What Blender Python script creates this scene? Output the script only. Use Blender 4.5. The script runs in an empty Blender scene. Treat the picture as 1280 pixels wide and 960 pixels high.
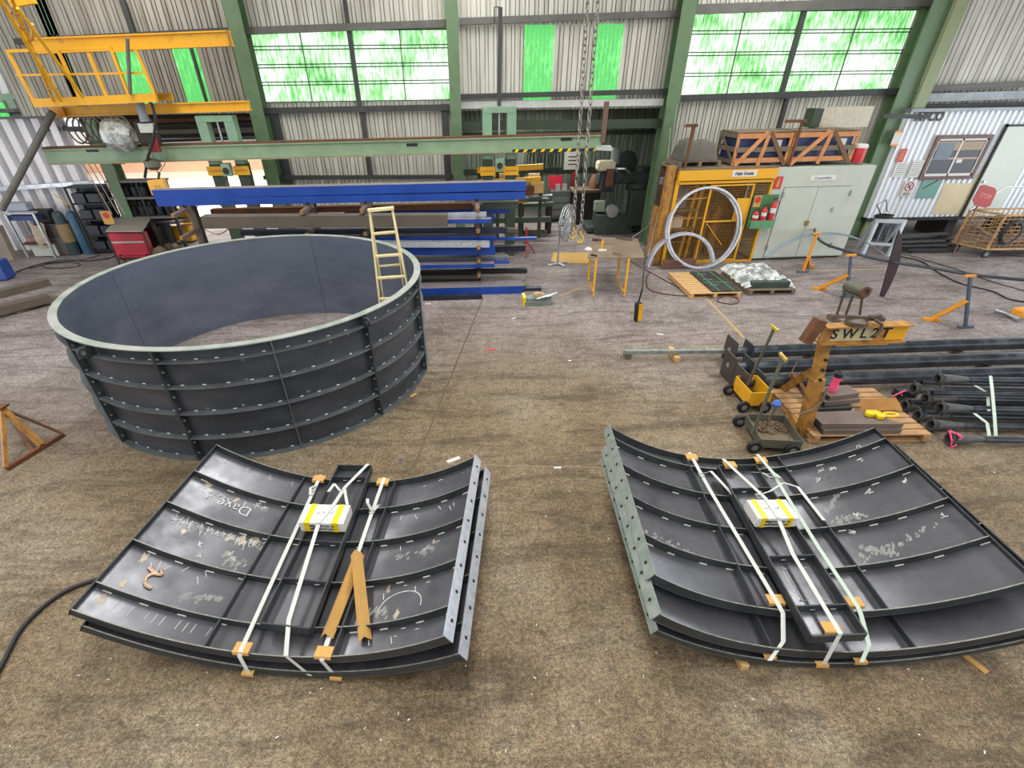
import bpy, math, random
from mathutils import Vector, Matrix
random.seed(7)
PI = math.pi
SC = bpy.context.scene
COL = SC.collection
V = Vector
# ------------------------------------------------------------------ camera model
F, CU, CV, H = 613.07, 612.0, 540.0, 4.4
PITCH, ROLL, YAW = 0.6207, -0.0134, 0.0398
_fw = V((math.sin(YAW)*math.cos(PITCH), math.cos(YAW)*math.cos(PITCH), -math.sin(PITCH)))
_rt = V((math.cos(YAW), -math.sin(YAW), 0)); _up = _rt.cross(_fw)
RT = math.cos(ROLL)*_rt + math.sin(ROLL)*_up
UP = -math.sin(ROLL)*_rt + math.cos(ROLL)*_up
FW = _fw
EYE = V((0, 0, H))
def ray(u, v): return RT*((u-CU)/F) - UP*((v-CV)/F) + FW
def W(u, v, z=0.0):                       # point at height z seen at (u, v)
    d = ray(u, v); return EYE + d*((z-H)/d.z)
def D(u, v, Y):                           # point at distance Y seen at (u, v)
    d = ray(u, v); return EYE + d*(Y/d.y)
def Zat(g, v):                            # height above ground point g seen at row v
    k = (CV-v)/F; p = V((g[0], g[1], 0))-EYE
    d0, e0 = p.dot(UP), p.dot(FW)
    return (k*e0-d0)/(UP.z-k*FW.z)
cam = bpy.data.cameras.new('camera'); co = bpy.data.objects.new('camera', cam); COL.objects.link(co)
cam.sensor_width = 36; cam.lens = F/1280*36
cam.shift_x = (640-CU)/1280; cam.shift_y = (CV-480)/1280
cam.clip_end = 300
m3 = Matrix((RT, UP, -FW)).transposed()
co.matrix_world = Matrix.Translation(EYE) @ m3.to_4x4()
SC.camera = co
# ------------------------------------------------------------------ materials
MATS = {}
def lin(c): return tuple(((x/255)/12.92 if x/255 < .04045 else ((x/255+.055)/1.055)**2.4) for x in c)
def mat(name, rgb, rough=.6, metal=0., var=.12, scale=6., rgb2=None, mix=.5, spec=.5, bump=0., bscale=40., stretch=None, sharp=.15):
    if name in MATS: return MATS[name]
    m = bpy.data.materials.new(name); m.use_nodes = True; MATS[name] = m
    nt = m.node_tree; N = nt.nodes; L = nt.links; b = N['Principled BSDF']
    tc = N.new('ShaderNodeTexCoord'); src = tc.outputs['Object']
    if stretch:
        mp = N.new('ShaderNodeMapping'); mp.inputs['Scale'].default_value = stretch; L.new(src, mp.inputs[0]); src = mp.outputs[0]
    n = N.new('ShaderNodeTexNoise'); n.inputs['Scale'].default_value = scale; n.inputs['Detail'].default_value = 6; n.inputs['Roughness'].default_value = .62
    L.new(src, n.inputs['Vector'])
    c1 = lin(rgb); r = N.new('ShaderNodeValToRGB')
    if rgb2:
        c2 = lin(rgb2); p = mix
        r.color_ramp.elements[0].position = max(0, p-sharp); r.color_ramp.elements[1].position = min(1, p+sharp)
        r.color_ramp.elements[0].color = (*c2, 1); r.color_ramp.elements[1].color = (*c1, 1)
    else:
        r.color_ramp.elements[0].position = .25; r.color_ramp.elements[1].position = .75
        r.color_ramp.elements[0].color = (*[x*(1-var*1.6) for x in c1], 1); r.color_ramp.elements[1].color = (*[min(1, x*(1+var*1.6)) for x in c1], 1)
    L.new(n.outputs['Fac'], r.inputs[0]); L.new(r.outputs[0], b.inputs['Base Color'])
    b.inputs['Metallic'].default_value = metal; b.inputs['Specular IOR Level'].default_value = spec
    mr = N.new('ShaderNodeMapRange'); mr.inputs[1].default_value = .3; mr.inputs[2].default_value = .7
    mr.inputs[3].default_value = max(.02, rough-.12); mr.inputs[4].default_value = min(1, rough+.12)
    L.new(n.outputs['Fac'], mr.inputs[0]); L.new(mr.outputs[0], b.inputs['Roughness'])
    if bump:
        n2 = N.new('ShaderNodeTexNoise'); n2.inputs['Scale'].default_value = bscale; n2.inputs['Detail'].default_value = 4
        L.new(src, n2.inputs['Vector']); bp = N.new('ShaderNodeBump'); bp.inputs['Strength'].default_value = bump; bp.inputs['Distance'].default_value = .02
        L.new(n2.outputs['Fac'], bp.inputs['Height']); L.new(bp.outputs[0], b.inputs['Normal'])
    return m
def emit(name, rgb, s=1.):
    if name in MATS: return MATS[name]
    m = bpy.data.materials.new(name); m.use_nodes = True; MATS[name] = m
    b = m.node_tree.nodes['Principled BSDF']; b.inputs['Base Color'].default_value = (*lin(rgb), 1)
    b.inputs['Emission Color'].default_value = (*lin(rgb), 1); b.inputs['Emission Strength'].default_value = s
    return m
MILL = mat('mill_scale_steel', (84, 84, 88), .33, .62, scale=1.5, rgb2=(136, 137, 142), mix=.42, sharp=.2)
STITCH = mat('bright_stitch_weld', (206, 204, 196), .6, 0, .1, 30)
MILLD = mat('dark_primed_steel', (62, 65, 66), .5, .4, .25, 5)
RIBL = mat('lit_rib_steel', (104, 110, 112), .45, .45, .18, 4)  # lighter than the shell: lit rib tops put into the colour
MILLB = mat('drum_plate_steel', (58, 61, 67), .36, .5, scale=.9, rgb2=(100, 104, 112), mix=.42, sharp=.26, stretch=(1, 1, 2.6))
EDGE = mat('ground_steel_edge', (150, 152, 150), .45, .8, .25, 14)
GALV = mat('galvanised_steel', (170, 176, 186), .42, .5, scale=9, rgb2=(206, 210, 218), mix=.5)
GALVG = mat('galvanised_steel_primed_green', (112, 126, 116), .5, .4, scale=7, rgb2=(150, 156, 148), mix=.55)
GRAYG = mat('dull_grey_steel', (126, 130, 132), .5, .4, .15, 6)
BLUE = mat('blue_painted_steel', (15, 62, 146), .45, 0, .1, 3)
DUST = mat('dusty_flange_top', (120, 112, 112), .8, 0, .15, 5)
DBLUE = mat('dark_blue_primer_steel', (34, 40, 56), .5, .2, .2, 3)
TAUPE = mat('taupe_primed_steel', (92, 84, 74), .6, .1, .12, 3)
RUST = mat('rusty_steel', (112, 70, 44), .8, .1, scale=7, rgb2=(72, 50, 38), mix=.45)
GREEN = mat('green_painted_steel', (92, 118, 84), .5, 0, scale=4, rgb2=(66, 92, 58), mix=.35)
GREENL = mat('light_green_painted_steel', (124, 156, 128), .45, 0, .12, 3)
GREEND = mat('dark_green_steel', (50, 62, 46), .6, 0, .2, 4)
GIRT = mat('grey_girt_steel', (98, 98, 92), .6, .2, .18, 4)
GIRTD = mat('dark_girt_steel', (62, 64, 62), .6, .2, .18, 4)
YEL = mat('yellow_painted_steel', (218, 160, 22), .5, 0, scale=5, rgb2=(164, 108, 30), mix=.3)
YELD = mat('worn_yellow_steel', (176, 128, 56), .6, .05, scale=6, rgb2=(116, 78, 44), mix=.45)
ORANGE = mat('orange_painted_steel', (226, 150, 44), .45, 0, .1, 5)
RED = mat('red_painted_steel', (164, 44, 50), .5, 0, .2, 8)
REDL = mat('red_plastic', (186, 40, 46), .45, 0, .1, 8)
BLACK = mat('black_rubber', (28, 28, 30), .6, 0, .2, 8)
DARK = mat('dark_machine_iron', (60, 70, 64), .55, .2, .25, 6)
WOOD = mat('raw_pine_timber', (196, 158, 104), .75, 0, .16, 5, stretch=(3, 3, 12))
WOODO = mat('orange_pine_timber', (188, 128, 78), .75, 0, .18, 6)
WOODD = mat('weathered_timber', (112, 98, 80), .85, 0, .2, 6)
PLY = mat('plywood_sheet', (188, 150, 78), .75, 0, .12, 4)
CARD = mat('cardboard', (190, 148, 82), .85, 0, .08, 5)
WHITE = mat('white_card', (208, 206, 200), .6, 0, .04, 5)
STRAP = mat('white_webbing', (192, 194, 188), .7, 0, .06, 20)
STRAPG = mat('pale_green_webbing', (180, 194, 180), .7, 0, .06, 20)
TAPE = mat('yellow_tape', (224, 190, 18), .4, 0, .06, 20)
INK = mat('black_ink', (26, 26, 28), .6, 0, .05, 5)
CHALK = mat('white_chalk', (196, 196, 192), .9, 0, .2, 30)
PINK = mat('pink_ribbon', (240, 84, 130), .6, 0, .06, 9)
LGREY = mat('pale_grey_painted_sheet', (178, 182, 170), .55, 0, .06, 2)
PLAST = mat('clear_wrap_plastic', (206, 214, 212), .2, 0, .1, 12)
ALU = mat('aluminium', (176, 180, 182), .35, .7, .1, 8)
BRASSY = mat('pale_fibreglass', (216, 200, 150), .5, 0, .08, 8)
DIRTY = mat('grimy_dark_stuff', (48, 44, 40), .8, .1, .4, 9)
PIPEM = mat('black_steel_pipe', (84, 90, 98), .24, .6, scale=3, rgb2=(60, 64, 70), mix=.45)
BROWNP = mat('brown_steel_plate', (136, 118, 100), .55, .3, .12, 3)
CHAINM = mat('chain_steel', (150, 144, 136), .4, .8, .2, 10)
GOLD = mat('yellow_hook_paint', (206, 176, 84), .4, .5, .15, 10)
TARP = mat('grey_brown_tarp', (88, 84, 76), .9, 0, .15, 4, bump=.4, bscale=9)
OLIVE = mat('olive_roller_steel', (98, 98, 84), .5, .3, .15, 4)
TBLUE = mat('teal_blue_cylinder', (48, 84, 108), .45, 0, .18, 5)
TEAL = mat('green_board', (104, 150, 138), .6, 0, .1, 6)
CABLE = mat('brown_hose_rubber', (92, 58, 52), .55, 0, .1, 9)
# ------------------------------------------------------------------ mesh builder
SURFACE = {'dust_smear', 'stitch_weld', 'chalk_mark', 'chalk_scribble', 'bare_patch', 'weld_run', 'scorch_mark', 'inside_seam'}   # marks nobody would count
class MB:
    def __init__(s): s.v = []; s.f = []; s.m = []; s.cur = 0
    def mi(s, i): s.cur = i; return s
    def add(s, vs, fs):
        o = len(s.v); s.v += [V(p) for p in vs]
        for f in fs: s.f.append([o+i for i in f]); s.m.append(s.cur)
        return s
    def prism(s, poly, ext):               # closed polygon swept along a vector
        n = len(poly); e = V(ext); P = [V(p) for p in poly]
        nrm = V((0, 0, 0))
        for i in range(n): nrm += P[i].cross(P[(i+1) % n])
        if nrm.dot(e) > 0: P.reverse()
        return s.add(P+[p+e for p in P], [list(range(n))]+[list(range(2*n-1, n-1, -1))]+[[i, n+i, n+(i+1) % n, (i+1) % n][::-1][::-1] for i in range(n)])
    def frame(s, p0, p1, up=(0, 0, 1)):
        d = (V(p1)-V(p0)); L = d.length; d = d/L if L > 0 else V((1, 0, 0)); u = V(up)
        if abs(d.dot(u.normalized())) > .98: u = V((0, 1, 0)) if abs(d.y) < .9 else V((1, 0, 0))
        sd = d.cross(u).normalized(); uu = sd.cross(d).normalized()
        return d, sd, uu, L
    def bar(s, p0, p1, w, h, up=(0, 0, 1), off=(0, 0)):
        d, sd, uu, L = s.frame(p0, p1, up); c = V(p0)+sd*off[0]+uu*off[1]
        return s.prism([c-sd*w/2-uu*h/2, c+sd*w/2-uu*h/2, c+sd*w/2+uu*h/2, c-sd*w/2+uu*h/2], d*L)
    def sect(s, p0, p1, poly, up=(0, 0, 1)):  # 2-D section (side, up) swept along p0-p1
        d, sd, uu, L = s.frame(p0, p1, up)
        return s.prism([V(p0)+sd*a+uu*b for a, b in poly], d*L)
    def box(s, c, size, rz=0.):
        x, y, z = [q/2 for q in size]; cs, sn = math.cos(rz), math.sin(rz); c = V(c)
        pts = [V((a*cs-b*sn, a*sn+b*cs, -z))+c for a, b in ((-x, -y), (x, -y), (x, y), (-x, y))]
        return s.prism(pts, (0, 0, 2*z))
    def tube(s, path, r, n=8, cap=True, closed=False):
        P = [V(p) for p in path]; k = len(P); rr = r if isinstance(r, (list, tuple)) else [r]*k
        ref = None; rings = []
        for i in range(k):
            a = P[i-1] if (i > 0 or closed) else P[i]; b = P[(i+1) % k] if (i < k-1 or closed) else P[i]
            t = (b-a).normalized() if (b-a).length > 1e-9 else V((0, 0, 1))
            if ref is None:
                ref = V((0, 0, 1)) if abs(t.z) < .9 else V((1, 0, 0))
            ref = (ref-t*ref.dot(t)); ref = ref.normalized() if ref.length > 1e-6 else t.orthogonal().normalized()
            bi = t.cross(ref)
            rings.append([P[i]+(ref*math.cos(2*PI*j/n)+bi*math.sin(2*PI*j/n))*rr[i] for j in range(n)])
        vs = [p for q in rings for p in q]; fs = []
        for i in range(k if closed else k-1):
            a, b = i*n, ((i+1) % k)*n
            fs += [[a+j, a+(j+1) % n, b+(j+1) % n, b+j] for j in range(n)]
        if cap and not closed: fs += [list(range(n))[::-1], [(k-1)*n+j for j in range(n)]]
        return s.add(vs, fs)
    def pipe(s, p0, p1, r, ri, n=20):          # hollow tube with visible bore
        d, sd, uu, L = s.frame(p0, p1); p0 = V(p0); p1 = V(p1)
        def ring(c, q): return [c+(sd*math.cos(2*PI*j/n)+uu*math.sin(2*PI*j/n))*q for j in range(n)]
        vs = ring(p0, r)+ring(p1, r)+ring(p1, ri)+ring(p0, ri); fs = []
        for k in range(4):
            a, b = k*n, ((k+1) % 4)*n
            fs += [[a+j, b+j, b+(j+1) % n, a+(j+1) % n][::-1] for j in range(n)]
        return s.add(vs, fs)
    def lathe(s, base, prof, n=24, axis=(0, 0, 1)):   # profile of (radius, height) along an axis
        ax = V(axis).normalized(); a = ax.orthogonal().normalized(); b = ax.cross(a); base = V(base)
        vs = []; fs = []
        for r, h in prof: vs += [base+ax*h+(a*math.cos(2*PI*j/n)+b*math.sin(2*PI*j/n))*max(r, 1e-4) for j in range(n)]
        for i in range(len(prof)-1):
            fs += [[i*n+j, i*n+(j+1) % n, (i+1)*n+(j+1) % n, (i+1)*n+j] for j in range(n)]
        fs += [list(range(n))[::-1], [(len(prof)-1)*n+j for j in range(n)]]
        return s.add(vs, fs)
    def grid(s, fn, nu, nv, th=None):          # fn(i/nu, j/nv) -> point; th = offset vector for thickness
        vs = [V(fn(i/nu, j/nv)) for i in range(nu+1) for j in range(nv+1)]; w = nv+1
        fs = [[i*w+j, (i+1)*w+j, (i+1)*w+j+1, i*w+j+1] for i in range(nu) for j in range(nv)]
        if th is None: return s.add(vs, fs)
        t = V(th); o = len(vs); vs += [p+t for p in vs]
        fs2 = [[o+k for k in f[::-1]] for f in fs]
        ed = [(i*w, (i+1)*w) for i in range(nu)]+[((i+1)*w+nv, i*w+nv) for i in range(nu)]+[(j+1, j) for j in range(nv)]+[(nu*w+j, nu*w+j+1) for j in range(nv)]
        fs2 += [[b, a, a+o, b+o] for a, b in ed]
        return s.add(vs, fs+fs2)
    def build(s, name, mats, parent=None, bev=0., label=None, sharp=35, kind=None):
        if not isinstance(mats, (list, tuple)): mats = [mats]
        me = bpy.data.meshes.new(name)
        root = parent
        while root is not None and root.parent is not None: root = root.parent
        if root is not None: org = root.location.copy()
        else:
            lo = V([min(p[i] for p in s.v) for i in range(3)]); hi = V([max(p[i] for p in s.v) for i in range(3)])
            org = V(((lo.x+hi.x)/2, (lo.y+hi.y)/2, lo.z))
        me.from_pydata([tuple(p-org) for p in s.v], [], s.f)
        for m in mats: me.materials.append(m)
        me.polygons.foreach_set('material_index', s.m)
        me.polygons.foreach_set('use_smooth', [True]*len(s.f))
        me.update()
        try: me.set_sharp_from_angle(angle=math.radians(sharp))
        except Exception: pass
        import bmesh
        bm = bmesh.new(); bm.from_mesh(me); bmesh.ops.recalc_face_normals(bm, faces=bm.faces); bm.to_mesh(me); bm.free()
        o = bpy.data.objects.new(name, me); COL.objects.link(o)
        if parent is not None: o.parent = parent
        else: o.location = org
        if bev:
            md = o.modifiers.new('bevel', 'BEVEL'); md.width = bev; md.segments = 2; md.limit_method = 'ANGLE'
        if label: o['label'] = label
        if kind: o['kind'] = kind
        elif name in SURFACE: o['kind'] = 'stuff'
        return o
def tag(o, label, cat, group=None, kind=None):
    o['label'] = label; o['category'] = cat; o['kind'] = kind or 'thing'
    if group: o['group'] = group
    return o
def thing(name, label, cat, loc=(0, 0, 0), group=None):
    o = bpy.data.objects.new(name, None); COL.objects.link(o); o.location = V(loc); o.empty_display_size = .1
    return tag(o, label, cat, group)
def struct(o): o['kind'] = 'structure'; return o
def clone(o, dx, label=None, rz=None, par=None):   # copy of a thing with its parts and sub-parts
    c = o.copy(); COL.objects.link(c)
    if par is None: c.location = o.location+V(dx)
    else: c.parent = par
    if rz is not None: c.rotation_euler = (0, 0, rz)
    if label: c['label'] = label
    for ch in list(o.children): clone(ch, (0, 0, 0), par=c)
    return c
def flat(verts_list, parent, name, m, label=None):   # thin markings
    b = MB()
    for vs, e in verts_list: b.prism(vs, e)
    return b.build(name, m, parent, label=label)
def text(parent, name, s, loc, X, Y, size, m, bold=0., align='CENTER', ext=.002):
    c = bpy.data.curves.new(name, 'FONT'); c.body = s; c.size = size; c.align_x = align; c.align_y = 'CENTER'; c.extrude = ext; c.offset = bold
    t = bpy.data.objects.new(name, c); COL.objects.link(t)
    me = bpy.data.meshes.new_from_object(t); COL.objects.unlink(t); bpy.data.objects.remove(t)
    X = V(X).normalized(); Y = V(Y).normalized(); Zv = X.cross(Y)
    M = Matrix((X, Y, Zv)).transposed().to_4x4(); M.translation = V(loc)
    root = parent
    while root is not None and root.parent is not None: root = root.parent
    if root is not None: M.translation = V(loc)-root.location
    me.transform(M); me.materials.clear(); me.materials.append(m)
    o = bpy.data.objects.new(name, me); COL.objects.link(o); o.parent = parent
    return o
def lerp(a, b, t): return V(a)*(1-t)+V(b)*t
def arc(c, r, a0, a1, n, ax=(1, 0, 0), ay=(0, 1, 0)):
    return [V(c)+V(ax)*r*math.cos(a0+(a1-a0)*i/n)+V(ay)*r*math.sin(a0+(a1-a0)*i/n) for i in range(n+1)]
def isect(w, h, tf, tw): # I section outline around its centre
    return [(-w/2, -h/2), (w/2, -h/2), (w/2, -h/2+tf), (tw/2, -h/2+tf), (tw/2, h/2-tf), (w/2, h/2-tf), (w/2, h/2), (-w/2, h/2), (-w/2, h/2-tf), (-tw/2, h/2-tf), (-tw/2, -h/2+tf), (-w/2, -h/2+tf)]
def csect(w, h, t):      # channel, open to -side
    return [(w/2, -h/2), (w/2, h/2), (-w/2, h/2), (-w/2, h/2-t), (w/2-t, h/2-t), (w/2-t, -h/2+t), (-w/2, -h/2+t), (-w/2, -h/2)]
WORLD, SKYL, EXPO = 1.0, 1100, 0.05
# ------------------------------------------------------------------ the setting
WY, CY, LY = 16.8, 16.3, 22.0             # main wall, column faces, lean-to back wall
def sheet_material(name, rgb, streak, dirt=.5, lo=.55):
    m = mat(name, rgb, .6, .1, .1, 2); nt = m.node_tree; N = nt.nodes; L = nt.links; b = N['Principled BSDF']
    tc = N.new('ShaderNodeTexCoord'); mp = N.new('ShaderNodeMapping'); mp.inputs['Scale'].default_value = (4, 4, .35); L.new(tc.outputs['Object'], mp.inputs[0])
    n = N.new('ShaderNodeTexNoise'); n.inputs['Scale'].default_value = 1.6; n.inputs['Detail'].default_value = 7; L.new(mp.outputs[0], n.inputs[0])
    r = N.new('ShaderNodeValToRGB'); r.color_ramp.elements[0].position = lo-.25; r.color_ramp.elements[1].position = lo+.08
    r.color_ramp.elements[0].color = (*lin(streak), 1); r.color_ramp.elements[1].color = (*lin(rgb), 1)
    L.new(n.outputs['Fac'], r.inputs[0]); L.new(r.outputs[0], b.inputs['Base Color']); return m
WALLM = sheet_material('cream_wall_sheet', (200, 198, 186), (160, 156, 142), lo=.5)
WALLL = sheet_material('white_wall_sheet', (236, 234, 236), (206, 202, 202), lo=.5)
WALLD = sheet_material('green_grey_wall_sheet', (140, 152, 138), (96, 106, 94))
ROOFD = sheet_material('old_roof_sheet', (90, 92, 84), (46, 48, 44))
# floor
def floor_material():
    m = bpy.data.materials.new('worn_concrete'); m.use_nodes = True; nt = m.node_tree; N = nt.nodes; L = nt.links; b = N['Principled BSDF']
    tc = N.new('ShaderNodeTexCoord')
    def noise(sc, det, rough=.6, st=(1, 1, 1), dist=0):
        mp = N.new('ShaderNodeMapping'); mp.inputs['Scale'].default_value = st; L.new(tc.outputs['Object'], mp.inputs[0])
        n = N.new('ShaderNodeTexNoise'); n.inputs['Scale'].default_value = sc; n.inputs['Detail'].default_value = det; n.inputs['Roughness'].default_value = rough; n.inputs['Distortion'].default_value = dist
        L.new(mp.outputs[0], n.inputs[0]); return n.outputs['Fac']
    def ramp(x, stops):
        r = N.new('ShaderNodeValToRGB'); e = r.color_ramp.elements
        while len(e) < len(stops): e.new(.5)
        for i, (p, c) in enumerate(stops): e[i].position = p; e[i].color = (*lin(c), 1)
        L.new(x, r.inputs[0]); return r.outputs[0]
    def mix(a, c, f, mode='MIX'):
        k = N.new('ShaderNodeMix'); k.data_type = 'RGBA'; k.blend_type = mode
        if isinstance(f, float): k.inputs[0].default_value = f
        else: L.new(f, k.inputs[0])
        L.new(a, k.inputs[6]); L.new(c, k.inputs[7]); return k.outputs[2]
    base = ramp(noise(.42, 6, .6), [(.36, (152, 131, 100)), (.5, (172, 150, 118)), (.64, (188, 171, 144))])
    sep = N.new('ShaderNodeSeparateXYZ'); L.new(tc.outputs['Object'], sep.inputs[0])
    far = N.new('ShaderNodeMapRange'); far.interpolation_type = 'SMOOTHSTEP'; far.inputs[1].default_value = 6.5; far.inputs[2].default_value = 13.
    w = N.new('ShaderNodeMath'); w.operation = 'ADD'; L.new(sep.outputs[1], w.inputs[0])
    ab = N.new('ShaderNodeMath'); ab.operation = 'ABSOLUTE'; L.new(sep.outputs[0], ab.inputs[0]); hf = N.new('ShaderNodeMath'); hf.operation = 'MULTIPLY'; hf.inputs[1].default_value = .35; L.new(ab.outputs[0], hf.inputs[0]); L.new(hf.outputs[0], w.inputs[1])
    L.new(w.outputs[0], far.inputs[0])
    grey = ramp(noise(.8, 6, .65), [(.36, (176, 163, 158)), (.62, (210, 198, 195))])     # bare concrete with daylight painted in by wall and sides, dusty aisle in front
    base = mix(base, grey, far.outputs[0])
    st = ramp(noise(1.1, 7, .7, (.5, 2.2, 1), 1.2), [(.36, (118, 112, 106)), (.52, (255, 255, 255))])
    base = mix(base, st, .55, 'MULTIPLY')
    sp = ramp(noise(26, 5, .8), [(.36, (84, 82, 80)), (.5, (190, 190, 190)), (.64, (255, 255, 255))])
    base = mix(base, sp, .72, 'MULTIPLY'); s3 = ramp(noise(75, 3, .7), [(.4, (120, 118, 112)), (.56, (255, 255, 255))]); base = mix(base, s3, .68, 'MULTIPLY')
    bl = ramp(noise(7, 5, .75, dist=.6), [(.34, (128, 126, 124)), (.6, (255, 255, 255))])
    base = mix(base, bl, .5, 'MULTIPLY')
    # cracks
    vo = N.new('ShaderNodeTexVoronoi'); vo.feature = 'DISTANCE_TO_EDGE'; vo.inputs['Scale'].default_value = .23
    mp = N.new('ShaderNodeMapping'); L.new(tc.outputs['Object'], mp.inputs[0]); nz = N.new('ShaderNodeTexNoise'); nz.inputs['Scale'].default_value = 1.4; nz.inputs['Detail'].default_value = 5; L.new(tc.outputs['Object'], nz.inputs[0])
    ad = N.new('ShaderNodeVectorMath'); ad.operation = 'MULTIPLY_ADD'; L.new(nz.outputs['Color'], ad.inputs[0]); ad.inputs[1].default_value = (.9, .9, 0); L.new(mp.outputs[0], ad.inputs[2]); L.new(ad.outputs[0], vo.inputs['Vector'])
    cr = ramp(vo.outputs['Distance'], [(.0, (96, 88, 80)), (.0035, (255, 255, 255))])
    base = mix(base, cr, .32, 'MULTIPLY')
    wh = ramp(noise(55, 2, .5), [(.73, (0, 0, 0)), (.76, (255, 255, 255))])
    bw = N.new('ShaderNodeRGBToBW'); L.new(wh, bw.inputs[0]); ml = N.new('ShaderNodeMath'); ml.operation = 'MULTIPLY'; ml.inputs[1].default_value = .35; L.new(bw.outputs[0], ml.inputs[0])
    c = N.new('ShaderNodeRGB'); c.outputs[0].default_value = (*lin((226, 220, 210)), 1); base = mix(base, c.outputs[0], ml.outputs[0])
    L.new(base, b.inputs['Base Color']); b.inputs['Roughness'].default_value = .72; b.inputs['Specular IOR Level'].default_value = .3
    bp = N.new('ShaderNodeBump'); bp.inputs['Strength'].default_value = .25; bp.inputs['Distance'].default_value = .01; L.new(noise(30, 5, .7), bp.inputs['Height']); L.new(bp.outputs[0], b.inputs['Normal'])
    return m
b = MB(); b.prism([(-26, -4, -.3), (26, -4, -.3), (26, LY+.2, -.3), (-26, LY+.2, -.3)], (0, 0, .3))
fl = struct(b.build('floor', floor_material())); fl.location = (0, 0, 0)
for v in fl.data.vertices: v.co += V((0, (LY-3.8)/2, -.3))
# saw-cut joints and painted line
JM = mat('joint_grime', (92, 80, 64), .9, 0, .2, 8); LM = mat('worn_yellow_line', (188, 154, 84), .8, 0, scale=9, rgb2=(150, 132, 104), mix=.5)
def strip(a, c, w, m, name, z=.002):
    a = V(a); c = V(c); d = (c-a).normalized(); s = V((-d.y, d.x, 0))*w/2
    o = MB().prism([a-s, a+s, c+s, c-s], (0, 0, z)).build(name, m); return struct(o)
def g2(u, v): p = W(u, v); p.z = 0; return p
strip(g2(604, 372), g2(517, 585), .03, JM, 'trim_1')
strip(g2(545, 580), g2(1010, 590), .02, mat('faint_joint', (128, 114, 94), .9, 0, .2, 8), 'trim_2')
strip(g2(884, 374), g2(930, 422), .06, LM, 'trim_3'); strip(g2(700, 370), g2(745, 352), .05, LM, 'trim_4'); strip(g2(1002, 338), g2(1120, 336), .05, LM, 'trim_5')
strip(g2(0, 447), g2(110, 442), .02, JM, 'trim_6')
# sheet walls
def sheet(b, x0, x1, z0, z1, Y, sp=.25, dep=.06, wm=.022):
    n = max(1, round((x1-x0)/sp)); s = (x1-x0)/n; pts = []
    for i in range(n):                     # flat pans parted by steep little ribs with deep flutes beside them
        x = x0+i*s; w = min(wm, s*.3); d = dep
        pts += [(x, 0), (x+s*.5, 0), (x+s*.5+w*.2, -d), (x+s*.5+w, -d), (x+s*.5+w*1.2, 0), (x+s-w*1.2, 0), (x+s-w, -d), (x+s-w*.2, -d)]
    pts.append((x1, 0)); out = [(x, -y) for x, y in pts]
    for i in range(len(out)-1):            # strip quads keep the mesh light
        (xa, ya), (xb, yb) = out[i], out[i+1]
        if xb-xa < 1e-6: continue
        b.add([(xa, Y+ya, z0), (xb, Y+yb, z0), (xb, Y+yb, z1), (xa, Y+ya, z1)], [[0, 1, 2, 3]])
def cxat(*uv): return sum(D(u, v, CY).x for u, v in uv)/len(uv)
CX = [(D(34, 20, CY).x+D(126, 210, CY).x)/2, cxat((287, 0), (320, 140)), cxat((564, 0), (571, 170)), cxat((866, 0), (832, 170)), cxat((1180, 0), (1118, 155))]
ZT = 8.2
def zw(u, v, Y=WY): return D(u, v, Y).z
def xw(u, v, Y=WY): return D(u, v, Y).x
zg = 3.92; zh = 5.62                       # window sill and head girts
pan = {}
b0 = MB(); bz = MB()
# bay by bay: bay 1 keeps an opening to the yard, bay 3 an opening to the lean-to
g1 = [(xw(140, 57), xw(158, 57)), (xw(212, 55), xw(240, 55))]
tl = []                                   # translucent sheets (x0, x1, z0, z1)
x1a, x1b = xw(141, 57), xw(170, 57); x1c, x1d = xw(212, 54), xw(243, 54)
tl += [(x1a, x1b, zg+.05, 5.5), (x1c, x1d, zg+.05, 5.5)]
x3a, x3b = xw(655, 60), xw(692, 60); x3c, x3d = xw(741, 60), xw(777, 60)
tl += [(x3a, x3b, zg+.03, zw(670, 31)), (x3c, x3d, zg+.03, zw(760, 28))]
wl = (xw(312, 44)+.02, CX[2]-.1, zg+.07, zw(440, 38)); wr = (CX[3]+.1, xw(1147, 10), zg+.07, zw(1000, 14))
x0 = -12.2
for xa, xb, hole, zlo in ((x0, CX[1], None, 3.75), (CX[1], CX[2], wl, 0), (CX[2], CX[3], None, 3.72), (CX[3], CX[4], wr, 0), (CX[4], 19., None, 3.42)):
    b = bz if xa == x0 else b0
    hs = [hole] if hole else [t for t in tl if xa < t[0] < xb]
    if not hs: sheet(b, xa, xb, zlo, ZT, WY, .33 if xa == CX[4] else .25, .07 if xa == CX[4] else .06); continue
    z0 = hs[0][2]; z1 = hs[0][3]
    sheet(b, xa, xb, zlo, z0, WY); sheet(b, xa, xb, z1, ZT, WY)
    e = xa
    for t in hs:
        if t[0]-e > .03: sheet(b, e, t[0], z0, z1, WY)
        e = t[1]
    if xb-e > .03: sheet(b, e, xb, z0, z1, WY)
b = b0
struct(b.build('wall_back', WALLM))
struct(bz.build('wall_back_left', sheet_material('darker_wall_sheet', (158, 154, 142), (112, 106, 94), lo=.5)))  # leftmost bay in a darker, browner streaked sheet
b = MB(); sheet(b, -19, D(118, 245, 17.5).x, 0, 8.2, 17.5, .42, .16, .1); struct(b.build('wall_left', WALLL))
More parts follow.
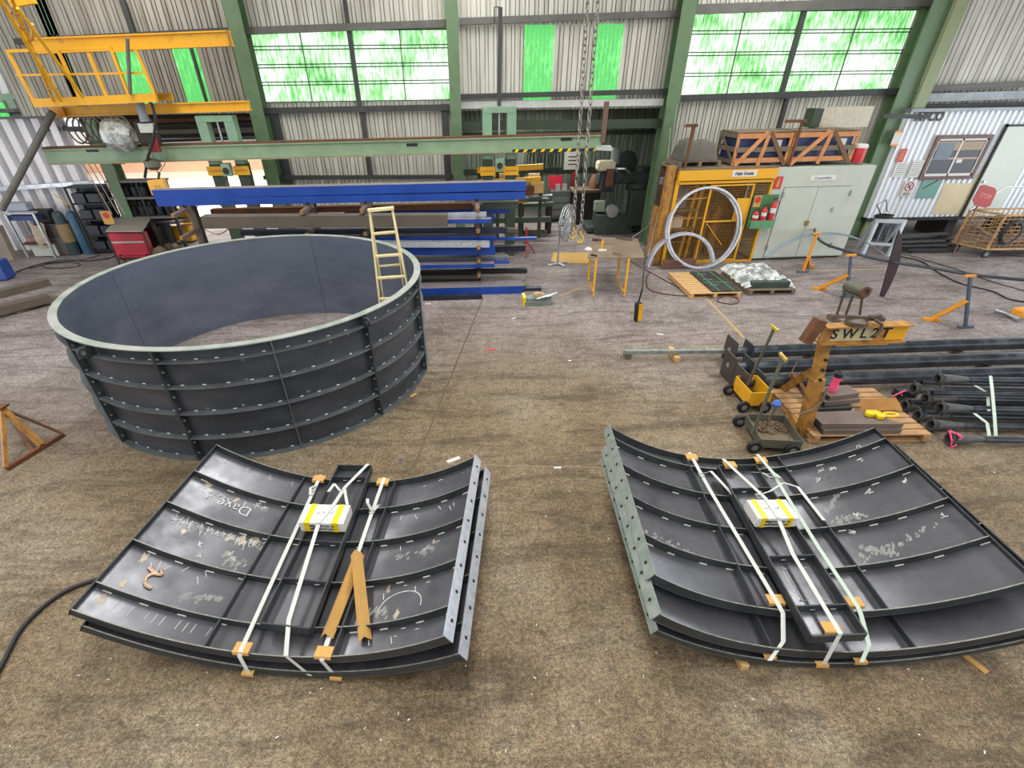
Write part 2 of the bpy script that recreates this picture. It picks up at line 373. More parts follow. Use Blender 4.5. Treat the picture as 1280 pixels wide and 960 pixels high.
# glowing fibreglass: daylight and leaves beyond
def pane_material(name, lo, hi, thr, st=1.25, sc=(9, 9, 2.2)):
    m = bpy.data.materials.new(name); m.use_nodes = True; nt = m.node_tree; N = nt.nodes; L = nt.links; b = N['Principled BSDF']
    tc = N.new('ShaderNodeTexCoord'); mp = N.new('ShaderNodeMapping'); mp.inputs['Scale'].default_value = sc; L.new(tc.outputs['Object'], mp.inputs[0])
    n = N.new('ShaderNodeTexNoise'); n.inputs['Scale'].default_value = 1.3; n.inputs['Detail'].default_value = 9; n.inputs['Roughness'].default_value = .75; L.new(mp.outputs[0], n.inputs[0])
    n2 = N.new('ShaderNodeTexNoise'); n2.inputs['Scale'].default_value = .9; n2.inputs['Detail'].default_value = 3; L.new(tc.outputs['Object'], n2.inputs[0])
    a = N.new('ShaderNodeMath'); a.operation = 'MULTIPLY_ADD'; a.inputs[1].default_value = .62; L.new(n2.outputs['Fac'], a.inputs[0]); L.new(n.outputs['Fac'], a.inputs[2])
    r = N.new('ShaderNodeValToRGB'); e = r.color_ramp.elements; e.new(.5); e.new(.5)
    for k, (p, c) in enumerate(((thr-.14, lo), (thr-.04, hi), (thr+.05, (206, 246, 206)), (thr+.13, (250, 255, 250)))): e[k].position = p; e[k].color = (*lin(c), 1)
    L.new(a.outputs[0], r.inputs[0]); L.new(r.outputs[0], b.inputs['Emission Color']); b.inputs['Emission Strength'].default_value = st
    b.inputs['Base Color'].default_value = (.1, .2, .1, 1); b.inputs['Roughness'].default_value = .5; return m
PW = pane_material('backlit_clear_fibreglass', (70, 150, 70), (128, 205, 120), .78)
PG = pane_material('backlit_green_fibreglass', (70, 176, 84), (104, 230, 112), .96)
nw = 0
for t in tl:
    nw += 1; b = MB(); sheet(b, t[0], t[1], t[2], t[3], WY+.005, .12, .02); struct(b.build('window_%d' % nw, PG))
for t in (wl, wr):
    nw += 1; b = MB(); sheet(b, t[0], t[1], t[2], t[3], WY+.02, .085, .02); w = struct(b.build('window_%d' % nw, PW))
    w_, h_ = t[1]-t[0], t[3]-t[2]; mid = t[0]+w_*.5
    f = MB()
    for k in range(5):
        z = t[2]+h_*k/4
        for dz in ((0, .07) if 0 < k < 4 else (0,)): f.bar((t[0], WY-.06, z+dz), (t[1], WY-.06, z+dz), .03, .025)
    f.build('glazing_bar', GIRTD, w)
    for q in (.25, .75): MB().bar((t[0]+w_*q, WY-.05, t[2]), (t[0]+w_*q, WY-.05, t[3]), .03, .035, up=(0, 1, 0)).build('glazing_bar', GREEN, w)
    MB().bar((mid, WY-.1, t[2]-.1), (mid, WY-.1, t[3]+.1), .12, .12, up=(0, 1, 0)).build('mullion', GIRTD, w)
b = MB(); sheet(b, xw(-14, 135, 17.3), xw(10, 135, 17.3), zw(0, 146, 17.2), zw(0, 128, 17.2), 17.22, .1, .02); struct(b.build('window_%d' % (nw+1), PG))
# columns and girts
def column(i, x, w=.42, d=.45, m=GREEN):
    yc = CY+d/2+(.5 if i == 0 else 0)
    o = MB().sect((x, yc, 0), (x, yc, ZT), isect(w, d, .03, .02), up=(0, 1, 0)).build('column', m); o['kind'] = 'structure'; return o
for i in range(5): column(i, CX[i], .5 if i == 4 else (.38 if i in (1, 3) else .3))
o = MB().bar((CX[4]+.42, CY-.1, 0), (CX[4]+.42, CY-.1, ZT), .34, .1, up=(0, 1, 0)).build('column', mat('pale_green_steel', (128, 138, 98), .5, 0, .1, 3)); o['kind'] = 'structure'
def girt(xa, xb, za, zb, Y=WY-.14, h=.16, d=.14, m=GIRT):
    o = MB().bar((xa, Y, za), (xb, Y, zb), d, h).build('girt', m); o['kind'] = 'structure'
def girtpx(u0, v0, u1, v1, Y=WY-.14, h=.16, m=GIRT, d=.14):
    a, c = D(u0, v0, Y), D(u1, v1, Y); girt(a.x, c.x, a.z, c.z, Y, h, d, m)
girtpx(312, 139, 562, 134, h=.14, m=GIRTD); girtpx(306, 39, 562, 29, h=.15)
girtpx(574, 27, 852, 17, h=.14); girtpx(574, 121, 834, 114, h=.12, m=GIRTD); girtpx(848, 123, 1130, 114, h=.16, m=GIRTD); girtpx(866, 12, 1186, 1, h=.2)
girtpx(330, 222, 570, 221, h=.1, m=GIRTD)
girtpx(20, 52, 290, 38, h=.12, m=GIRTD); girtpx(0, 146, 110, 143, Y=17.35, h=.12); girtpx(0, 236, 116, 228, Y=17.35, h=.11, m=GALV); girtpx(0, 122, 60, 116, Y=17.3, h=.14, m=GREENL)
girtpx(1120, 113, 1290, 105, h=.14); girtpx(1130, 123, 1290, 118, Y=16.5, h=.2, m=GRAYG); girtpx(1126, 135, 1290, 130, Y=16.5, h=.12, m=GIRTD)
# thin vertical rails between girts
def mull(u, v, u2, v2, w=.1, m=GIRTD, Y=WY-.1):
    a, c = D(u, v, Y), D(u2, v2, Y); x = (a.x+c.x)/2
    o = MB().bar((x, Y, c.z), (x, Y, a.z), w, .1, up=(0, 1, 0)).build('wall_rail', m); o['kind'] = 'structure'
mull(430, 0, 436, 32); mull(450, 137, 466, 222, .1); mull(984, 116, 972, 170, .1); mull(152, 0, 170, 44, .1); mull(235, 60, 262, 128, .06); mull(343, 142, 362, 230, .2); mull(556, 130, 560, 225, .2, GIRTD)
mull(1018, 0, 1016, 8, .1)
# lean-to behind bay 3 and its roof
b = MB(); sheet(b, CX[2]-2., CX[3]+2.5, 0, 4.2, LY, .35, .05); struct(b.build('wall_lean_to', WALLD))
MB().box((CX[3]+2.4, (WY+LY)/2+.3, 2.), (.1, LY-WY-.5, 4.2)).build('wall_lean_to_right', WALLD, kind='structure')
MB().box((CX[2]-1.6, (WY+LY)/2+.3, 2.), (.1, LY-WY-.5, 4.2)).build('wall_lean_to_left', WALLD, kind='structure')
MB().prism([(CX[2]-2, WY+.05, 4.05), (CX[3]+2.6, WY+.05, 4.05), (CX[3]+2.6, LY+.3, 3.75), (CX[2]-2, LY+.3, 3.75)], (0, 0, .06)).build('roof_lean_to', ROOFD, kind='structure')
girt(CX[2], CX[3], 3.35, 3.35, WY-.05, .22, .2, GREEND)
for z in (1.5, 2.75): girt(CX[2]-1.5, CX[3]+2.2, z, z, LY-.1, .12, .1, GREEND)
for x in (2.2, 4.3, 6.3): MB().bar((x, WY+.3, 3.85), (x, LY-.1, 3.62), .1, .16).build('rafter', GREEND, kind='structure')
# roof over the yard opening of bay 1 and what stands outside
MB().prism([(-13, WY+.1, 3.85), (CX[1]+.2, WY+.1, 3.85), (CX[1]+.2, 19.6, 3.6), (-13, 19.6, 3.6)], (0, 0, .08)).build('roof_awning', ROOFD, kind='structure')
for Y in (17.6, 18.5, 19.4): girt(-12.5, CX[1], 3.45-(Y-17)*.09, 3.45-(Y-17)*.09, Y, .1, .1, GIRTD)
EXT = mat('outside_render', (214, 206, 196), .9, 0, .05, 1); BRK = mat('outside_brown_hoarding', (176, 136, 108), .9, 0, .12, 2)
MB().prism([(-60, LY+.25, -.35), (40, LY+.25, -.35), (40, 80, -.35), (-60, 80, -.35)], (0, 0, .3)).build('ground_outside', mat('outside_slab', (240, 232, 222), .9, 0, .04, 1), kind='structure')  # near-white colour carries the glare of sunlit concrete
for i_, (va, vb, m_) in enumerate(((201, 214, BRK), (214, 225, EXT))):
    za, zb = D(230, vb, 27).z, D(230, va, 27).z
    MB().box((-13.5, 27+i_*.3, (za+zb)/2), (24, .3, zb-za)).build('wall_outside', m_, kind='structure')

# dark sheet added at the awning's far edge as shade of the recess
za, zb_ = D(230, 190, 19.6).z, D(230, 138, 19.6).z
MB().box(((CX[0]+CX[1])/2-.5, 19.6, (za+zb_)/2), (CX[1]-CX[0]+3, .06, zb_-za)).build('recess_shade_sheet', mat('recess_shade', (58, 50, 46), .8, 0, .3, 3), kind='structure')
for v_ in (160, 167, 174): q0_, q1_ = D(180, v_, 19.5), D(330, v_-3, 19.5); MB().bar(q0_, q1_, .03, .04).build('awning_rail', GRAYG, kind='structure')

# roof with three translucent strips over the floor (only their reflections show)
ZC = 8.4
b = MB(); xs_ = [-23]
for xc in (-8, 0., 8): xs_ += [xc-1., xc+1.]
xs_.append(23)
for k in range(0, len(xs_), 2): b.prism([(xs_[k], -3, ZC), (xs_[k+1], -3, ZC), (xs_[k+1], WY+.1, ZC), (xs_[k], WY+.1, ZC)], (0, 0, .06))
b.build('ceiling', ROOFD, kind='structure')
for k in range(4): MB().bar((-23, 1.5+4.6*k, ZC-.12), (23, 1.5+4.6*k, ZC-.12), .1, .2).build('purlin', GIRTD, kind='structure')

z0_, z1_ = D(700, 134, WY-.12).z, D(700, 125, WY-.12).z
MB().box(((CX[2]+CX[3])/2, WY-.12, (z0_+z1_)/2), (CX[3]-CX[2]-.3, .03, z1_-z0_)).build('flashing', mat('dull_white_flashing', (188, 190, 186), .5, 0, .12, 3), kind='structure')
# ------------------------------------------------------------------ curved wall segments strapped in stacks
def pfun(q):
    x0, y0, th, L, half, R, zm = q; al = math.asin(half/R)
    ex = V((math.cos(th), math.sin(th), 0)); ey = V((math.sin(th), -math.cos(th), 0))
    def fn(s, t, ro=0., ds=0.):
        a = s*al+ds/R; u = (R+ro)*math.sin(a); z = zm+R-(R+ro)*math.cos(a)
        p = V((x0, y0, 0))+ex*u+ey*(t*L); p.z = z; return p
    return fn, ex, ey
RIBE = mat('scuffed_rib_edge', (128, 128, 122), .5, .4, .3, 18)
SPL = {'galv': GALV, 'prim': GALVG}
DA = .088
def segment(label, q, ribs, splice_side, splice, d=.088, visible=True, group=None):
    fn, ex, ey = pfun(q); L = q[3]
    t0 = thing('curved_steel_segment', label, 'steel segment', fn(0, .5, d+.012), group)
    NS = 36
    MB().grid(lambda a, t: fn(2*a-1, t, d), NS, 4, (0, 0, -.01)).build('skin_plate', MILL, t0)
    e = ey*.006
    for k, r in enumerate(ribs):
        b = MB()
        for i in range(NS):
            s0, s1 = -1+2*i/NS, -1+2*(i+1)/NS
            c = ey*(.006 if k == 0 else (-.006 if k == len(ribs)-1 else 0))
            P = [fn(s0, r)+c, fn(s1, r)+c, fn(s1, r, d)+c, fn(s0, r, d)+c]
            b.mi(1).add([p+q_ for q_ in (-e, e) for p in P[:2]], [[0, 1, 3, 2]]); b.mi(0)
            b.add([p-e for p in P]+[p+e for p in P], [[0, 1, 2, 3], [7, 6, 5, 4], [3, 2, 6, 7]]+([[0, 3, 7, 4]] if i == 0 else [])+([[1, 5, 6, 2]] if i == NS-1 else []))
        b.build('end_flange' if k in (0, len(ribs)-1) else 'curved_rib', [MILLD, RIBE], t0)
    if visible:
        for k, s in enumerate((-.345, .345)):
            P = [fn(s, .004, -.004, -.006), fn(s, .004, -.004, .006), fn(s, .004, d, .006), fn(s, .004, d, -.006)]
            MB().prism(P, fn(s, .996)-fn(s, .004)).build('straight_stiffener', MILLD, t0)
    for s in (-1, 1):
        ds = .01*s; m = SPL[splice] if s == splice_side else MILLD
        lo, hi = d+.012, (-.02 if s == splice_side else -.004)
        P = [fn(s, -.002, hi), fn(s, -.002, hi, ds), fn(s, -.002, lo, ds), fn(s, -.002, lo)]
        o = MB().prism(P, fn(s, 1.002)-fn(s, -.002)).build('splice_plate' if s == splice_side else 'side_flange', m, t0, label='bare galvanised plate with a row of bolt holes' if s == splice_side else None)
        if s == splice_side:
            for k in range(8):
                t = .07+.86*k/7; c = fn(s, t, d*.5, ds); n = (fn(s, t, d*.5, ds)-fn(s, t, d*.5, 0)).normalized()
                MB().lathe(c-n*.002, [(.017, 0), (.017, .006)], 10, n).build('bolt_hole', INK, o)
    if visible:
        b = MB()
        for r in ribs[1:-1]:
            for k in range(11):
                s = -.93+1.86*k/10+random.uniform(-.03, .03)
                if abs(s) < .2: continue
                for dy in (.012,):
                    p = fn(s, r, d-.006)+ey*dy; q_ = fn(s+.045, r, d-.006)+ey*dy; b.tube([p, q_], .0065, 5)
        b.build('stitch_weld', STITCH, t0)
    return t0, fn, ex, ey
RL = (0, .21, .43, .66, .875, 1); RR = (0, .1, .32, .55, .78, 1)
QL = (-1.58, 4.786, -.131, 2.334, 1.605, 2.827, .285); QLB = (-1.50, 4.76, -.131, 2.36, 1.64, 2.995, .125)
QR = (3.32, 4.856, -.073, 2.283, 1.622, 2.84, .36); QRB = (3.345, 4.60, -.055, 2.33, 1.73, 2.90, .205)
QRC = (3.33, 4.60, -.05, 2.36, 1.73, 3.06, .072)
A, fA, exA, eyA = segment('upper dark curved steel segment of the left stack, chalk-marked, under the carton', QL, RL, 1, 'galv')
segment('lower dark curved steel segment of the left stack, mostly hidden below the chalk-marked one', QLB, RL, 1, 'galv', visible=False)
B, fB, exB, eyB = segment('topmost dark curved steel segment of the right stack, pale smears, ending short of the front', QR, RR, -1, 'prim')
segment('middle curved steel segment of the right stack, its front bay sticking out under the topmost', QRB, (0, .12, .34, .56, .8, 1), -1, 'prim', d=.088)
segment('bottom curved steel segment of the right stack, just above the floor timbers', QRC, RR, -1, 'prim', d=.055, visible=False)
# chalk, weld and grinding marks on the left stack's upper segment
def spl_(P, sub=6):
    Q = []
    for i in range(len(P)-1):
        p0, p1, p2, p3 = P[max(0, i-1)], P[i], P[i+1], P[min(len(P)-1, i+2)]
        for k in range(sub):
            t = k/sub; Q.append(.5*((2*p1)+(p2-p0)*t+(2*p0-5*p1+4*p2-p3)*t*t+(3*p1-p0-3*p2+p3)*t**3))
    return Q+[P[-1]]
WS = mat('ground_bare_patch', (170, 158, 140), .5, .5, .3, 22)
def scrib(fn, pts, w, name, par, m=CHALK, ro=DA):
    b = MB()
    for path in pts:
        b.tube([fn(s, t, ro-.004) for s, t in path], w, 4)
    return b.build(name, m, par)
def mk(s0, t0, letters, sc=.05, flip=-1):
    G = {'D': [[(0, 0), (0, 1), (.6, .8), (.7, .4), (.5, .1), (0, 0)]], 'a': [[(.6, .6), (.2, .7), (0, .3), (.3, 0), (.6, .2)], [(.6, .7), (.65, 0)]], 'v': [[(0, .7), (.3, 0), (.65, .75)]], 'e': [[(.05, .35), (.6, .4), (.4, .7), (.1, .55), (0, .2), (.3, 0), (.6, .1)]]}
    out = []; x = 0
    for ch in letters:
        for path in G[ch]: out.append([(s0+flip*(x+a)*sc, t0-flip*-1*bb*sc*1.25) for a, bb in path])
        x += .95
    return out
pD = fA(-.665, .30, DA-.008); tx_ = (fA(-.6, .315)-fA(-.72, .315)).normalized(); text(A, 'chalk_writing', 'Dave', pD, -tx_, eyA, .19, CHALK, -.003, ext=.003)
b = []
for k in range(26):
    s = -.93+.5*random.random(); t = random.choice((.235, .45, .455, .46, .68))+random.uniform(-.015, .03); b.append([(s, t), (s+random.uniform(-.03, .03), t+random.uniform(.005, .05))])
for k in range(22):
    s = .42+.5*random.random(); t = random.choice((.04, .245, .46, .69, .9))+random.uniform(-.01, .02); b.append([(s, t), (s+random.uniform(-.004, .03), t+random.choice((0, .03)))])
for k in range(14):
    s = -.9+.04*k; b.append([(s, .03), (s, .055), (s+.02, .055)] if k % 4 == 0 else [(s, .90), (s-.005, .94)])
scrib(fA, b, .0045, 'chalk_mark', A)
random.seed(17); sc_p = []
for k in range(60):
    s_ = -.93+.56*k/60+random.uniform(-.02, .02); t_ = .452+random.uniform(-.01, .02); sc_p.append([(s_, t_), (s_+random.uniform(-.02, .012), t_+random.uniform(.008, .035)), (s_+random.uniform(-.02, .02), t_+random.uniform(.0, .03))])
for k in range(16):
    s_ = -.86+.2*random.random(); t_ = .25+random.uniform(0, .03); sc_p.append([(s_, t_), (s_+random.uniform(-.03, .03), t_+random.uniform(.01, .04)), (s_+random.uniform(-.02, .02), t_+random.uniform(.0, .03))])
for s0_, t0_ in ((-.70, .55), (-.66, .6), (-.53, .55), (-.49, .57), (-.55, .24), (-.5, .25)):
    for j in range(4): sc_p.append([(s0_+random.uniform(-.015, .03), t0_+random.uniform(-.015, .02)) for _ in range(4)])
scrib(fA, sc_p, .0042, 'chalk_scribble', A)
def onP(q, u, v, ro):                      # spot on a curved plate seen at (u, v)
    z = .5
    for _ in range(12):
        p = W(u, v, z); dx_ = (p-V((q[0], q[1], 0))).dot(V((math.cos(q[2]), math.sin(q[2]), 0))); z = q[6]+q[5]-math.sqrt(max(.01, (q[5]+ro)**2-dx_*dx_))
    return W(u, v, z+.012)
b = MB(); b.tube(spl_([onP(QL, u, v, DA) for u, v in ((186, 709), (191, 714), (197, 718), (203, 717), (201, 712))], 5), .016, 6); b.tube(spl_([onP(QL, u, v, DA) for u, v in ((197, 717), (189, 718), (183, 722), (181, 728), (184, 733), (190, 735))], 5), .016, 6); b.build('weld_bead', mat('weld_bead_metal', (196, 164, 138), .4, .5, .3, 40), A)
scrib(fA, [[(.63+.13*math.cos(a), .79+.075*math.sin(a)) for a in [PI*.95+PI*1.1*k/14 for k in range(15)]]], .005, 'chalk_arc', A)
def patches(fn, par, spots, ro=DA):
    b = MB()
    for s, t, r in spots:
        n = 11; c = [fn(s+r*.6*math.cos(2*PI*k/n)*random.uniform(.35, 1.2), t+r*.75*math.sin(2*PI*k/n)*random.uniform(.35, 1.2), ro-.002) for k in range(n)]
        b.prism(c, (0, 0, .001))
    b.build('bare_patch', WS, par)
patches(fA, A, [(-.88, .23, .035), (-.93, .915, .04), (-.9, .70, .045), (-.82, .515, .03), (-.9, .83, .03), (-.5, .47, .05), (-.36, .48, .04), (.62, .82, .035), (.52, .69, .03), (-.35, .715, .03), (-.58, .475, .04), (-.43, .455, .05), (.75, .47, .02), (-.68, .255, .03)])
SMR = mat('dusty_smear', (140, 142, 136), .7, .2, scale=8, rgb2=(112, 114, 112), mix=.45)
def smear(fn, par, runs, ro=DA):
    b = MB()
    for (s0, t0, s1, t1, w) in runs:       # many short overlapping brush strokes
        for k in range(34):
            f = random.random(); g_ = random.gauss(0, .3); s = s0+(s1-s0)*f; t = t0+(t1-t0)*f+g_*w*.7; l = random.uniform(.01, .035); h = random.uniform(.004, .012); sl = random.uniform(.2, .9)
            P = [(s-l*.5, t+l*sl*.5), (s, t-h+random.uniform(-.003, .003)), (s+l*.5, t-l*sl*.5), (s+l*.1, t+h)]
            b.add([fn(x, y, ro-.002-.0006*random.random()) for x, y in P], [[0, 1, 2, 3]])
    b.build('dust_smear', SMR, par)
smear(fA, A, [(-.62, .8, -.42, .775, .05), (-.55, .57, -.4, .6, .07), (.5, .52, .8, .5, .06), (.42, .79, .56, .8, .06)])
smear(fB, B, [(.42, .72, .92, .63, .06), (.4, .5, .6, .485, .05), (.42, .42, .55, .33, .05), (.45, .66, .6, .73, .04), (-.9, .7, -.5, .76, .08)])
b = []
for s, t in ((.55, .14), (.62, .15), (.9, .36), (.8, .15), (.85, .06), (.5, .2), (.92, .6), (.7, .35), (.46, .57), (.55, .47)):
    b += [[(s+random.uniform(-.02, .03), t+random.uniform(-.015, .02)) for _ in range(3)] for _ in range(3)]
scrib(fB, b, .006, 'chalk_mark', B)
# timbers on the floor under the stacks
def timber(name, label, p0, p1, w, h, m, g=None):
    o = MB().bar(V(p0)+V((0, 0, h/2)), V(p1)+V((0, 0, h/2)), w, h).build(name, m, bev=.004); return tag(o, label, 'timber', g)
a = W(930, 838); timber('timber_bearer', 'raw timber bearer poking out under the front of the right steel stack', (a.x, a.y, 0), (a.x-.08, a.y+2.2, 0), .075, .07, WOOD)
# narrow straight frames lying along the stacks
def tray(label, c, z, ribs, hh=.1, marks=False):
    c = [V((p[0], p[1], z)) for p in c]       # back-left, back-right, front-right, front-left (tops)
    t = thing('narrow_steel_frame', label, 'steel frame', (c[0]+c[2])/2-V((0, 0, hh)))
    dn = V((0, 0, -hh))
    MB().prism([p+dn for p in c], (0, 0, .008)).build('base_plate', MILL, t)
    for i, j, n in ((0, 3, 'long_side'), (1, 2, 'long_side'), (0, 1, 'end_plate'), (3, 2, 'end_plate')):
        MB().bar(c[i]+dn*.5, c[j]+dn*.5, .014, hh).build(n, MILLD, t)
    for r in ribs:
        a, b_ = lerp(c[0], c[3], r), lerp(c[1], c[2], r); MB().bar(a+dn*.5, b_+dn*.5, .012, hh*.95).build('cross_rib', MILLD, t)
    b = MB()
    for r in ribs:
        for k in (.3, .7):
            a = lerp(lerp(c[0], c[3], r), lerp(c[1], c[2], r), k)+dn*.55+V((0, -.012, 0)); b.tube([a, a+V((.05, 0, 0))], .006, 5)
    if marks:
        for k in (.33, .72):
            a = lerp(lerp(c[0], c[3], .66), lerp(c[1], c[2], .66), k)+dn+V((0, 0, .012)); e = lerp(lerp(c[0], c[3], .82), lerp(c[1], c[2], .82), k)+dn+V((0, 0, .012)); b.tube([a+V((-.04, 0, 0)), a+V((.03, 0, 0)), a, e, e+V((-.03, 0, 0)), e+V((.04, -.01, 0))], .007, 5)
    b.build('weld_run', EDGE, t)
    return t
zL, zR = .405, .48
tl_ = [W(423, 581, zL), W(464, 582, zL), W(387, 785, zL), W(325, 778, zL)]
tray('narrow dark steel frame under the carton on the left stack', tl_, zL, (.1, .36, .56, .78))
tr_ = [W(898, 582, zR), W(945, 581, zR), W(1084, 792, zR), W(1015, 795, zR)]
tray('narrow dark steel frame under the carton on the right stack', tr_, zR, (.18, .40, .62, .87), marks=True)
# cartons
def carton(label, px, z, hh, rev=False):
    c = [W(u, v, z) for u, v in px]
    ex = ((c[1]-c[0])+(c[2]-c[3])).normalized(); ex.z = 0; ex.normalize(); ey = V((ex.y, -ex.x, 0)); ctr = sum(c, V())/4
    w = ((c[1]-c[0]).length+(c[2]-c[3]).length)/2; d = ((c[3]-c[0]).length+(c[2]-c[1]).length)/2
    K = lambda a, b_, zz: ctr+ex*(a*w)+ey*(b_*d)+V((0, 0, zz))
    t = thing('carton', label, 'box', ctr-V((0, 0, hh)))
    MB().prism([K(-.5, -.5, -hh), K(.5, -.5, -hh), K(.5, .5, -hh), K(-.5, .5, -hh)], (0, 0, hh)).build('carton_body', WHITE, t, bev=.006)
    for a in (-.33, .30):
        b = MB(); e = .0025
        b.prism([K(a-.065, -.5-e, e*0), K(a+.065, -.5-e, 0), K(a+.065, .5+e, 0), K(a-.065, .5+e, 0)], (0, 0, e))
        b.prism([K(a-.065, .5, e), K(a+.065, .5, e), K(a+.065, .5, -hh), K(a-.065, .5, -hh)], ey*e)
        b.build('yellow_band', TAPE, t)
    f = K(0, .5, -hh*.38)+ey*.003
    text(t, 'printed_name', 'BRIGHTON B', K(.0, .5, -hh*.36)+ey*.003, ex, (0, 0, 1), hh*.34, INK)
    text(t, 'printed_line', 'INTEGRATION', K(.0, .5, -hh*.70)+ey*.003, ex, (0, 0, 1), hh*.30, INK)
    b = MB(); cc = K(-.235, .5, -hh*.5)+ey*.003; b.tube([cc+ex*(hh*.2*math.cos(a_))+V((0, 0, hh*.22*math.sin(a_))) for a_ in [-2.2+4.4*k/10 for k in range(11)]], .006, 4); b.build('printed_emblem', INK, t)
    b = MB(); b.tube([K(.06+.12*math.cos(a_), -.1+.1*math.sin(a_), .003) for a_ in [-.4+PI*1.2*k/10 for k in range(11)]], .004, 4); b.tube([K(-.2, -.02, .003), K(-.1, .0, .003)], .004, 4); b.build('pen_scribble', GRAYG, t)
    return K
hb = .13
KL = carton('white carton with yellow bands on the left steel stack', [(383, 630), (439.4, 631), (428, 655), (374.5, 653)], zL+hb, hb)
KR = carton('white carton with yellow bands on the right steel stack', [(931, 625), (982, 624), (1000, 648), (950, 648)], zR+hb, hb)
# webbing straps
def ribbon(path, w, side, th=.004):
    b = MB(); S = V(side).normalized()*w/2
    P = [V(p) for p in path]; n = len(P)
    vs = []
    for p in P: vs += [p-S, p+S, p+S+V((0, 0, th)), p-S+V((0, 0, th))]
    fs = [[0, 1, 2, 3], [4*n-1, 4*n-2, 4*n-3, 4*n-4]]
    for i in range(n-1):
        for k in range(4): fs.append([4*i+k, 4*i+4+k, 4*i+4+(k+1) % 4, 4*i+(k+1) % 4])
    return b.add(vs, fs)
def strap(label, path, side, group=None, buckle=None, guards=(), tails=(), m=STRAP, w=.042):
    t = thing('webbing_strap', label, 'strap', path[0])
    ribbon(path, w, side).build('webbing', m, t)
    if buckle is not None:
        p = V(buckle); b = MB(); b.tube([p+V((-.03, -.03, .012)), p+V((.03, -.03, .012)), p+V((.03, .03, .012)), p+V((-.03, .03, .012))], .006, 6, closed=True); b.build('buckle', ALU, t)
        for q in tails: ribbon([p+V(x) for x in q], .036, side).build('loose_tail', m, t)
    for g, rz in guards:
        gb = MB(); s = V(side).normalized()*(.075 if g[2] > .2 else .055); g = V(g)+V((0, 0, 0 if g[2] > .2 else .03)); y = V((s.y, -s.x, 0)).normalized()
        k_ = 1 if g.z > .2 else .4; gb.prism([g-s-y*.06*k_, g+s-y*.06*k_, g+s+y*.04*k_, g-s+y*.04*k_], (0, 0, .004)); gb.prism([g-s+y*.04*k_, g+s+y*.04*k_, g+s+y*.045*k_+V((0, 0, -.03)), g-s+y*.045*k_+V((0, 0, -.03))], y*.004)
        gb.build('corner_guard', CARD, t)
    return t
def onW(u, v, z): return W(u, v, z)
def fz(fn, s, t, up=.012): return fn(s, t)+V((0, 0, up))
sideL = exA; sideR = exB
# left stack: two over the segment, one over the carton
strap('white strap down the left side of the left stack, left of its carton', [fz(fA, -.237, -.02), fz(fA, -.21, .3), fz(fA, -.18, .66), fz(fA, -.15, 1.0), fz(fA, -.15, 1.012)+V((0, 0, -.03)), W(311, 842, .09)], sideL,
      buckle=fz(fA, -.226, .13), guards=((fz(fA, -.15, .985), 0), (W(311, 843, .06), 0), (fz(fA, -.237, .01), 0)), tails=([(-.01, -.03, .01), (-.02, .05, .05), (.02, .13, .02)],))
strap('white strap along the middle of the left stack, over its carton', [lerp(tl_[0], tl_[1], .95)+V((-.02, .02, .01)), KL(.1, -1.9, -hb+.03), KL(.12, -.5, .006), KL(-.05, .5, .006), KL(-.06, .52, -.02), lerp(lerp(tl_[0], tl_[3], .98), lerp(tl_[1], tl_[2], .98), .55)+V((0, 0, .012)), fz(fA, .095, 1.0), W(388, 845, .08)], sideL,
      buckle=KL(.1, -1.5, -hb+.05), tails=([(-.02, 0, .02), (-.10, .09, .06), (-.16, 0, .015)], [(.03, .02, .02), (.06, -.08, .05), (.1, -.22, .0)]))
strap('white strap down the right side of the left stack, passing under a cardboard angle', [fz(fA, .25, -.02), fz(fA, .262, .3), fz(fA, .28, .66), fz(fA, .295, 1.0), fz(fA, .295, 1.012)+V((0, 0, -.03)), W(421, 847, .08)], sideL,
      buckle=fz(fA, .26, .24), guards=((fz(fA, .295, .985), 0), (W(421, 848, .06), 0), (fz(fA, .25, .01), 0)), tails=([(.0, 0, .02), (-.05, .06, .08), (-.07, .16, .06)], [(.02, 0, .02), (.08, .05, .06), (.1, .02, .09)]))
# right stack
strap('white strap on the left side of the right stack with a long loose loop', [fz(fB, -.30, -.02), fz(fB, -.285, .3), fz(fB, -.25, .66), fz(fB, -.22, .985), fz(fB, -.21, 1.01)+V((0, 0, -.02)), W(979, 802, .27), W(962, 826, .2)], sideR,
      buckle=fz(fB, -.295, .18), guards=((fz(fB, -.22, .955), 0), (W(961, 822, .14), 0), (fz(fB, -.30, .02), 0)), tails=([(0, 0, .02), (.09, -.02, .08), (.18, -.25, .03), (.22, -.42, .02)],))
strap('white strap along the middle of the right stack, over its carton', [lerp(tr_[0], tr_[1], .25)+V((-.02, .1, .02)), KR(-.02, -.55, .008), KR(.0, .5, .006), KR(.02, .53, -.03), lerp(lerp(tr_[0], tr_[3], .62), lerp(tr_[1], tr_[2], .62), .52)+V((0, 0, .012)), lerp(tr_[3], tr_[2], .5)+V((0, 0, .014)), W(1030, 830, .2)], sideR,
      buckle=KR(-.1, -.75, -.02), guards=((lerp(tr_[3], tr_[2], .42)+V((0, .06, .012)), 0), (W(1026, 832, .12), 0), (lerp(tr_[0], tr_[1], .3)+V((0, .0, .014)), 0)), tails=([(-.02, 0, .02), (.12, .02, .05), (.3, .1, .10), (.42, .02, .10), (.5, -.4, .0)],))
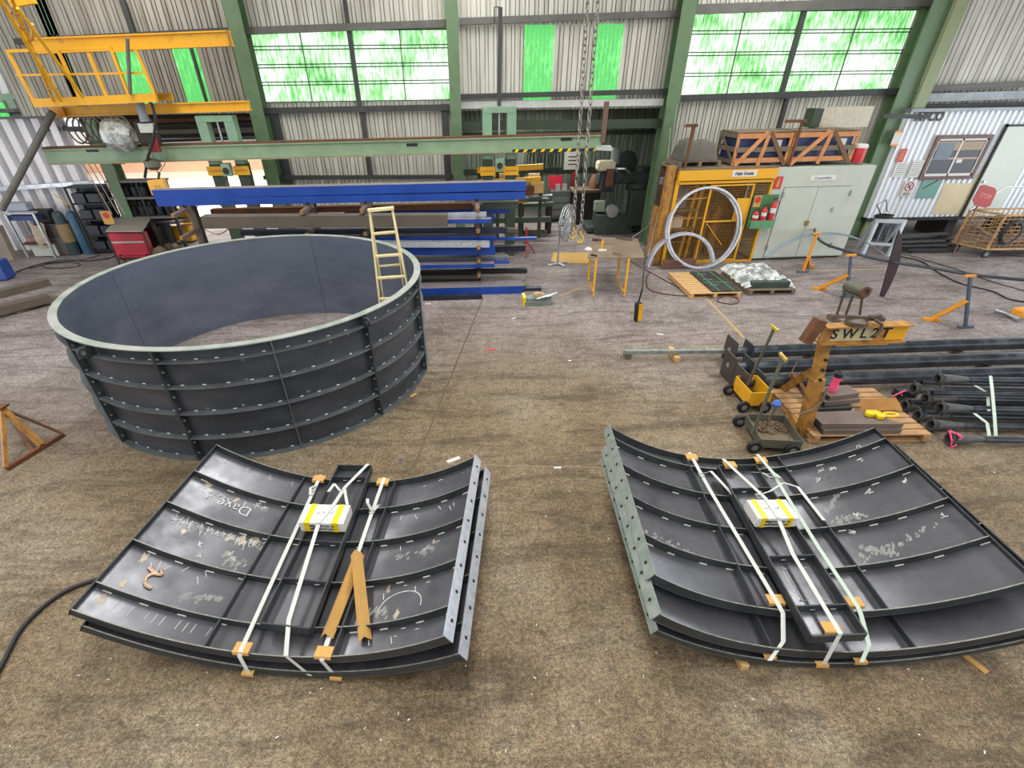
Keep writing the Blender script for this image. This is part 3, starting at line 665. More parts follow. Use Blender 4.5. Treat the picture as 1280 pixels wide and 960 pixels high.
strap('white strap on the right side of the right stack, just right of its carton', [fz(fB, .213, -.02), fz(fB, .212, .16)+V((0, 0, .05)), fz(fB, .21, .3)+V((0, 0, .03)), fz(fB, .205, .66), fz(fB, .20, .985), fz(fB, .20, 1.01)+V((0, 0, -.02)), W(1086, 806, .27), W(1077, 828, .2)], sideR,
      buckle=fz(fB, .185, .2)+V((0, 0, .02)), guards=((fz(fB, .213, .03), 0), (fz(fB, .20, .96), 0), (W(1074, 828, .13), 0)), tails=([(0, 0, .02), (-.1, .05, .06), (-.22, .08, .05)], [(.02, 0, .03), (.03, -.1, .1), (-.01, .06, .09)]), m=STRAPG)
# cardboard angles left lying on the frame
def angle(label, p0, p1, w=.10):
    p0, p1 = V(p0), V(p1); b = MB(); d, sd, uu, L = b.frame(p0, p1)
    b.prism([p0-sd*w*.58-uu*w*.85, p0+uu*0, p0+uu*.006, p0-sd*w*.58-uu*(w*.85-.006)], d*L); b.prism([p0+sd*w*.58-uu*w*.85, p0, p0+uu*.006, p0+sd*w*.58-uu*(w*.85-.006)], d*L)
    return tag(b.build('cardboard_angle', CARD, sharp=20), label, 'cardboard')
angle('brown cardboard corner angle leaning left on the left stack, shorter of the pair', W(447, 688, .42), W(406, 792, .40))
angle('brown cardboard corner angle standing right on the left stack, longer of the pair', W(444, 687, .50), W(455, 796, .42))
# ------------------------------------------------------------------ the big ring tank
DC, DR, DH = V((-3.66, 8.52, 0)), 2.837, 1.741
dr = thing('steel_ring_tank', 'big open-topped dark steel ring with outside ribs, a ladder standing in it', 'tank', DC)
def ringb(r0, r1, z0, z1, n=128):
    b = MB(); vs = []
    for r, z in ((r0, z0), (r1, z0), (r1, z1), (r0, z1)): vs += [DC+V((r*math.cos(2*PI*k/n), r*math.sin(2*PI*k/n), z)) for k in range(n)]
    fs = [[a*n+k, a*n+(k+1) % n, ((a+1) % 4)*n+(k+1) % n, ((a+1) % 4)*n+k] for a in range(4) for k in range(n)]
    return b.add(vs, fs)
ringb(DR-.1, DR-.095, 0, DH-.012).build('shell_plate', MILLB, dr)
ringb(DR-.105, DR-.1, .004, DH-.014).build('inner_face', mat('pale_blue_grey_steel', (92, 100, 116), .36, .45, scale=.8, rgb2=(132, 140, 156), mix=.42, sharp=.28, stretch=(1, 1, 3)), dr, label='smooth blue-grey inner face')  # inside of the shell, coloured paler and bluer than its outside
RIMM = mat('chalky_rim_steel', (158, 159, 154), .6, .2, scale=3, rgb2=(112, 134, 116), mix=.42)
ringb(DR-.112, DR, DH-.014, DH).build('top_flange', RIMM, dr, label='pale scuffed top flange')
for z in (1.56, 1.19, .79, .385): ringb(DR-.095, DR, z-.007, z+.007).build('ring_rib', RIBL, dr)
ringb(DR-.095, DR, 0, .014).build('bottom_flange', RIBL, dr)
angs = [-126, -96.2, -67, -39.2, -5.9, 24, 54, 84, 114, 144, 174, 204]
for i, a in enumerate(angs):
    a = math.radians(a); er = V((math.cos(a), math.sin(a), 0)); et = V((-er.y, er.x, 0))
    wide = i in (0, 1, 3, 4)
    c = DC+er*(DR-.05)
    o = MB().bar(c+V((0, 0, .01)), c+V((0, 0, DH-.02)), .03 if wide else .014, .112, up=er).build('bolted_joint' if wide else 'upright_stiffener', MILLD if wide else RIBL, dr)
    if wide:
        b = MB()
        for k in range(9):
            for sg in (-1, 1):
                p = c+er*.012+V((0, 0, .12+k*.185)); MB().lathe(p+et*sg*.015, [(.018, 0), (.018, .016), (.01, .016), (.01, .026)], 6, et*sg).build('bolt', GRAYG, o)
for a in (-116, -40.5, 60, 140):
    a = math.radians(a); er = V((math.cos(a), math.sin(a), 0)); et = V((-er.y, er.x, 0)); c = DC+er*(DR+.02)+V((0, 0, DH-.1))
    b = MB(); P = [er*-.1+V((0, 0, -.09)), er*.02+V((0, 0, -.09))]+[er*(.05+.07*math.cos(t))+V((0, 0, .0+.07*math.sin(t))) for t in [-PI/2+PI*k/8 for k in range(9)]]+[er*-.1+V((0, 0, .07))]
    o = b.prism([c+p-et*.01 for p in P], et*.02).build('lifting_lug', MILLD, dr)
    b = MB()
    for sg in (-1, 1): b.lathe(c+er*.05+et*sg*.008, [(.028, 0), (.028, .005)], 14, et*sg)
    b.build('lug_hole', EDGE, o)
b = MB()
for z in (1.56, 1.19, .79, .385, .014):
    for k in range(62):
        a = 2*PI*k/62+random.uniform(-.01, .01); r = DR-.088
        p = [DC+V((r*math.cos(a+q), r*math.sin(a+q), z+.012)) for q in (0, .016)]; b.tube(p, .007, 4)
b.build('stitch_weld', STITCH, dr)
b = MB()
for z in (1.3, .95, .55):
    for k in range(44):
        a = 2*PI*(k+random.uniform(-.2, .2))/44; r = DR-.106
        b.tube([DC+V((r*math.cos(a), r*math.sin(a), z+random.uniform(-.01, .01))), DC+V((r*math.cos(a+.012), r*math.sin(a+.012), z+.006))], .005, 4)
for a in (168.6, 84, 24):
    a = math.radians(a); r = DR-.106; b.tube([DC+V((r*math.cos(a), r*math.sin(a), .02)), DC+V((r*math.cos(a), r*math.sin(a), DH-.05))], .006, 4)
b.build('inside_seam', mat('seam_grey', (88, 92, 96), .5, .5, .2, 10), dr)
b = MB()
for k in range(34):
    a = math.radians(random.uniform(-92, -8)); z = random.choice((1.19, .79, .385, 1.5))+random.uniform(-.06, .06); r = DR-.093
    p = lambda dx, dz: DC+V((r*math.cos(a+dx/r), r*math.sin(a+dx/r), z+dz))
    n = 8; b.add([p(.03*math.cos(2*PI*j/n)*random.uniform(.5, 1.4), .02*math.sin(2*PI*j/n)*random.uniform(.5, 1.4)) for j in range(n)], [list(range(n))])
b.build('scorch_mark', mat('chalky_scuff', (118, 112, 106), .7, .3, .3, 20), dr)
# step ladder standing in the ring
lb0, lb1 = V((-1.67, 8.78, 0)), V((-.98, 8.80, 0)); lx = V((1, 0, 0)); gy = V((0, 1, 0))
ldr = thing('step_ladder', 'pale yellow step ladder standing inside the big steel ring', 'ladder', (lb0+lb1)/2)
sA, sB = D(462, 263, 9.25), D(490, 260, 9.28)
for p, q in ((lb0, sA), (lb1, sB)): MB().bar(p, q, .03, .075, up=gy).build('rail', BRASSY, ldr)
NTR = 7
for k in range(1, NTR):
    f = k/NTR; a, b_ = lerp(lb0, sA, f), lerp(lb1, sB, f); MB().bar(a, b_, .085, .03).build('tread', BRASSY, ldr)
MB().bar(sA-lx*.03, sB+lx*.03, .14, .04).build('top_cap', BRASSY, ldr)
rA, rB = V((-1.62, 9.5, 0)), V((-1.28, 9.5, 0))
for p, q in ((rA-lx*.05, sA), (rB+lx*.05, sB)): MB().bar(p, q+gy*.04, .025, .04, up=gy).build('rear_leg', BRASSY, ldr)
for f in (.3, .62): MB().bar(lerp(rA, sA, f), lerp(rB, sB, f), .03, .03).build('rear_brace', BRASSY, ldr)
# rusty yellow trestle at the left edge
tw = thing('trestle_stand', 'worn yellow triangular trestle stand at the left edge of the floor', 'stand', W(20, 560))
f0, f1 = W(10, 588), W(80, 545); ap = W(-6, 470, 0); gx = (f0+f1)/2
apx = D(2, 510, gx.y+.35)
MB().bar(f0+V((0, 0, .03)), f1+V((0, 0, .03)), .06, .06).build('foot_bar', RUST, tw)
MB().bar(lerp(f0, f1, .62)+V((0, 0, .06)), apx, .07, .07, up=(0, 1, 0)).build('brace', YELD, tw)
MB().bar(f1+V((0, 0, .05)), apx, .03, .03, up=(0, 1, 0)).build('tie_rod', RUST, tw); MB().bar(f0+V((0, 0, .05)), apx, .05, .05, up=(0, 1, 0)).build('leg', YELD, tw)
f2 = apx+V((-.55, .55, 0)); f2.z = .03; MB().bar(f2, apx, .06, .06, up=(0, 1, 0)).build('leg', YELD, tw); MB().bar(f2, lerp(f0, f1, .45)+V((0, 0, .03)), .05, .05).build('foot_tie', RUST, tw)
MB().box(apx+V((0, 0, .02)), (.14, .14, .03)).build('head_plate', RUST, tw)
# hose on the floor at lower left
def hosepx(name, label, pts, r, m, z=None, cat='hose', sub=6):
    z = r if z is None else z
    P = [W(u, v, z) for u, v in pts]; Q = []
    for i in range(len(P)-1):              # Catmull-Rom
        p0, p1, p2, p3 = P[max(0, i-1)], P[i], P[i+1], P[min(len(P)-1, i+2)]
        for k in range(sub):
            t = k/sub; Q.append(.5*((2*p1)+(p2-p0)*t+(2*p0-5*p1+4*p2-p3)*t*t+(3*p1-p0-3*p2+p3)*t**3))
    Q.append(P[-1]); o = MB().tube(Q, r, 7).build(name, m); return tag(o, label, cat)
hosepx('rubber_hose', 'black rubber hose on the floor left of the left steel stack', [(-8, 850), (4, 828), (24, 790), (52, 760), (84, 738), (118, 725), (150, 716)], .022, BLACK)
# ------------------------------------------------------------------ cantilever rack and its steel
RK = thing('cantilever_rack', 'brown steel cantilever rack holding the blue beams behind the ring tank', 'rack', D(430, 300, 13.3)*V((1, 1, 0)) if False else V((-2.5, 13.3, 0)))
RKM = mat('rack_brown_steel', (104, 88, 80), .6, .1, .15, 4)
postx = [D(u, 300, 13.2).x for u in (252, 398, 466, 597)]
for x in postx:
    MB().sect((x, 13.25, 0), (x, 13.25, 2.1), isect(.16, .2, .02, .015), up=(0, 1, 0)).build('post', RKM, RK)
    MB().bar((x, 12.3, .04), (x, 14.2, .04), .14, .08).build('foot', RKM, RK)
    for z in (.42, .78, 1.1, 1.48, 1.98):
        MB().bar((x, 12.32, z), (x, 13.2, z), .1, .08).build('arm', RKM, RK)
        MB().box((x, 12.3, z+.01), (.06, .03, .07)).build('arm_tip', YELD, RK)
    o = MB().box((x, 12.97, 2.06), (.26, .05, .2)).build('head_plate', RKM, RK); MB().lathe((x, 12.94, 2.06), [(.04, 0), (.04, .01)], 12, (0, -1, 0)).build('bolt_hole', INK, o)
def beam(label, u0, v0, u1, v1, Y, h, dep, kind, m, top=None, u0x=None):
    a, c = D(u0, v0, Y), D(u1, v1, Y)
    b = MB(); ctr = V((0, dep/2, -h/2))
    s = {'box': None, 'C': csect(dep, h, .014), 'I': isect(dep, h, .018, .012), 'pipe': None}[kind]
    if kind == 'box':
        t = .012; a2, c2 = a+ctr, c+ctr
        for y, z, w, hh in ((-dep/2+t/2, 0, t, h), (dep/2-t/2, 0, t, h), (0, h/2-t/2, dep-2*t, t), (0, -h/2+t/2, dep-2*t, t)): b.bar(a2+V((0, y, z)), c2+V((0, y, z)), w, hh)
    else: b.sect(a+ctr, c+ctr, s)
    ms = [m]
    if top:
        ms.append(top); b.mi(1); b.bar(a+V((0, dep/2, .003)), c+V((0, dep/2, .003)), dep*.98, .004)
    return tag(b.build('steel_beam', ms), label, 'steel beam', 'steel lengths on the cantilever rack')
beam('topmost long bright blue channel across the rack', 189, 238, 658, 227, 12.95, .19, .3, 'C', BLUE, DUST)
beam('blue channel directly under the topmost blue one', 194, 249, 657, 240, 12.93, .16, .28, 'C', BLUE)
beam('rust-red beam below the two long blue channels', 262, 262, 597, 254, 13.35, .13, .2, 'box', RUST)
beam('grey-green square tube end right of the top of the rack', 600, 253, 648, 252, 13.5, .17, .2, 'box', mat('grey_green_steel', (70, 78, 74), .55, .1, .15, 4))
beam('blue channel behind the rust-red beam, ending past the rack post', 430, 263, 637, 260, 13.6, .13, .2, 'C', BLUE, DUST)
beam('thick brown-grey box beam lying across the middle of the rack', 250, 271, 559, 269, 12.35, .26, .3, 'box', TAUPE)
beam('short galvanised channel right of the thick box beam', 540, 268, 608, 266, 12.8, .09, .16, 'C', GALV)
beam('short blue channel just right of the thick box beam', 540, 275, 614, 274, 12.45, .09, .2, 'C', BLUE, DUST)
beam('blue stub ending behind the short galvanised channel', 560, 273, 619, 271, 13.4, .06, .16, 'C', BLUE)
beam('dark blue tube below the thick box beam, pale end', 300, 289, 634, 286, 12.9, .11, .2, 'box', DBLUE)
beam('brown-grey tube beside the dark blue tube below the box beam', 420, 288, 643, 286, 13.35, .09, .16, 'box', TAUPE)
beam('thin blue channel at mid height of the rack', 400, 297, 620, 295, 12.9, .08, .2, 'C', BLUE, DUST)
beam('thin blue flat sticking out furthest right of the rack', 560, 299, 671, 297, 13.1, .05, .12, 'C', BLUE)
beam('galvanised grey channel at mid height of the rack', 430, 303, 612, 303, 12.4, .12, .2, 'C', GALV)
beam('blue channel peeping out behind the galvanised grey channel', 500, 302, 615, 302, 12.75, .13, .2, 'C', BLUE)
beam('blue channel directly below the galvanised grey channel', 480, 312, 619, 311, 12.6, .15, .25, 'C', BLUE)
beam('dark blue tube end on the floor side of the rack by the red stand', 590, 310, 657, 307, 13.5, .15, .2, 'box', DBLUE)
beam('grey tube wrapped in plastic low on the rack', 500, 324, 636, 321, 12.9, .1, .25, 'box', GRAYG)
beam('thin blue channel below the plastic-wrapped tube', 500, 329, 637, 327, 12.7, .05, .15, 'C', BLUE)
beam('lowest blue channel on the rack arms', 500, 332, 618, 330, 12.4, .09, .25, 'C', BLUE, DUST)
beam('black tube lying low, sticking out right of the rack foot', 480, 340, 659, 337, 12.9, .1, .15, 'box', BLACK)
beam('dark brown tube low on the rack near the floor', 480, 345, 600, 344, 12.8, .1, .2, 'box', TAUPE)
beam('dark tube under the dark brown one near the floor', 480, 352, 600, 351, 12.7, .08, .2, 'box', DIRTY)
def floorbeam(label, u0, u1, v, h, dep, m, top=None):
    g = W(u0, v); k = W(u1, v); b = MB(); b.sect(V((g.x, g.y+dep/2, h/2+.002)), V((k.x, g.y+dep/2, h/2+.002)), isect(dep, h, .02, .5*dep) if False else csect(dep, h, .016))
    ms = [m]
    if top: ms.append(top); b.mi(1); b.bar((g.x, g.y+dep/2, h+.004), (k.x, g.y+dep/2, h+.004), dep, .004)
    return tag(b.build('steel_beam', ms), label, 'steel beam')
floorbeam('long blue channel on the floor in front of the rack', 500, 656, 371, .19, .45, BLUE, DUST)
floorbeam('dark tube on the floor in front of the long blue channel', 500, 603, 377, .1, .14, DBLUE)
b = beam('dusky blue tube on the floor behind the grey offcut bundle', 640, 361, 677, 360, 12.3, .13, .2, 'box', DBLUE); del b['group']
# bundle at the end of the floor beam
ob = thing('offcut_bundle', 'grey bundle of sheet offcuts with a yellow end on the floor', 'bundle', W(673, 383))
c = W(673, 382)
b = MB(); b.box(c+V((0, .12, .05)), (.66, .3, .1)); b.box(c+V((.02, .16, .13)), (.6, .24, .06)); b.build('offcut_block', mat('grey_green_sheet', (116, 126, 118), .5, .3, .15, 8), ob)
MB().box(c+V((-.34, .15, .1)), (.07, .34, .22)).build('yellow_end', TAPE, ob)
b = MB(); 
for k in range(3): b.bar(c+V((-.05+.12*k, .0, .17+.02*k)), c+V((.36+.05*k, .22, .19+.02*k)), .06, .01)
b.build('loose_strip', GALV, ob)
for k, (dx, dy, rz) in enumerate(((-.02, .22, .5), (.1, .38, -.5))):
    o = MB().box(c+V((dx, dy, .2 if k == 0 else .13)), (.17, .1, .07), rz).build('timber_offcut', WOOD); tag(o, ['small timber offcut resting on the grey bundle', 'small timber offcut lying behind the grey bundle'][k], 'timber')
o = MB().box(W(636, 353, .01), (.28, .2, .02)).build('red_label_card', RED); tag(o, 'small red and white card on the floor by the rack foot', 'card')
# ------------------------------------------------------------------ work table and fan, chains
tb = thing('work_table', 'steel topped work table with yellow legs beside the fan', 'table', W(770, 350))
zt = .93
c = [W(742, 296, zt), W(797, 298, zt), W(806, 322, zt), W(734, 322, zt)]
MB().prism([p-V((0, 0, .02)) for p in c], (0, 0, .02)).build('tabletop', BROWNP, tb)
YL = mat('yellow_leg_paint', (222, 164, 30), .5, 0, .1, 6)
for (u, v, ut, vt) in ((741, 370, 744, 324), (735, 352, 737, 324), (780, 370, 785, 324), (771, 352, 773, 323)):
    g = W(u, v); MB().bar(g, V((g.x-.01, g.y+.03, zt-.02)), .05, .05, up=(0, 1, 0)).build('leg', YL, tb)
MB().bar(W(735, 350, .35)*V((1, 1, 1)), W(741, 366, .35), .03, .03).build('leg_brace', YELD, tb); MB().bar(W(771, 350, .35), W(780, 366, .35), .03, .03).build('leg_brace', YELD, tb)
def on_table(u, v): return W(u, v, zt)
p = on_table(752, 312); o = MB().lathe(p, [(.03, 0), (.03, .12), (.032, .12), (.032, .2), (.015, .22), (.012, .25)], 12).build('spray_can', [YEL]); tag(o, 'yellow and white spray can standing on the work table', 'spray can')
p = on_table(752, 313)+V((0, -.06, 0)); tag(MB().box(p+V((0, 0, .02)), (.2, .07, .035)).build('white_block', WHITE), 'small white block in front of the spray can on the table', 'block')
b = MB(); p = on_table(733, 312)+V((.05, 0, 0)); b.lathe(p, [(.1, 0), (.09, .03), (.05, .05), (.01, .055)], 9); tag(b.build('crumpled_rag', mat('pinkish_rag', (216, 200, 200), .9, 0, .1, 9)), 'crumpled pale rag at the left end of the work table', 'rag')
p0, p1 = on_table(765, 318), on_table(778, 322); tag(MB().sect(p0+V((0, 0, .03)), p1+V((0, .05, .03)), [(-.03, -.03), (.03, -.03), (.03, -.02), (-.02, -.02), (-.02, .03), (-.03, .03)]).build('angle_offcut', BROWNP), 'short steel angle offcut near the front of the work table', 'offcut')
p0, p1 = on_table(770, 298), on_table(790, 301); tag(MB().bar(p0+V((0, 0, .025)), p1+V((0, 0, .025)), .06, .05).build('flat_bar_offcut', TAUPE), 'flat bar offcut at the back edge of the work table', 'offcut')
p = on_table(740, 301); b = MB(); b.tube([p+V((0, 0, .04)), p+V((.16, -.02, .04))], .035, 10); b.tube([p+V((.16, -.02, .04)), p+V((.26, -.12, .04))], .02, 8); tag(b.build('angle_grinder', [CABLE]), 'dark red angle grinder at the back of the work table', 'grinder')
p = on_table(741, 319)+V((-.05, -.02, 0)); tag(MB().bar(p+V((0, 0, .02)), p+V((.12, -.1, .02)), .05, .03).build('wire_brush', DIRTY), 'dark wire brush at the front left corner of the work table', 'brush')
fan = thing('pedestal_fan', 'grey pedestal fan standing behind the work table', 'fan', W(697, 331))
g = W(697, 331)
b = MB()
for k in range(4):
    a = k*PI/2+.5; b.bar(g+V((0, 0, .04)), g+V((.34*math.cos(a), .3*math.sin(a), .025)), .07, .045)
b.build('base', ALU, fan)
zh_ = Zat(g, 279)
MB().tube([g+V((0, 0, .04)), g+V((0, 0, zh_))], .028, 10).build('pole', ALU, fan)
hc = g+V((.06, 0, zh_)); fd = V((.86, -.5, 0)).normalized()
MB().lathe(hc-fd*.12, [(.06, 0), (.09, .03), (.09, .16), (.05, .2)], 16, fd).build('motor', GRAYG, fan)
b = MB(); fc = hc+fd*.14
fa = V((0, 0, 1)); fb = fd.cross(fa)
for rr, off in ((.5, 0), (.48, .07), (.48, -.07), (.40, .09), (.32, .1), (.24, .112), (.16, .118), (.09, .12), (.36, -.1), (.22, -.115)):
    b.tube([fc+fd*off+(fa*math.cos(2*PI*k/28)+fb*math.sin(2*PI*k/28))*rr for k in range(28)], .009, 5, closed=True)
for k in range(40):
    a = 2*PI*k/40; d_ = fa*math.cos(a)+fb*math.sin(a); b.tube([fc+fd*.12+d_*.08, fc+fd*.1+d_*.36, fc+d_*.5, fc-fd*.1+d_*.36], .006, 4)
b.build('guard', ALU, fan)
b = MB()
for k in range(4):
    a = k*PI/2+.4; d_ = fa*math.cos(a)+fb*math.sin(a); e = fa*math.cos(a+1.0)+fb*math.sin(a+1.0)
    b.add([fc+d_*.05, fc+d_*.45-fd*.03, fc+(d_*.55+e*.45).normalized()*.45+fd*.03, fc+e*.06], [[0, 1, 2, 3]])
b.build('blade', ALU, fan)
PLYs = W(752, 325)
o = MB().prism([W(688, 329), W(735, 330), W(745, 317), W(692, 316)], (0, 0, .02)).build('plywood_sheet', PLY); tag(o, 'plywood sheet lying flat on the floor behind the fan', 'plywood')
# two hanging chains
def chain(label, u0, u1, v1, Y):
    a, c = D(u0, -12, Y), D(u1, v1, Y); a.z = 6.1
    t = thing('lifting_chain', label, 'chain', a)
    n = 42; d = (c-a)/n; L = d.length; me = None
    ax = d.normalized(); s1 = ax.orthogonal().normalized(); s2 = ax.cross(s1)
    for k in range(n):
        m_ = a+d*(k+.5); s = s1 if k % 2 else s2; r = .034; h = L*.64
        P = [m_+ax*(h-r)*1+ax*r*math.sin(q)+s*r*math.cos(q) for q in [PI*j/5 for j in range(6)]]+[m_-ax*(h-r)-ax*r*math.sin(q)-s*r*math.cos(q) for q in [PI*j/5 for j in range(6)]]
        MB().tube(P, .013, 6, closed=True).build('link', CHAINM, t)
    b = MB(); q = [c+V((0, 0, -.02)), c+V((0, 0, -.1)), c+V((.06, 0, -.16)), c+V((.08, 0, -.24)), c+V((.02, 0, -.31)), c+V((-.06, 0, -.29)), c+V((-.09, 0, -.22))]
    b.tube(q, [.02, .03, .03, .034, .034, .028, .014], 8); b.build('hook', GOLD, t)
    b = MB(); b.tube([c+V((.06*math.cos(w), 0, -.05+.08*math.sin(w))) for w in [2*PI*k/12 for k in range(12)]], .014, 6, closed=True); b.build('top_ring', CHAINM, t)
    return t
chain('left chain of the pair hanging in front of the lean-to', 735, 717, 282, 12.9)
chain('right chain of the pair hanging in front of the lean-to', 748, 726, 287, 12.7)
# pendant control on its cable
pc = D(797, 384, 10.2); pe = W(797, 398, .4)
pd = thing('hoist_pendant', 'yellow and black crane pendant control hanging near the work table', 'pendant control', pe)
b = MB(); b.bar(pe+V((0, 0, -.06)), pe+V((-.04, .0, .34)), .13, .1, up=(0, 1, 0)); b.build('pendant_body', BLACK, pd, bev=.02)
MB().bar(pe+V((.03, -.055, -.03)), pe+V((.0, -.055, .32)), .08, .02, up=(0, 1, 0)).build('button_panel', YEL, pd)
top = D(833, 130, 15.2)
b = MB(); P = [pe+V((-.04, 0, .33)), pe+V((0, .02, .6)), D(805, 335, 10.6), D(812, 270, 11.6), D(822, 210, 13.2), top]; b.tube(P, [.02, .02, .014, .012, .012, .012], 6); b.build('cable', BLACK, pd)
# steel bar on timber blocks
a = W(782, 440, .16); c = W(893, 441, .16)
tag(MB().sect(a+V((-.02, 0, 0)), c+V((.4, .05, 0)), csect(.08, .07, .01)).build('steel_bar', GALVG), 'long grey steel channel resting on small timber blocks', 'steel bar')
bd = MB().box(W(785, 449)+V((0, .08, .06)), (.12, .16, .12)).build('timber_block', WOODD, bev=.006); tag(bd, 'dark-topped timber block under the left end of the grey channel', 'timber')
tag(MB().bar(W(846, 453)+V((0, 0, .05)), W(838, 440)+V((0, .05, .05)), .1, .1).build('timber_block', WOOD, bev=.006), 'pale timber block under the middle of the grey channel', 'timber')
# ------------------------------------------------------------------ yellow cage and cabinet along the wall
c0, c1, c2 = W(826, 331), W(938, 326), W(1046, 322); ch = 2.44
c0.z = c1.z = c2.z = 0
dx = (c1-c0).normalized(); nrm = V((dx.y, -dx.x, 0)); up1 = V((0, 0, 1))
cg = thing('gas_bottle_cage', 'yellow wire mesh cage with a white name plate on its header', 'cage', (c0+c1)/2)
wc = (c1-c0).length; K = lambda s, z, o=0.: c0+dx*(s*wc)+up1*z+nrm*o
MB().bar(K(0, ch-.12), K(1, ch-.12), .16, .24).build('header', YEL, cg)
MB().bar(K(0, ch-.3), K(1, ch-.3), .08, .06).build('header_rail', YEL, cg)
for s, w in ((0.01, .09), (.985, .06)): MB().bar(K(s, 0), K(s, ch-.24), w, .08, up=nrm).build('corner_post', YEL, cg)
for z0, s0, s1 in ((.03, 0, 1),): MB().bar(K(s0, z0), K(s1, z0), .06, .05).build('bottom_rail', YEL, cg)
dr_ = MB()
for s in (.36, .80): dr_.bar(K(s, .06, .03), K(s, ch-.36, .03), .045, .035, up=nrm)
for z in (.08, 1.15, ch-.38): dr_.bar(K(.36, z, .03), K(.80, z, .03), .035, .035)
dr_.bar(K(.40, 1.1, .03), K(.62, .5, .03), .02, .012, up=nrm)
dr_.build('gate_frame', YEL, cg)
b = MB()
for s0, s1 in ((0, .36), (.80, 1)):
    for z in (.62, 1.25, 1.75): b.bar(K(s0, z, -.01), K(s1, z, -.01), .025, .025)
b.build('mid_rail', YELD, cg)
b = MB(); n = 42
for k in range(n+1): b.bar(K(k/n, .05, .005), K(k/n, ch-.3, .005), .007, .007, up=nrm)
for k in range(34): b.bar(K(0, .06+k*.062, .012), K(1, .06+k*.062, .012), .007, .007)
b.build('wire_mesh', YELD, cg)
for s, z, w, h in ((.72, 1.45, .36, .55),): MB().bar(K(s-w/2/wc*1, z, .05), K(s+w/2/wc*1, z, .05), .02, h).build('yellow_sign_plate', YEL, cg)
sg = MB().bar(K(.53, ch-.1, .085), K(.78, ch-.1, .085), .008, .15).build('name_plate', WHITE, cg); text(cg, 'name_plate_text', 'High Grade', K(.655, ch-.1, .095), dx, up1, .11, INK, .002)
CB = mat('cage_back_panel', (92, 78, 60), .8, 0, .25, 3)
MB().bar(K(0, ch/2, -1.2), K(1, ch/2, -1.2), .04, ch).build('back_panel', CB, cg); MB().bar(K(0, .7, -.02), K(0, .7, -1.2), .04, 1.4).build('side_panel', YELD, cg)
MB().bar(K(-.0, ch+.02, -.6), K(1, ch+.02, -.6), 1.3, .05).build('roof_panel', WOODD, cg)
# stored behind the mesh
def gc(label, s, o, z, r, h, m):
    p = K(s, z, o); q = MB().lathe(p, [(r, 0), (r, h*.84), (r*.5, h*.95), (r*.3, h)], 16).build('gas_cylinder', m); tag(q, label, 'gas cylinder')
tag(MB().lathe(K(.14, 1.45, -.5), [(.22, 0), (.22, .5), (.2, .52)], 16).build('plastic_drum', mat('grey_blue_plastic', (84, 100, 116), .5, 0, .1, 5)), 'grey-blue drum high behind the left side of the cage mesh', 'drum')
tag(MB().box(K(.12, .95, -.4)+V((0, 0, .14)), (.4, .3, .28), .1).build('cardboard_box', mat('pale_box', (206, 194, 178), .8, 0, .05, 5)), 'pale box behind the left side of the cage mesh', 'box')
for nm, z in (('shelf', 1.42), ('shelf', .92)): MB().bar(K(.02, z-.02, -.5), K(.34, z-.02, -.5), .5, .03).build('shelf', WOODD, cg)
for k, (s, m) in enumerate(((.26, YEL), (.33, YEL), (.43, YELD))): MB().bar(K(s, .05, -.45), K(s+.05, 2., -.5), .07, .07, up=nrm).build('inner_upright', m, cg)
for k, s in enumerate((.5, .64, .9)):
    gc(['brown gas cylinder behind the cage gate, left', 'brown gas cylinder behind the cage gate, right', 'brown gas cylinder behind the right bay of the cage'][k], s, -.7, 0, .13, 1.4, mat('brown_cylinder', (120, 84, 54), .6, 0, .2, 5))
# grey cabinet
cb = thing('steel_cabinet', 'tall pale grey double-door steel cabinet right of the yellow cage', 'cabinet', (c1+c2)/2)
wd = (c2-c1).length+.12; e1 = (c2-c1).normalized(); n1 = V((e1.y, -e1.x, 0)); Q = lambda s, z, o=0.: c1+e1*(s*wd)+up1*z+n1*o
MB().prism([Q(0, .06, 0), Q(1, .06, 0), Q(1, .06, -1.1), Q(0, .06, -1.1)], (0, 0, ch-.06)).build('cabinet_body', LGREY, cb, bev=.01)
MB().prism([Q(.02, 0, -.05), Q(.98, 0, -.05), Q(.98, 0, -1.), Q(.02, 0, -1.)], (0, 0, .06)).build('plinth', DIRTY, cb)
for k, (s0, s1) in enumerate(((.13, .475), (.48, .825))):
    dz = MB().prism([Q(s0, .09, .0), Q(s1, .09, .0), Q(s1, .09, .018), Q(s0, .09, .018)], (0, 0, 1.86)).build('cabinet_door', LGREY, cb)
    MB().prism([Q(s0-.004, .08, .0), Q(s1+.004, .08, .0), Q(s1+.004, .08, .004), Q(s0-.004, .08, .004)], (0, 0, 1.88)).build('door_gap', INK, dz)
    for z in (.3, 1.7): MB().bar(Q(s0 if k == 0 else s1, z, .025), Q(s0 if k == 0 else s1, z+.14, .025), .05, .03, up=n1).build('hinge', GRAYG, dz)
MB().bar(Q(.475, .95, .03), Q(.475, 1.08, .03), .12, .03, up=n1).build('lock_plate', mat('brass_lock', (150, 124, 62), .4, .6, .1, 9), cb)
MB().bar(Q(.70, 1.3, .04), Q(.70, 1.42, .04), .05, .05, up=n1).build('handle', ALU, cb)
MB().bar(Q(.36, ch-.27, .008), Q(.62, ch-.27, .008), .01, .12).build('name_plate', WHITE, cb); text(cb, 'name_plate_text', 'Consumables', Q(.49, ch-.27, .016), e1, up1, .09, GRAYG, .001)
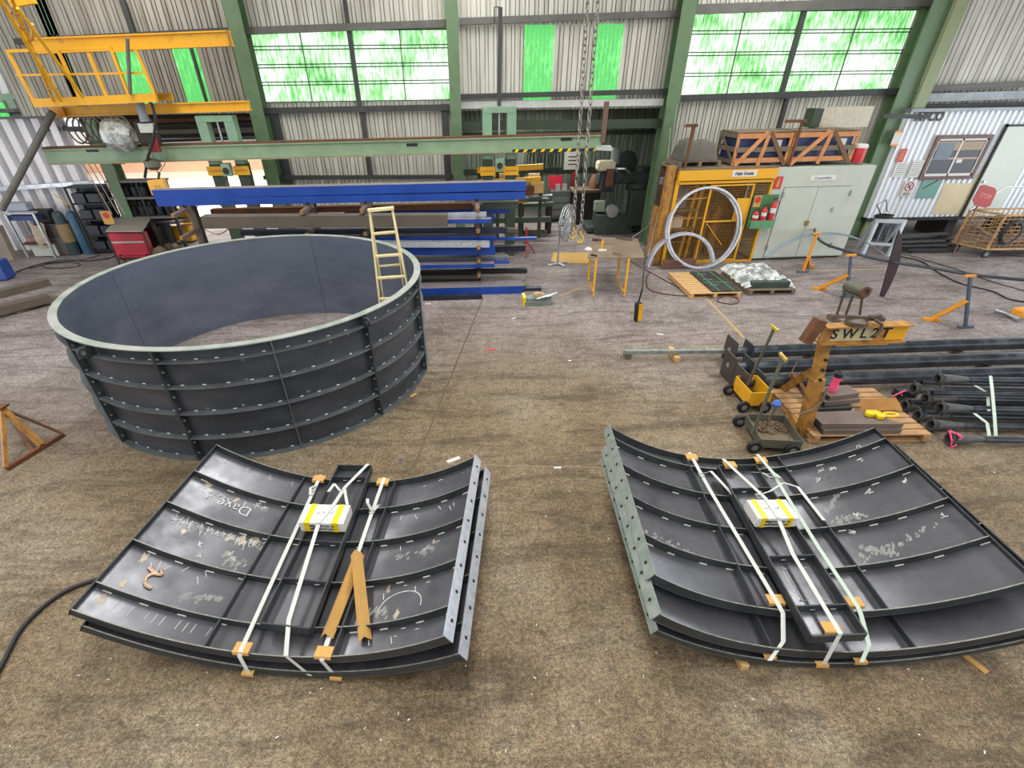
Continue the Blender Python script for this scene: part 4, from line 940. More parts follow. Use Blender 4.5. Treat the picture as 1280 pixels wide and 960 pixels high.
def exsign(par, P, ex, up_, w, h, nr):       # red extinguisher location sign
    MB().prism([P-ex*w/2-up_*h/2, P+ex*w/2-up_*h/2, P+ex*w/2+up_*h/2, P-ex*w/2+up_*h/2], nr*.01).build('sign_board', REDL, par)
    c_ = P+nr*.012; b = MB(); b.prism([c_-ex*w*.16-up_*h*.34, c_+ex*w*.16-up_*h*.34, c_+ex*w*.16+up_*h*.2, c_-ex*w*.16+up_*h*.2], nr*.003); b.prism([c_-ex*w*.1+up_*h*.22, c_+ex*w*.22+up_*h*.3, c_+ex*w*.1+up_*h*.38, c_-ex*w*.1+up_*h*.34], nr*.003); b.build('extinguisher_pictogram', CARD, par)
sn = thing('extinguisher_sign', 'red extinguisher location sign on the left edge of the grey cabinet', 'sign', Q(.04, ch-.6, .01)); exsign(sn, Q(.045, ch-.36, .012), e1, up1, .22, .3, n1)
# extinguisher board
eb = thing('extinguisher_board', 'green backboard with fire notice between the cage and the cabinet', 'board', K(.97, .95, .06))
GB = mat('green_board_paint', (62, 112, 70), .6, 0, .1, 4)
R_ = lambda s, z, o=.07: K(.96+s*.22, z, o)
MB().prism([R_(-.62, 1.0, .07), R_(.55, 1.0, .07), R_(.55, 1.0, .09), R_(-.62, 1.0, .09)], (0, 0, .8)).build('back_board', GB, eb)
MB().prism([R_(-.62, .97, .09), R_(.55, .97, .09), R_(.55, .97, .26), R_(-.62, .97, .26)], (0, 0, .2)).build('tray', mat('green_tray', (84, 136, 96), .5, 0, .1, 4), eb)
nb = MB().prism([R_(-.58, 1.5, .091), R_(-.25, 1.5, .091), R_(-.25, 1.5, .096), R_(-.58, 1.5, .096)], (0, 0, .28)).build('fire_notice', CARD, eb)
MB().lathe(R_(-.415, 1.68, .096), [(.085, 0), (.085, .004)], 20, nrm).build('notice_emblem', REDL, nb)
for k, (s, h) in enumerate(((-.40, .36), (-.03, .46), (.36, .62))):
    p = R_(s, 1.08, .17); t = thing('fire_extinguisher', ['smallest red fire extinguisher, left in the green tray', 'middle red fire extinguisher in the green tray', 'tallest red fire extinguisher, right in the green tray'][k], 'fire extinguisher', p, 'fire extinguishers in the green tray')
    MB().lathe(p, [(.075, 0), (.08, .02), (.08, h*.75), (.05, h*.86), (.025, h*.9), (.025, h)], 16).build('body', REDL, t); MB().lathe(p+V((0, 0, h*.45)), [(.082, 0), (.082, h*.2)], 16).build('white_band', WHITE, t)
    b = MB(); b.bar(p+V((-.06, 0, h)), p+V((.07, 0, h+.03)), .03, .02); b.build('handle', BLACK, t); MB().tube([p+V((.03, -.03, h)), p+V((.1, -.06, h*.8)), p+V((.09, -.07, h*.3))], .01, 6).build('hose', BLACK, t)
# on top: tarp pile, crates, grating and so on
zt2 = ch+.05
def top(s, o): return c0+dx*(s*wc)+nrm*o+up1*zt2
def pallet(label, c, ex, w, d, h, m, nb=7, g=None, deck=True):
    ex = V(ex).normalized(); ey = V((-ex.y, ex.x, 0)); t = thing('timber_pallet', label, 'pallet', c, g)
    for k in range(nb):
        y = -d/2+d*(k+.5)/nb; p = V(c)+ey*y+up1*(h-.01); MB().bar(p-ex*w/2, p+ex*w/2, d/nb*.82, .02).build('deck_board', m, t)
    for k in range(3):
        x = (-.5+.04+.92*k/2)*w; p = V(c)+ex*x+up1*(h/2-.002); MB().bar(p-ey*d/2, p+ey*d/2, .08, h-.036).build('bearer', m, t)
    for k in (0, 1, 2):
        y = (-.45+.9*k/2)*d; p = V(c)+ey*y+up1*.009; MB().bar(p-ex*w/2, p+ex*w/2, .1, .016).build('bottom_board', m, t)
    return t
pallet('weathered pallet on top of the cage under the tarp', top(.22, -.55), dx, 1.15, .9, .14, WOODD)
b = MB(); ctr = top(.22, -.55)+up1*.15
def tarpf(u, v):
    x = (u-.5)*1.0; y = (v-.5)*.8; e = min(u, 1-u, v, 1-v); h = (.44-.10*abs(u-.35))*min(1, e*8)**.7+.05*math.sin(u*14+v*5)*math.cos(v*9)*min(1, e*6)
    return ctr+dx*x-nrm*y*1+up1*max(0, h)
b.grid(tarpf, 16, 12); tag(b.build('covered_load', TARP, sharp=60), 'grey tarpaulin covered lump on the weathered pallet above the cage', 'covered load')
def crate(label, s0, s1, o, h):
    a, c = top(s0, o), top(s1, o); w = (c-a).length; t = thing('timber_crate', label, 'crate', (a+c)/2)
    d = .95; P = lambda f, z, y=0.: a+(c-a)*f+up1*z-nrm*y
    for f in (0, 1): 
        MB().bar(P(f, 0), P(f, h), .08, .03, up=nrm).build('corner_post', WOODO, t); MB().bar(P(f, 0, d), P(f, h, d), .08, .03, up=nrm).build('corner_post', WOODD, t)
        for z in (.08, h*.5, h-.06): MB().bar(P(f, z, 0), P(f, z, d), .025, .11).build('end_rail', WOODD, t)
        MB().bar(P(f, .05, 0), P(f, h-.05, d), .02, .09).build('end_brace', WOODD, t)
    for z, m in ((.12, WOODO), (h*.5, WOODD), (h-.06, WOODO)): MB().bar(P(0, z, -.03), P(1, z, -.03), .025, .11).build('front_rail', m, t); MB().bar(P(0, z, d), P(1, z, d), .025, .11).build('back_rail', WOODD, t)
    for f0, f1, m in ((.02, .5, WOODO), (.46, .54, WOODO), (.98, .56, mat('dark_brace', (112, 80, 56), .8, 0, .15, 6))): MB().bar(P(f0, 0, -.06), P(f1, h+.02, -.06), .1, .025, up=nrm).build('front_brace', m, t)
    for k in range(6): MB().bar(P(0, h+.015, .08+k*.16), P(1, h+.015, .08+k*.16), .13, .02).build('lid_board', WOODD, t)
    inn = MB(); inn.prism([P(.04, .03, .06), P(.96, .03, .06), P(.96, .03, d-.06), P(.04, .03, d-.06)], (0, 0, h-.1)).build('blue_lining', mat('navy_wrap', (30, 44, 86), .5, 0, .3, 6), t)
    q = MB().prism([P(.72, h*.48, .04), P(.86, h*.48, .04), P(.86, h*.48, .05), P(.72, h*.48, .05)], (0, 0, .22)).build('paper_label', WHITE, t)
    return t
crate('left of two braced timber crates on top of the cage', .57, 1.10, -.2, .74)
crate('right of two braced timber crates, above the grey cabinet', 1.14, 1.78, -.2, .74)
gp = thing('tread_plate_box', 'upright pale tread plate panel above the right timber crate', 'panel', top(1.44, -.8))
a, c = D(1018, 160, 15.5), D(1088, 158, 15.5); a2, c2_ = D(1024, 134, 15.5), D(1095, 133, 15.5)
MB().bar(V((a.x, 15.5, (a.z+a2.z)/2)), V((c2_.x-.05, 15.5, (c.z+c2_.z)/2)), .05, a2.z-a.z).build('tread_plate', mat('tread_plate', (176, 170, 150), .5, .3, .2, 26), gp)
MB().bar(V((a.x-.25, 15.52, (a.z+a2.z)/2)), V((a.x, 15.52, (a.z+a2.z)/2)), .4, (a2.z-a.z)*.9).build('green_side', GREEND, gp)
for f in (.1, .9): MB().bar(V((a.x*(1-f)+c.x*f, 15.55, zt2+.78)), V((a.x*(1-f)+c.x*f, 15.55, a.z)), .06, .04, up=(0, 1, 0)).build('support_foot', DIRTY, gp)
for k, (u, lab) in enumerate(((1068, 0),)): pass
p = top(1.88, -.3); rc = thing('red_barrel', 'red and pale plastic barrel at the right end of the cabinet top', 'barrel', p); MB().lathe(p, [(.17, 0), (.18, .05), (.18, .30), (.17, .34)], 16).build('barrel_body', REDL, rc); MB().lathe(p+up1*.34, [(.185, 0), (.185, .05), (.15, .09)], 16).build('lid', WHITE, rc)
for k, (s, lab) in enumerate(((.06, 'rusty T-topped post standing on the left of the cage top'), (1.11, 'rusty T-topped post standing between the two timber crates'))):
    p = top(s, -.02); t = thing('steel_post', lab, 'post', p); hgt = .95 if k == 0 else 1.0
    MB().bar(p, p+up1*hgt+dx*.02, .06, .05, up=nrm).build('upright', RUST, t); MB().bar(p+up1*hgt-dx*(.2 if k == 0 else .45), p+up1*hgt+dx*.12, .05, .07).build('crossbar', RUST, t)
# galvanised rings by the cage
def ring(name, label, c, r, tilt, lean, a0=0, a1=2*PI, w=.055, th=.045, m=GALV):
    ax = V((math.cos(tilt), math.sin(tilt), 0)); ay = (V((-math.sin(tilt), math.cos(tilt), 0))*math.sin(lean)+V((0, 0, 1))*math.cos(lean)); nz = ax.cross(ay)
    n = 48; cl = abs(a1-a0-2*PI) < 1e-3; t = thing(name, label, 'ring', V(c)-ay*r)
    for k, off in enumerate((-.085, .085)):
        b = MB(); vs = []; m_ = n if cl else n+1
        for i in range(m_):
            a = a0+(a1-a0)*i/n; d = ax*math.cos(a)+ay*math.sin(a)
            for rr, z in ((r-w/2, off-th/2), (r+w/2, off-th/2), (r+w/2, off+th/2), (r-w/2, off+th/2)): vs.append(V(c)+d*rr+nz*z)
        fs = [[4*i+k2, 4*i+(k2+1) % 4, 4*((i+1) % m_)+(k2+1) % 4, 4*((i+1) % m_)+k2] for i in range(n if cl else n) for k2 in range(4)]
        if not cl: fs += [[0, 1, 2, 3], [4*n+3, 4*n+2, 4*n+1, 4*n]]
        b.add(vs, fs).build('hoop', m, t)
    return t
ring('galvanised_ring', 'large galvanised double ring leaning against the yellow cage', D(879, 286, 14.0), 1.02, .03, .28)
rp, rq = W(808, 333), W(888, 333); rc_ = (rp+rq)/2; rr_ = (rq-rp).length/2
ring('galvanised_half_ring', 'galvanised double half ring standing in front of the large ring', V((rc_.x, rc_.y-.1, 0)), rr_, -.06, .12, .02, PI-.02, w=.07)
a, c = W(826, 336), W(867, 334); tag(MB().sect(V((a.x, a.y, .12)), V((c.x, c.y, .12)), csect(.16, .22, .02)).build('channel_offcut', mat('red_brown_primer', (110, 76, 62), .6, 0, .12, 5)), 'short red-brown channel lying in front of the half ring', 'steel channel')
# pallets on the floor in front of the cage
pc_ = W(880, 350, 0); pA, pB = W(840, 341, .12), W(898, 340, .12); pC, pD_ = W(921, 366, .12), W(858, 368, .12)
pex = ((pB-pA)+(pC-pD_)).normalized(); pw = ((pB-pA).length+(pC-pD_).length)/2; pdp = ((pD_-pA).length+(pC-pB).length)/2; pcc = (pA+pB+pC+pD_)/4; pcc.z = 0
pl = pallet('new pine pallet half covered by dark sheets', pcc, pex, pw, pdp, .13, WOOD, 10)
pey = V((-pex.y, pex.x, 0))
sh = thing('dark_sheet_stack', 'dark strapped sheet stack on the right half of the pine pallet', 'sheet stack', pcc+up1*.131)
c_ = pcc+pex*pw*.2+up1*.135
MB().prism([c_-pex*pw*.26-pey*pdp*.46, c_+pex*pw*.29-pey*pdp*.46, c_+pex*pw*.29+pey*pdp*.47, c_-pex*pw*.26+pey*pdp*.47], (0, 0, .03)).build('sheet', MILLD, sh)
for f in (-.12, .16): MB().bar(c_-pey*pdp*f*0+pex*pw*f-pey*pdp*.47+up1*.034, c_+pex*pw*f+pey*pdp*.47+up1*.034, .03, .006).build('green_strap', mat('green_strap', (70, 132, 82), .6, 0, .1, 9), sh)
MB().bar(c_-pex*pw*.26-pey*pdp*.1+up1*.036, c_+pex*pw*.29-pey*pdp*.1+up1*.036, .03, .006).build('green_strap', MATS['green_strap'], sh)
for k in range(3): MB().bar(c_-pex*pw*.18-pey*pdp*(-.3+.25*k)+up1*.033, c_+pex*pw*.0-pey*pdp*(-.3+.25*k)+up1*.033, .05, .003).build('pale_marking', GRAYG, sh)
qA, qB, qC, qD = W(910, 337, .14), W(962, 335, .14), W(993, 362, .14), W(925, 362, .14); qc = (qA+qB+qC+qD)/4; qc.z = 0; qex = ((qB-qA)+(qC-qD)).normalized(); qw = ((qB-qA).length+(qC-qD).length)/2-.1; qd = ((qD-qA).length+(qC-qB).length)/2
pallet('weathered pallet under the plastic-wrapped load', qc, qex, qw, qd, .13, WOODD, 8)
wl_ = thing('wrapped_load', 'load under crumpled clear plastic on the weathered pallet', 'wrapped load', qc+up1*.131)
qey = V((-qex.y, qex.x, 0))
b = MB()
for k in range(3): b.prism([qc+qex*x+qey*y+up1*(.135+.05*k) for x, y in ((-qw*.42, -qd*.42), (qw*.4, -qd*.42), (qw*.4, qd*.4), (-qw*.42, qd*.4))], (0, 0, .045))
b.build('dark_sheets', mat('dark_green_sheets', (58, 70, 66), .4, 0, .2, 5), wl_)
random.seed(3); nz = [[random.uniform(-.03, .05) for _ in range(20)] for _ in range(20)]
def wrapf(u, v):
    e = min(u, 1-u, v, 1-v); z = .135+.17*min(1, e*7)+nz[int(u*18.9)][int(v*18.9)]
    return qc+qex*((u-.5)*qw*1.12)+qey*((v-.42)*qd*1.0)+up1*max(.132, z)
b = MB().grid(wrapf, 18, 18)
pm = bpy.data.materials.new('crumpled_plastic'); pm.use_nodes = True; bb = pm.node_tree.nodes['Principled BSDF']; bb.inputs['Base Color'].default_value = (.75, .8, .78, 1); bb.inputs['Roughness'].default_value = .18
nn = pm.node_tree.nodes.new('ShaderNodeTexNoise'); nn.inputs['Scale'].default_value = 5; tc = pm.node_tree.nodes.new('ShaderNodeTexCoord'); pm.node_tree.links.new(tc.outputs['Object'], nn.inputs[0]); rm = pm.node_tree.nodes.new('ShaderNodeMapRange'); rm.inputs[1].default_value = .4; rm.inputs[2].default_value = .6; rm.inputs[3].default_value = .3; rm.inputs[4].default_value = .85
pm.node_tree.links.new(nn.outputs['Fac'], rm.inputs[0]); pm.node_tree.links.new(rm.outputs[0], bb.inputs['Alpha'])
b.build('plastic_film', pm, wl_, sharp=25)
# hoses by the table
hosepx('air_hose', 'brown air hose looping over the floor in front of the pallets', [(782, 322), (800, 333), (818, 343), (840, 355), (865, 367), (893, 371), (915, 371), (924, 376), (915, 380), (898, 377), (900, 372), (918, 370)], .014, CABLE)
hosepx('air_hose', 'brown air hose lying along the floor right of the work table', [(812, 339), (808, 350), (812, 362), (835, 368), (862, 370), (890, 372)], .014, CABLE)
def hang(name, label, pts, r, m, cat='cable'):
    P = [D(u, v, Y) for u, v, Y in pts]; tag(MB().tube(P, r, 6).build(name, m), label, cat)
HG = mat('grey_cable', (150, 146, 140), .6, 0, .1, 9); HR = mat('pink_cable', (170, 110, 110), .6, 0, .1, 9)
for k, (pts, m, lab) in enumerate((([(838, 160, 15.9), (833, 230, 15.6), (822, 270, 15), (810, 320, 13.9)], HG, 'grey cable running down the green column beside the cage'), ([(836, 180, 15.9), (829, 250, 15.5), (817, 290, 14.8), (806, 318, 14.2)], HR, 'pinkish cable running down the green column beside the cage'), ([(846, 130, 15.9), (838, 200, 15.7), (826, 280, 14.8), (814, 335, 14.0)], GRAYG, 'thick pale conduit slanting down the green column beside the cage'), ([(825, 262, 15.4), (808, 285, 15), (790, 297, 14.2)], HG, 'thin pale line from the column to the back of the work table'))):
    hang('hanging_cable', lab, pts, .018 if k == 2 else .012, m)
for k, (u, v, m, lab) in enumerate(((829, 249, REDL, 'small red and white switch box on the yellow post beside the cage'), (828, 226, GRAYG, 'small grey switch box on the yellow post beside the cage'))):
    p = D(u, v, 14.45); t = MB().box(p, (.13, .09, .17)).build('switch_box', m, bev=.01); tag(t, lab, 'switch box')
pst = thing('corner_post', 'rusty yellow post at the left end of the cage', 'post', c0-dx*.18); MB().bar(c0-dx*.16-nrm*.1, c0-dx*.16-nrm*.1+up1*(ch+.1), .2, .2, up=nrm).build('upright', YELD, pst); MB().box(c0-dx*.16-nrm*.1+V((0, 0, .01)), (.34, .34, .02)).build('base_plate', RUST, pst)
# ------------------------------------------------------------------ right foreground: jib attachment, trolleys, plates, pipes
g = W(1003, 543); g.z = 0
jb = thing('jib_attachment', 'worn yellow lifting jib stand marked SWL 2T beside the grey trolley', 'lifting jib', g)
Yj = g.y
pt = V((g.x+.02, Yj+.03, 0)); tq = D(1035, 424, Yj+.03); hj = tq.z; ln = V((tq.x-pt.x, 0, 0))
MB().bar(pt, pt+V((0, 0, hj*.62))+ln*.62, .155, .15, up=(0, 1, 0)).build('lower_post', YELD, jb, bev=.008)
MB().bar(pt+V((0, 0, hj*.55))+ln*.55, pt+V((0, .06, hj))+ln, .125, .12, up=(0, 1, 0)).build('upper_post', YELD, jb, bev=.006)
br = D(1136, 404, Yj+.02); bl_ = D(1030, 405, Yj+.02); zt_ = (br.z+bl_.z)/2
bh = .25
MB().sect(V((bl_.x, Yj, zt_-bh/2)), V((br.x, Yj, zt_-bh/2)), isect(.16, bh, .018, .02)).build('jib_arm', YELD, jb)
MB().box(V((br.x-.13, Yj-.014, zt_-bh/2)), (.26, .006, bh-.05)).build('bright_end_panel', YEL, jb)
MB().box(V((br.x-.72, Yj-.016, zt_-bh/2)), (.58, .004, bh-.06)).build('pale_panel', mat('faded_cream_paint', (178, 166, 128), .6, 0, .15, 12), jb)
text(jb, 'load_marking', 'S W L 2 T', V((br.x-.62, Yj-.020, zt_-bh/2)), (1, 0, 0), (0, 0, 1), .19, INK, .004)
MB().bar(V((bl_.x-.16, Yj+.02, zt_-.24)), V((bl_.x-.07, Yj+.02, zt_+.08)), .13, .12, up=(0, 1, 0)).build('end_plate', RUST, jb)
f2 = W(976, 492); f2.z = 0
MB().bar(f2+V((0, 0, .08)), pt+V((0, .02, hj*.72))+ln*.72, .1, .1, up=(0, 1, 0)).build('back_brace', YELD, jb)
MB().bar(f2+V((-.03, .05, .06)), pt+V((-.05, -.02, .06)), .12, .12).build('base_beam', YELD, jb)
MB().bar(f2+V((.1, .05, .35)), pt+V((0, .0, .55))+ln*.3, .07, .07).build('tie', RUST, jb)
MB().bar(V((bl_.x+.25, Yj, zt_-bh-.02)), V((bl_.x+.95, Yj, zt_-bh-.02)), .07, .04).build('under_rail', YEL, jb)
for z in (.62, .72, .82): MB().lathe(pt+V((0, -.05, hj*z))+ln*z, [(.022, 0), (.022, .03)], 10, (0, -1, 0)).build('bolt_hole', INK, jb)
b = MB(); b.tube([pt+V((-.25, -.1, .42)), pt+V((-.12, -.12, .50)), pt+V((-.02, -.11, .62)), pt+V((-.02, -.1, .86))], .018, 6); b.tube([f2+V((.05, -.02, .6)), f2+V((0, -.05, .35)), f2+V((.1, -.05, .25))], .012, 6); tag(b.build('rope_sling', WOODD), 'old rope tied round the post of the yellow lifting jib', 'rope')
b = MB(); q = V((br.x-.62, Yj, zt_+.012)); b.lathe(q+V((-.12, 0, 0)), [(.13, 0), (.13, .05), (.05, .07)], 14); b.bar(q+V((-.25, .05, .08)), q+V((.22, -.02, .06)), .05, .05); b.tube([q+V((.05, -.05, .08)), q+V((.16, -.09, .02)), q+V((.17, -.095, -.06)), q+V((.13, -.095, -.14))], .02, 8); b.bar(q+V((0, -.04, .11)), q+V((.18, .02, .1)), .06, .03)
tag(b.build('lever_hoist', [mat('dark_greasy_metal', (92, 82, 70), .5, .4, .3, 14)]), 'small lever hoist lying on the arm of the yellow jib', 'hoist')
def wheel(par, c, r, w, ax):
    ax = V(ax).normalized(); o = MB().lathe(V(c)-ax*w/2, [(r*.9, 0), (r, w*.2), (r, w*.8), (r*.9, w)], 20, ax).build('wheel', BLACK, par); MB().lathe(V(c)-ax*(w/2+.004), [(r*.45, 0), (r*.45, w+.008)], 14, ax).build('wheel_hub', GRAYG, o); return o
def trolley(label, A, Bp, Cp, z, hh, m, hp, hq, inner=True):
    A, Bp, Cp = W(*A, z), W(*Bp, z), W(*Cp, z); e1 = (Bp-A); e2 = (Cp-Bp); e2 = e2-e1.normalized()*e2.dot(e1.normalized())
    K = [A, Bp, Bp+e2, A+e2]; ctr = sum(K, V())/4; t = thing('floor_trolley', label, 'trolley', V((ctr.x, ctr.y, 0)))
    dn = V((0, 0, -hh))
    MB().prism([p+dn for p in K], (0, 0, .012)).build('tray_floor', mat('trolley_floor', (112, 96, 76), .8, 0, .2, 6), t)
    for i in range(4): MB().bar(K[i]+dn*.5, K[(i+1) % 4]+dn*.5, .015, hh).build('tray_side', m, t)
    u1, u2 = e1.normalized(), e2.normalized(); r = min(.1, z-hh+.06)
    for p in (K[0]-u2*.06, K[1]-u2*.06, K[1]+u2*(e2.length*.8)+u1*.03, K[0]+u2*(e2.length*.8)-u1*.03): wheel(t, V((p.x, p.y, r)), r, .06, u1)
    P0, d = hp, hq
    h = MB(); h.bar(P0, d, .035, .03, up=(0, 1, 0)); h.build('handle', OLIVE, t); MB().bar(d-u1*.11-u2*.0, d+u1*.11, .035, .035).build('handle_grip', GOLD, t)
    return t, K, ctr
yb = W(933, 484, .3); yt = D(968, 410, yb.y-.2)
trolley('small yellow steel floor trolley with a long T handle', (921, 470), (940, 491), (973, 497), .36, .24, YEL, yb, yt)
gb_ = W(941, 541, .2); gt = D(979, 446, gb_.y+.1)
t, KT, ctr = trolley('grey floor trolley holding a heap of chain', (933, 517), (952, 549), (1001, 547), .24, .14, OLIVE, gb_, gt)
random.seed(11)
hc_ = W(958, 536, .11); pile = thing('chain_heap', 'heap of rusty chain lying in the grey floor trolley', 'chain', hc_)
RC = mat('rusty_chain', (120, 98, 80), .6, .4, .3, 20)
me0 = None
for k in range(90):
    a = random.uniform(0, 2*PI); rr = .26*random.random()**.7; c = hc_+V((rr*math.cos(a)*1.0+.06, rr*math.sin(a)*.6, .015+.1*(1-rr/.26)*random.random()))
    ax = V((random.uniform(-1, 1), random.uniform(-1, 1), random.uniform(-.4, .4))).normalized(); s = ax.orthogonal().normalized()
    MB().tube([c+ax*.035*math.cos(q)+s*.02*math.sin(q) for q in [2*PI*j/8 for j in range(8)]], .009, 5, closed=True).build('link', RC, pile)
b = MB(); n = 16
for k in range(n):
    c = hc_+V((-.02+.004*k, .02, .05+.021*k)); ax = V((0, .2, 1)).normalized(); s = V((1, 0, 0)) if k % 2 else V((0, 1, 0)); b.tube([c+ax*.02*math.cos(q)+s*.014*math.sin(q) for q in [2*PI*j/8 for j in range(8)]], .007, 5, closed=True)
b.build('hanging_links', RC, pile)
tag(MB().lathe(hc_+V((.05, .06, .36)), [(.05, 0), (.07, .05), (.03, .1)], 7).build('blue_rag', mat('blue_rag', (70, 110, 180), .8, 0, .15, 12)), 'small blue rag tied on the chain in the grey trolley', 'rag')
# pallet with folded plates
a, c = W(1013, 555), W(1160, 553); pex2 = (c-a).normalized(); pey2 = V((-pex2.y, pex2.x, 0)); pw2 = (c-a).length
pallet('worn timber pallet under the folded steel plates', a+pex2*pw2/2+pey2*.68, pex2, pw2, 1.36, .14, mat('worn_pallet_timber', (164, 128, 88), .8, 0, .2, 6), 9)
def folded(label, px, z, th, m=None, lip=.05):
    K = [W(u, v, z) for u, v in px]; t = thing('folded_plate', label, 'steel plate', sum(K, V())/4-V((0, 0, th)), 'folded plates on the pallet')
    m = m or BROWNP
    MB().prism([p-V((0, 0, .008)) for p in K], (0, 0, .008)).build('plate_top', m, t)
    for i, o in ((3, 2), (0, 3), (2, 1), (0, 1)):
        a, c = K[i], K[o]; MB().prism([a-V((0, 0, .008)), c-V((0, 0, .008)), c-V((0, 0, th)), a-V((0, 0, th))], ((c-a).normalized().cross(V((0, 0, 1))))*-.008).build('folded_edge', MILLD if i == 0 else m, t)
    return t
PB = mat('brown_plate_top', (112, 100, 92), .5, .25, .1, 4); 
folded('lowest long folded plate at the front of the pallet', [(1016, 521), (1078, 519), (1128, 537), (1030, 538)], .22, .075, PB)
folded('long folded plate at the front of the pallet under the yellow clamp', [(1012, 515), (1075, 513), (1130, 530), (1028, 530)], .30, .075, PB)
folded('lowest short folded plate at the back of the pallet', [(1016, 498), (1058, 497), (1066, 509), (1024, 512)], .30, .07, MILLD)
folded('middle short folded plate at the back of the pallet', [(1018, 490), (1060, 489), (1076, 499), (1032, 503)], .38, .07, PB)
folded('topmost short folded plate at the back of the pallet under the pink bottle', [(1020, 484), (1060, 481), (1075, 491), (1038, 496)], .455, .07, PB)
q = [W(1075, 514, .18), W(1128, 512, .18), W(1120, 498, .3), W(1076, 500, .3)]
tag(MB().prism(q, (0, .01, .012)).build('rusty_plate', mat('orange_rust_plate', (160, 112, 56), .7, .1, .2, 5)), 'orange rusted plate tilted behind the yellow clamp', 'steel plate')
tag(MB().sect(W(1018, 480, .46), W(1058, 470, .46), [(-.1, -.005), (.1, -.005), (.1, .005), (-.1, .005)]).build('dark_plate', MILLD), 'dark thin plate lying behind the pink bottle', 'steel plate')
p = W(1040, 488, .458); bt = thing('drink_bottle', 'pink drink bottle with black lid standing on the folded plates', 'bottle', p)
MB().lathe(p, [(.058, 0), (.06, .02), (.06, .1), (.045, .15), (.056, .2), (.056, .24)], 16).build('bottle_body', PINK, bt); MB().lathe(p+V((0, 0, .24)), [(.06, 0), (.06, .06), (.035, .085), (.018, .11)], 16).build('lid', BLACK, bt)
p = W(1094, 520, .305); kl = thing('plate_clamp', 'yellow lifting clamp lying on the long folded plate', 'clamp', p)
b = MB(); b.prism([p+V((x, y, .0)) for x, y in ((-.16, .02), (-.1, .09), (.03, .08), (.08, .03), (.06, -.04), (.1, -.06), (.04, -.11), (-.05, -.09), (-.02, -.03), (-.13, -.03))], (0, 0, .06)); b.build('clamp_body', TAPE, kl, bev=.01)
b = MB(); b.tube([p+V((.2+.11*math.cos(w), -.02+.05*math.sin(w), .03)) for w in [2*PI*k/14 for k in range(14)]], .018, 8, closed=True); b.build('lifting_eye', TAPE, kl)
# long dark pipes with end plates
RP = .115
pipes = [((905, 433), (1280, 432)), ((903, 452), (1280, 451)), ((914, 468), (1280, 470))]
py_ = []
for k, (l, r) in enumerate(pipes):
    pl_ = W(l[0], l[1], RP+.1); pr = W(r[0], r[1], RP+.1); y = (pl_.y*.3+pr.y*.7)
    py_.append(y); x0 = pl_.x; x1 = 17.
    t = thing('flanged_pipe', ['farthest long dark pipe with square end plate', 'middle long dark pipe with square end plate', 'nearest long dark pipe of the three, behind the folded plates'][k], 'pipe', V(((x0+x1)/2, y, .1)), 'long flanged pipes')
    MB().tube([(x0+.3, y, RP+.1), (x1, y, RP+.1)], RP, 24).build('pipe_barrel', PIPEM, t); MB().tube([(x0, y, RP+.1), (x0+.3, y, RP+.1)], RP*.8, 20).build('spigot', PIPEM, t)
    MB().bar((x0+.32, y, RP+.12), (x0+.345, y, RP+.12), .34, .34).build('collar_plate', MILLD, t)
    e = MB().bar((x0-.02, y-.02*k, .25), (x0, y-.02*k, .25), .42, .48).build('end_plate', mat('brown_end_plate', (74, 68, 66), .5, .3, .15, 6), t); MB().lathe((x0-.021, y, .27), [(.045, 0), (.045, .004)], 12, (-1, 0, 0)).build('plate_hole', ALU, e)
    for xx in (x0+1.6, x0+4.5): 
        if k == 0: tag(MB().bar((xx, min(py_)-.9, .05), (xx, y+.2, .05), .1, .1).build('timber_bearer', WOODD), 'timber bearer under the long dark pipes, %s' % ('nearer their end plates' if xx < x0+2 else 'farther along to the right'), 'timber')
# bundle of flared poles
axp = (W(1280, 476, .45)-W(1172, 474, .45)); axp.z = 0; axp.normalize(); axs = V((axp.y, -axp.x, 0))
mouths = [((1130, 507), .10, 'bottom row, farthest'), ((1146, 519), .10, 'bottom row, second from the nearest pair'), ((1163, 531), .10, 'bottom row, beside the nearest'), ((1186, 548), .10, 'nearest on the floor, tied with pink ribbon'),
          ((1141, 486), .29, 'second row, farthest'), ((1156, 498), .28, 'second row, middle'), ((1174, 510), .27, 'second row, nearest'), ((1171, 474), .47, 'on top of the pile')]
for k, ((u, v), z, lab) in enumerate(mouths):
    p = W(u, v, z); t = thing('flared_pole', 'dark steel pole with flared square end, '+lab, 'pole', p-V((0, 0, .1)), 'bundle of flared poles')
    MB().pipe(p, p+axp*.05, .088, .066, 20).build('mouth_ring', GRAYG if False else mat('pole_grey', (92, 92, 92), .5, .4, .2, 8), t)
    MB().tube([p+axp*.04, p+axp*.32, p+axp*.5], [.088, .062, .04], 18, cap=False).build('flared_socket', MATS['pole_grey'], t)
    e = axs; sq = .095
    b = MB(); w = .02
    for s1, s2 in ((-1, 0), (1, 0), (0, -1), (0, 1)):
        b.bar(p+axp*.03+e*s1*sq*.95+V((0, 0, s2*sq*.95)), p+axp*.045+e*s1*sq*.95+V((0, 0, s2*sq*.95)), .012 if s1 else .2, .2 if s1 else .012)
    b.build('square_flange', MATS['pole_grey'], t)
    MB().tube([p+axp*.48, p+axp*9.5], .05, 16).build('pole_shaft', PIPEM, t)
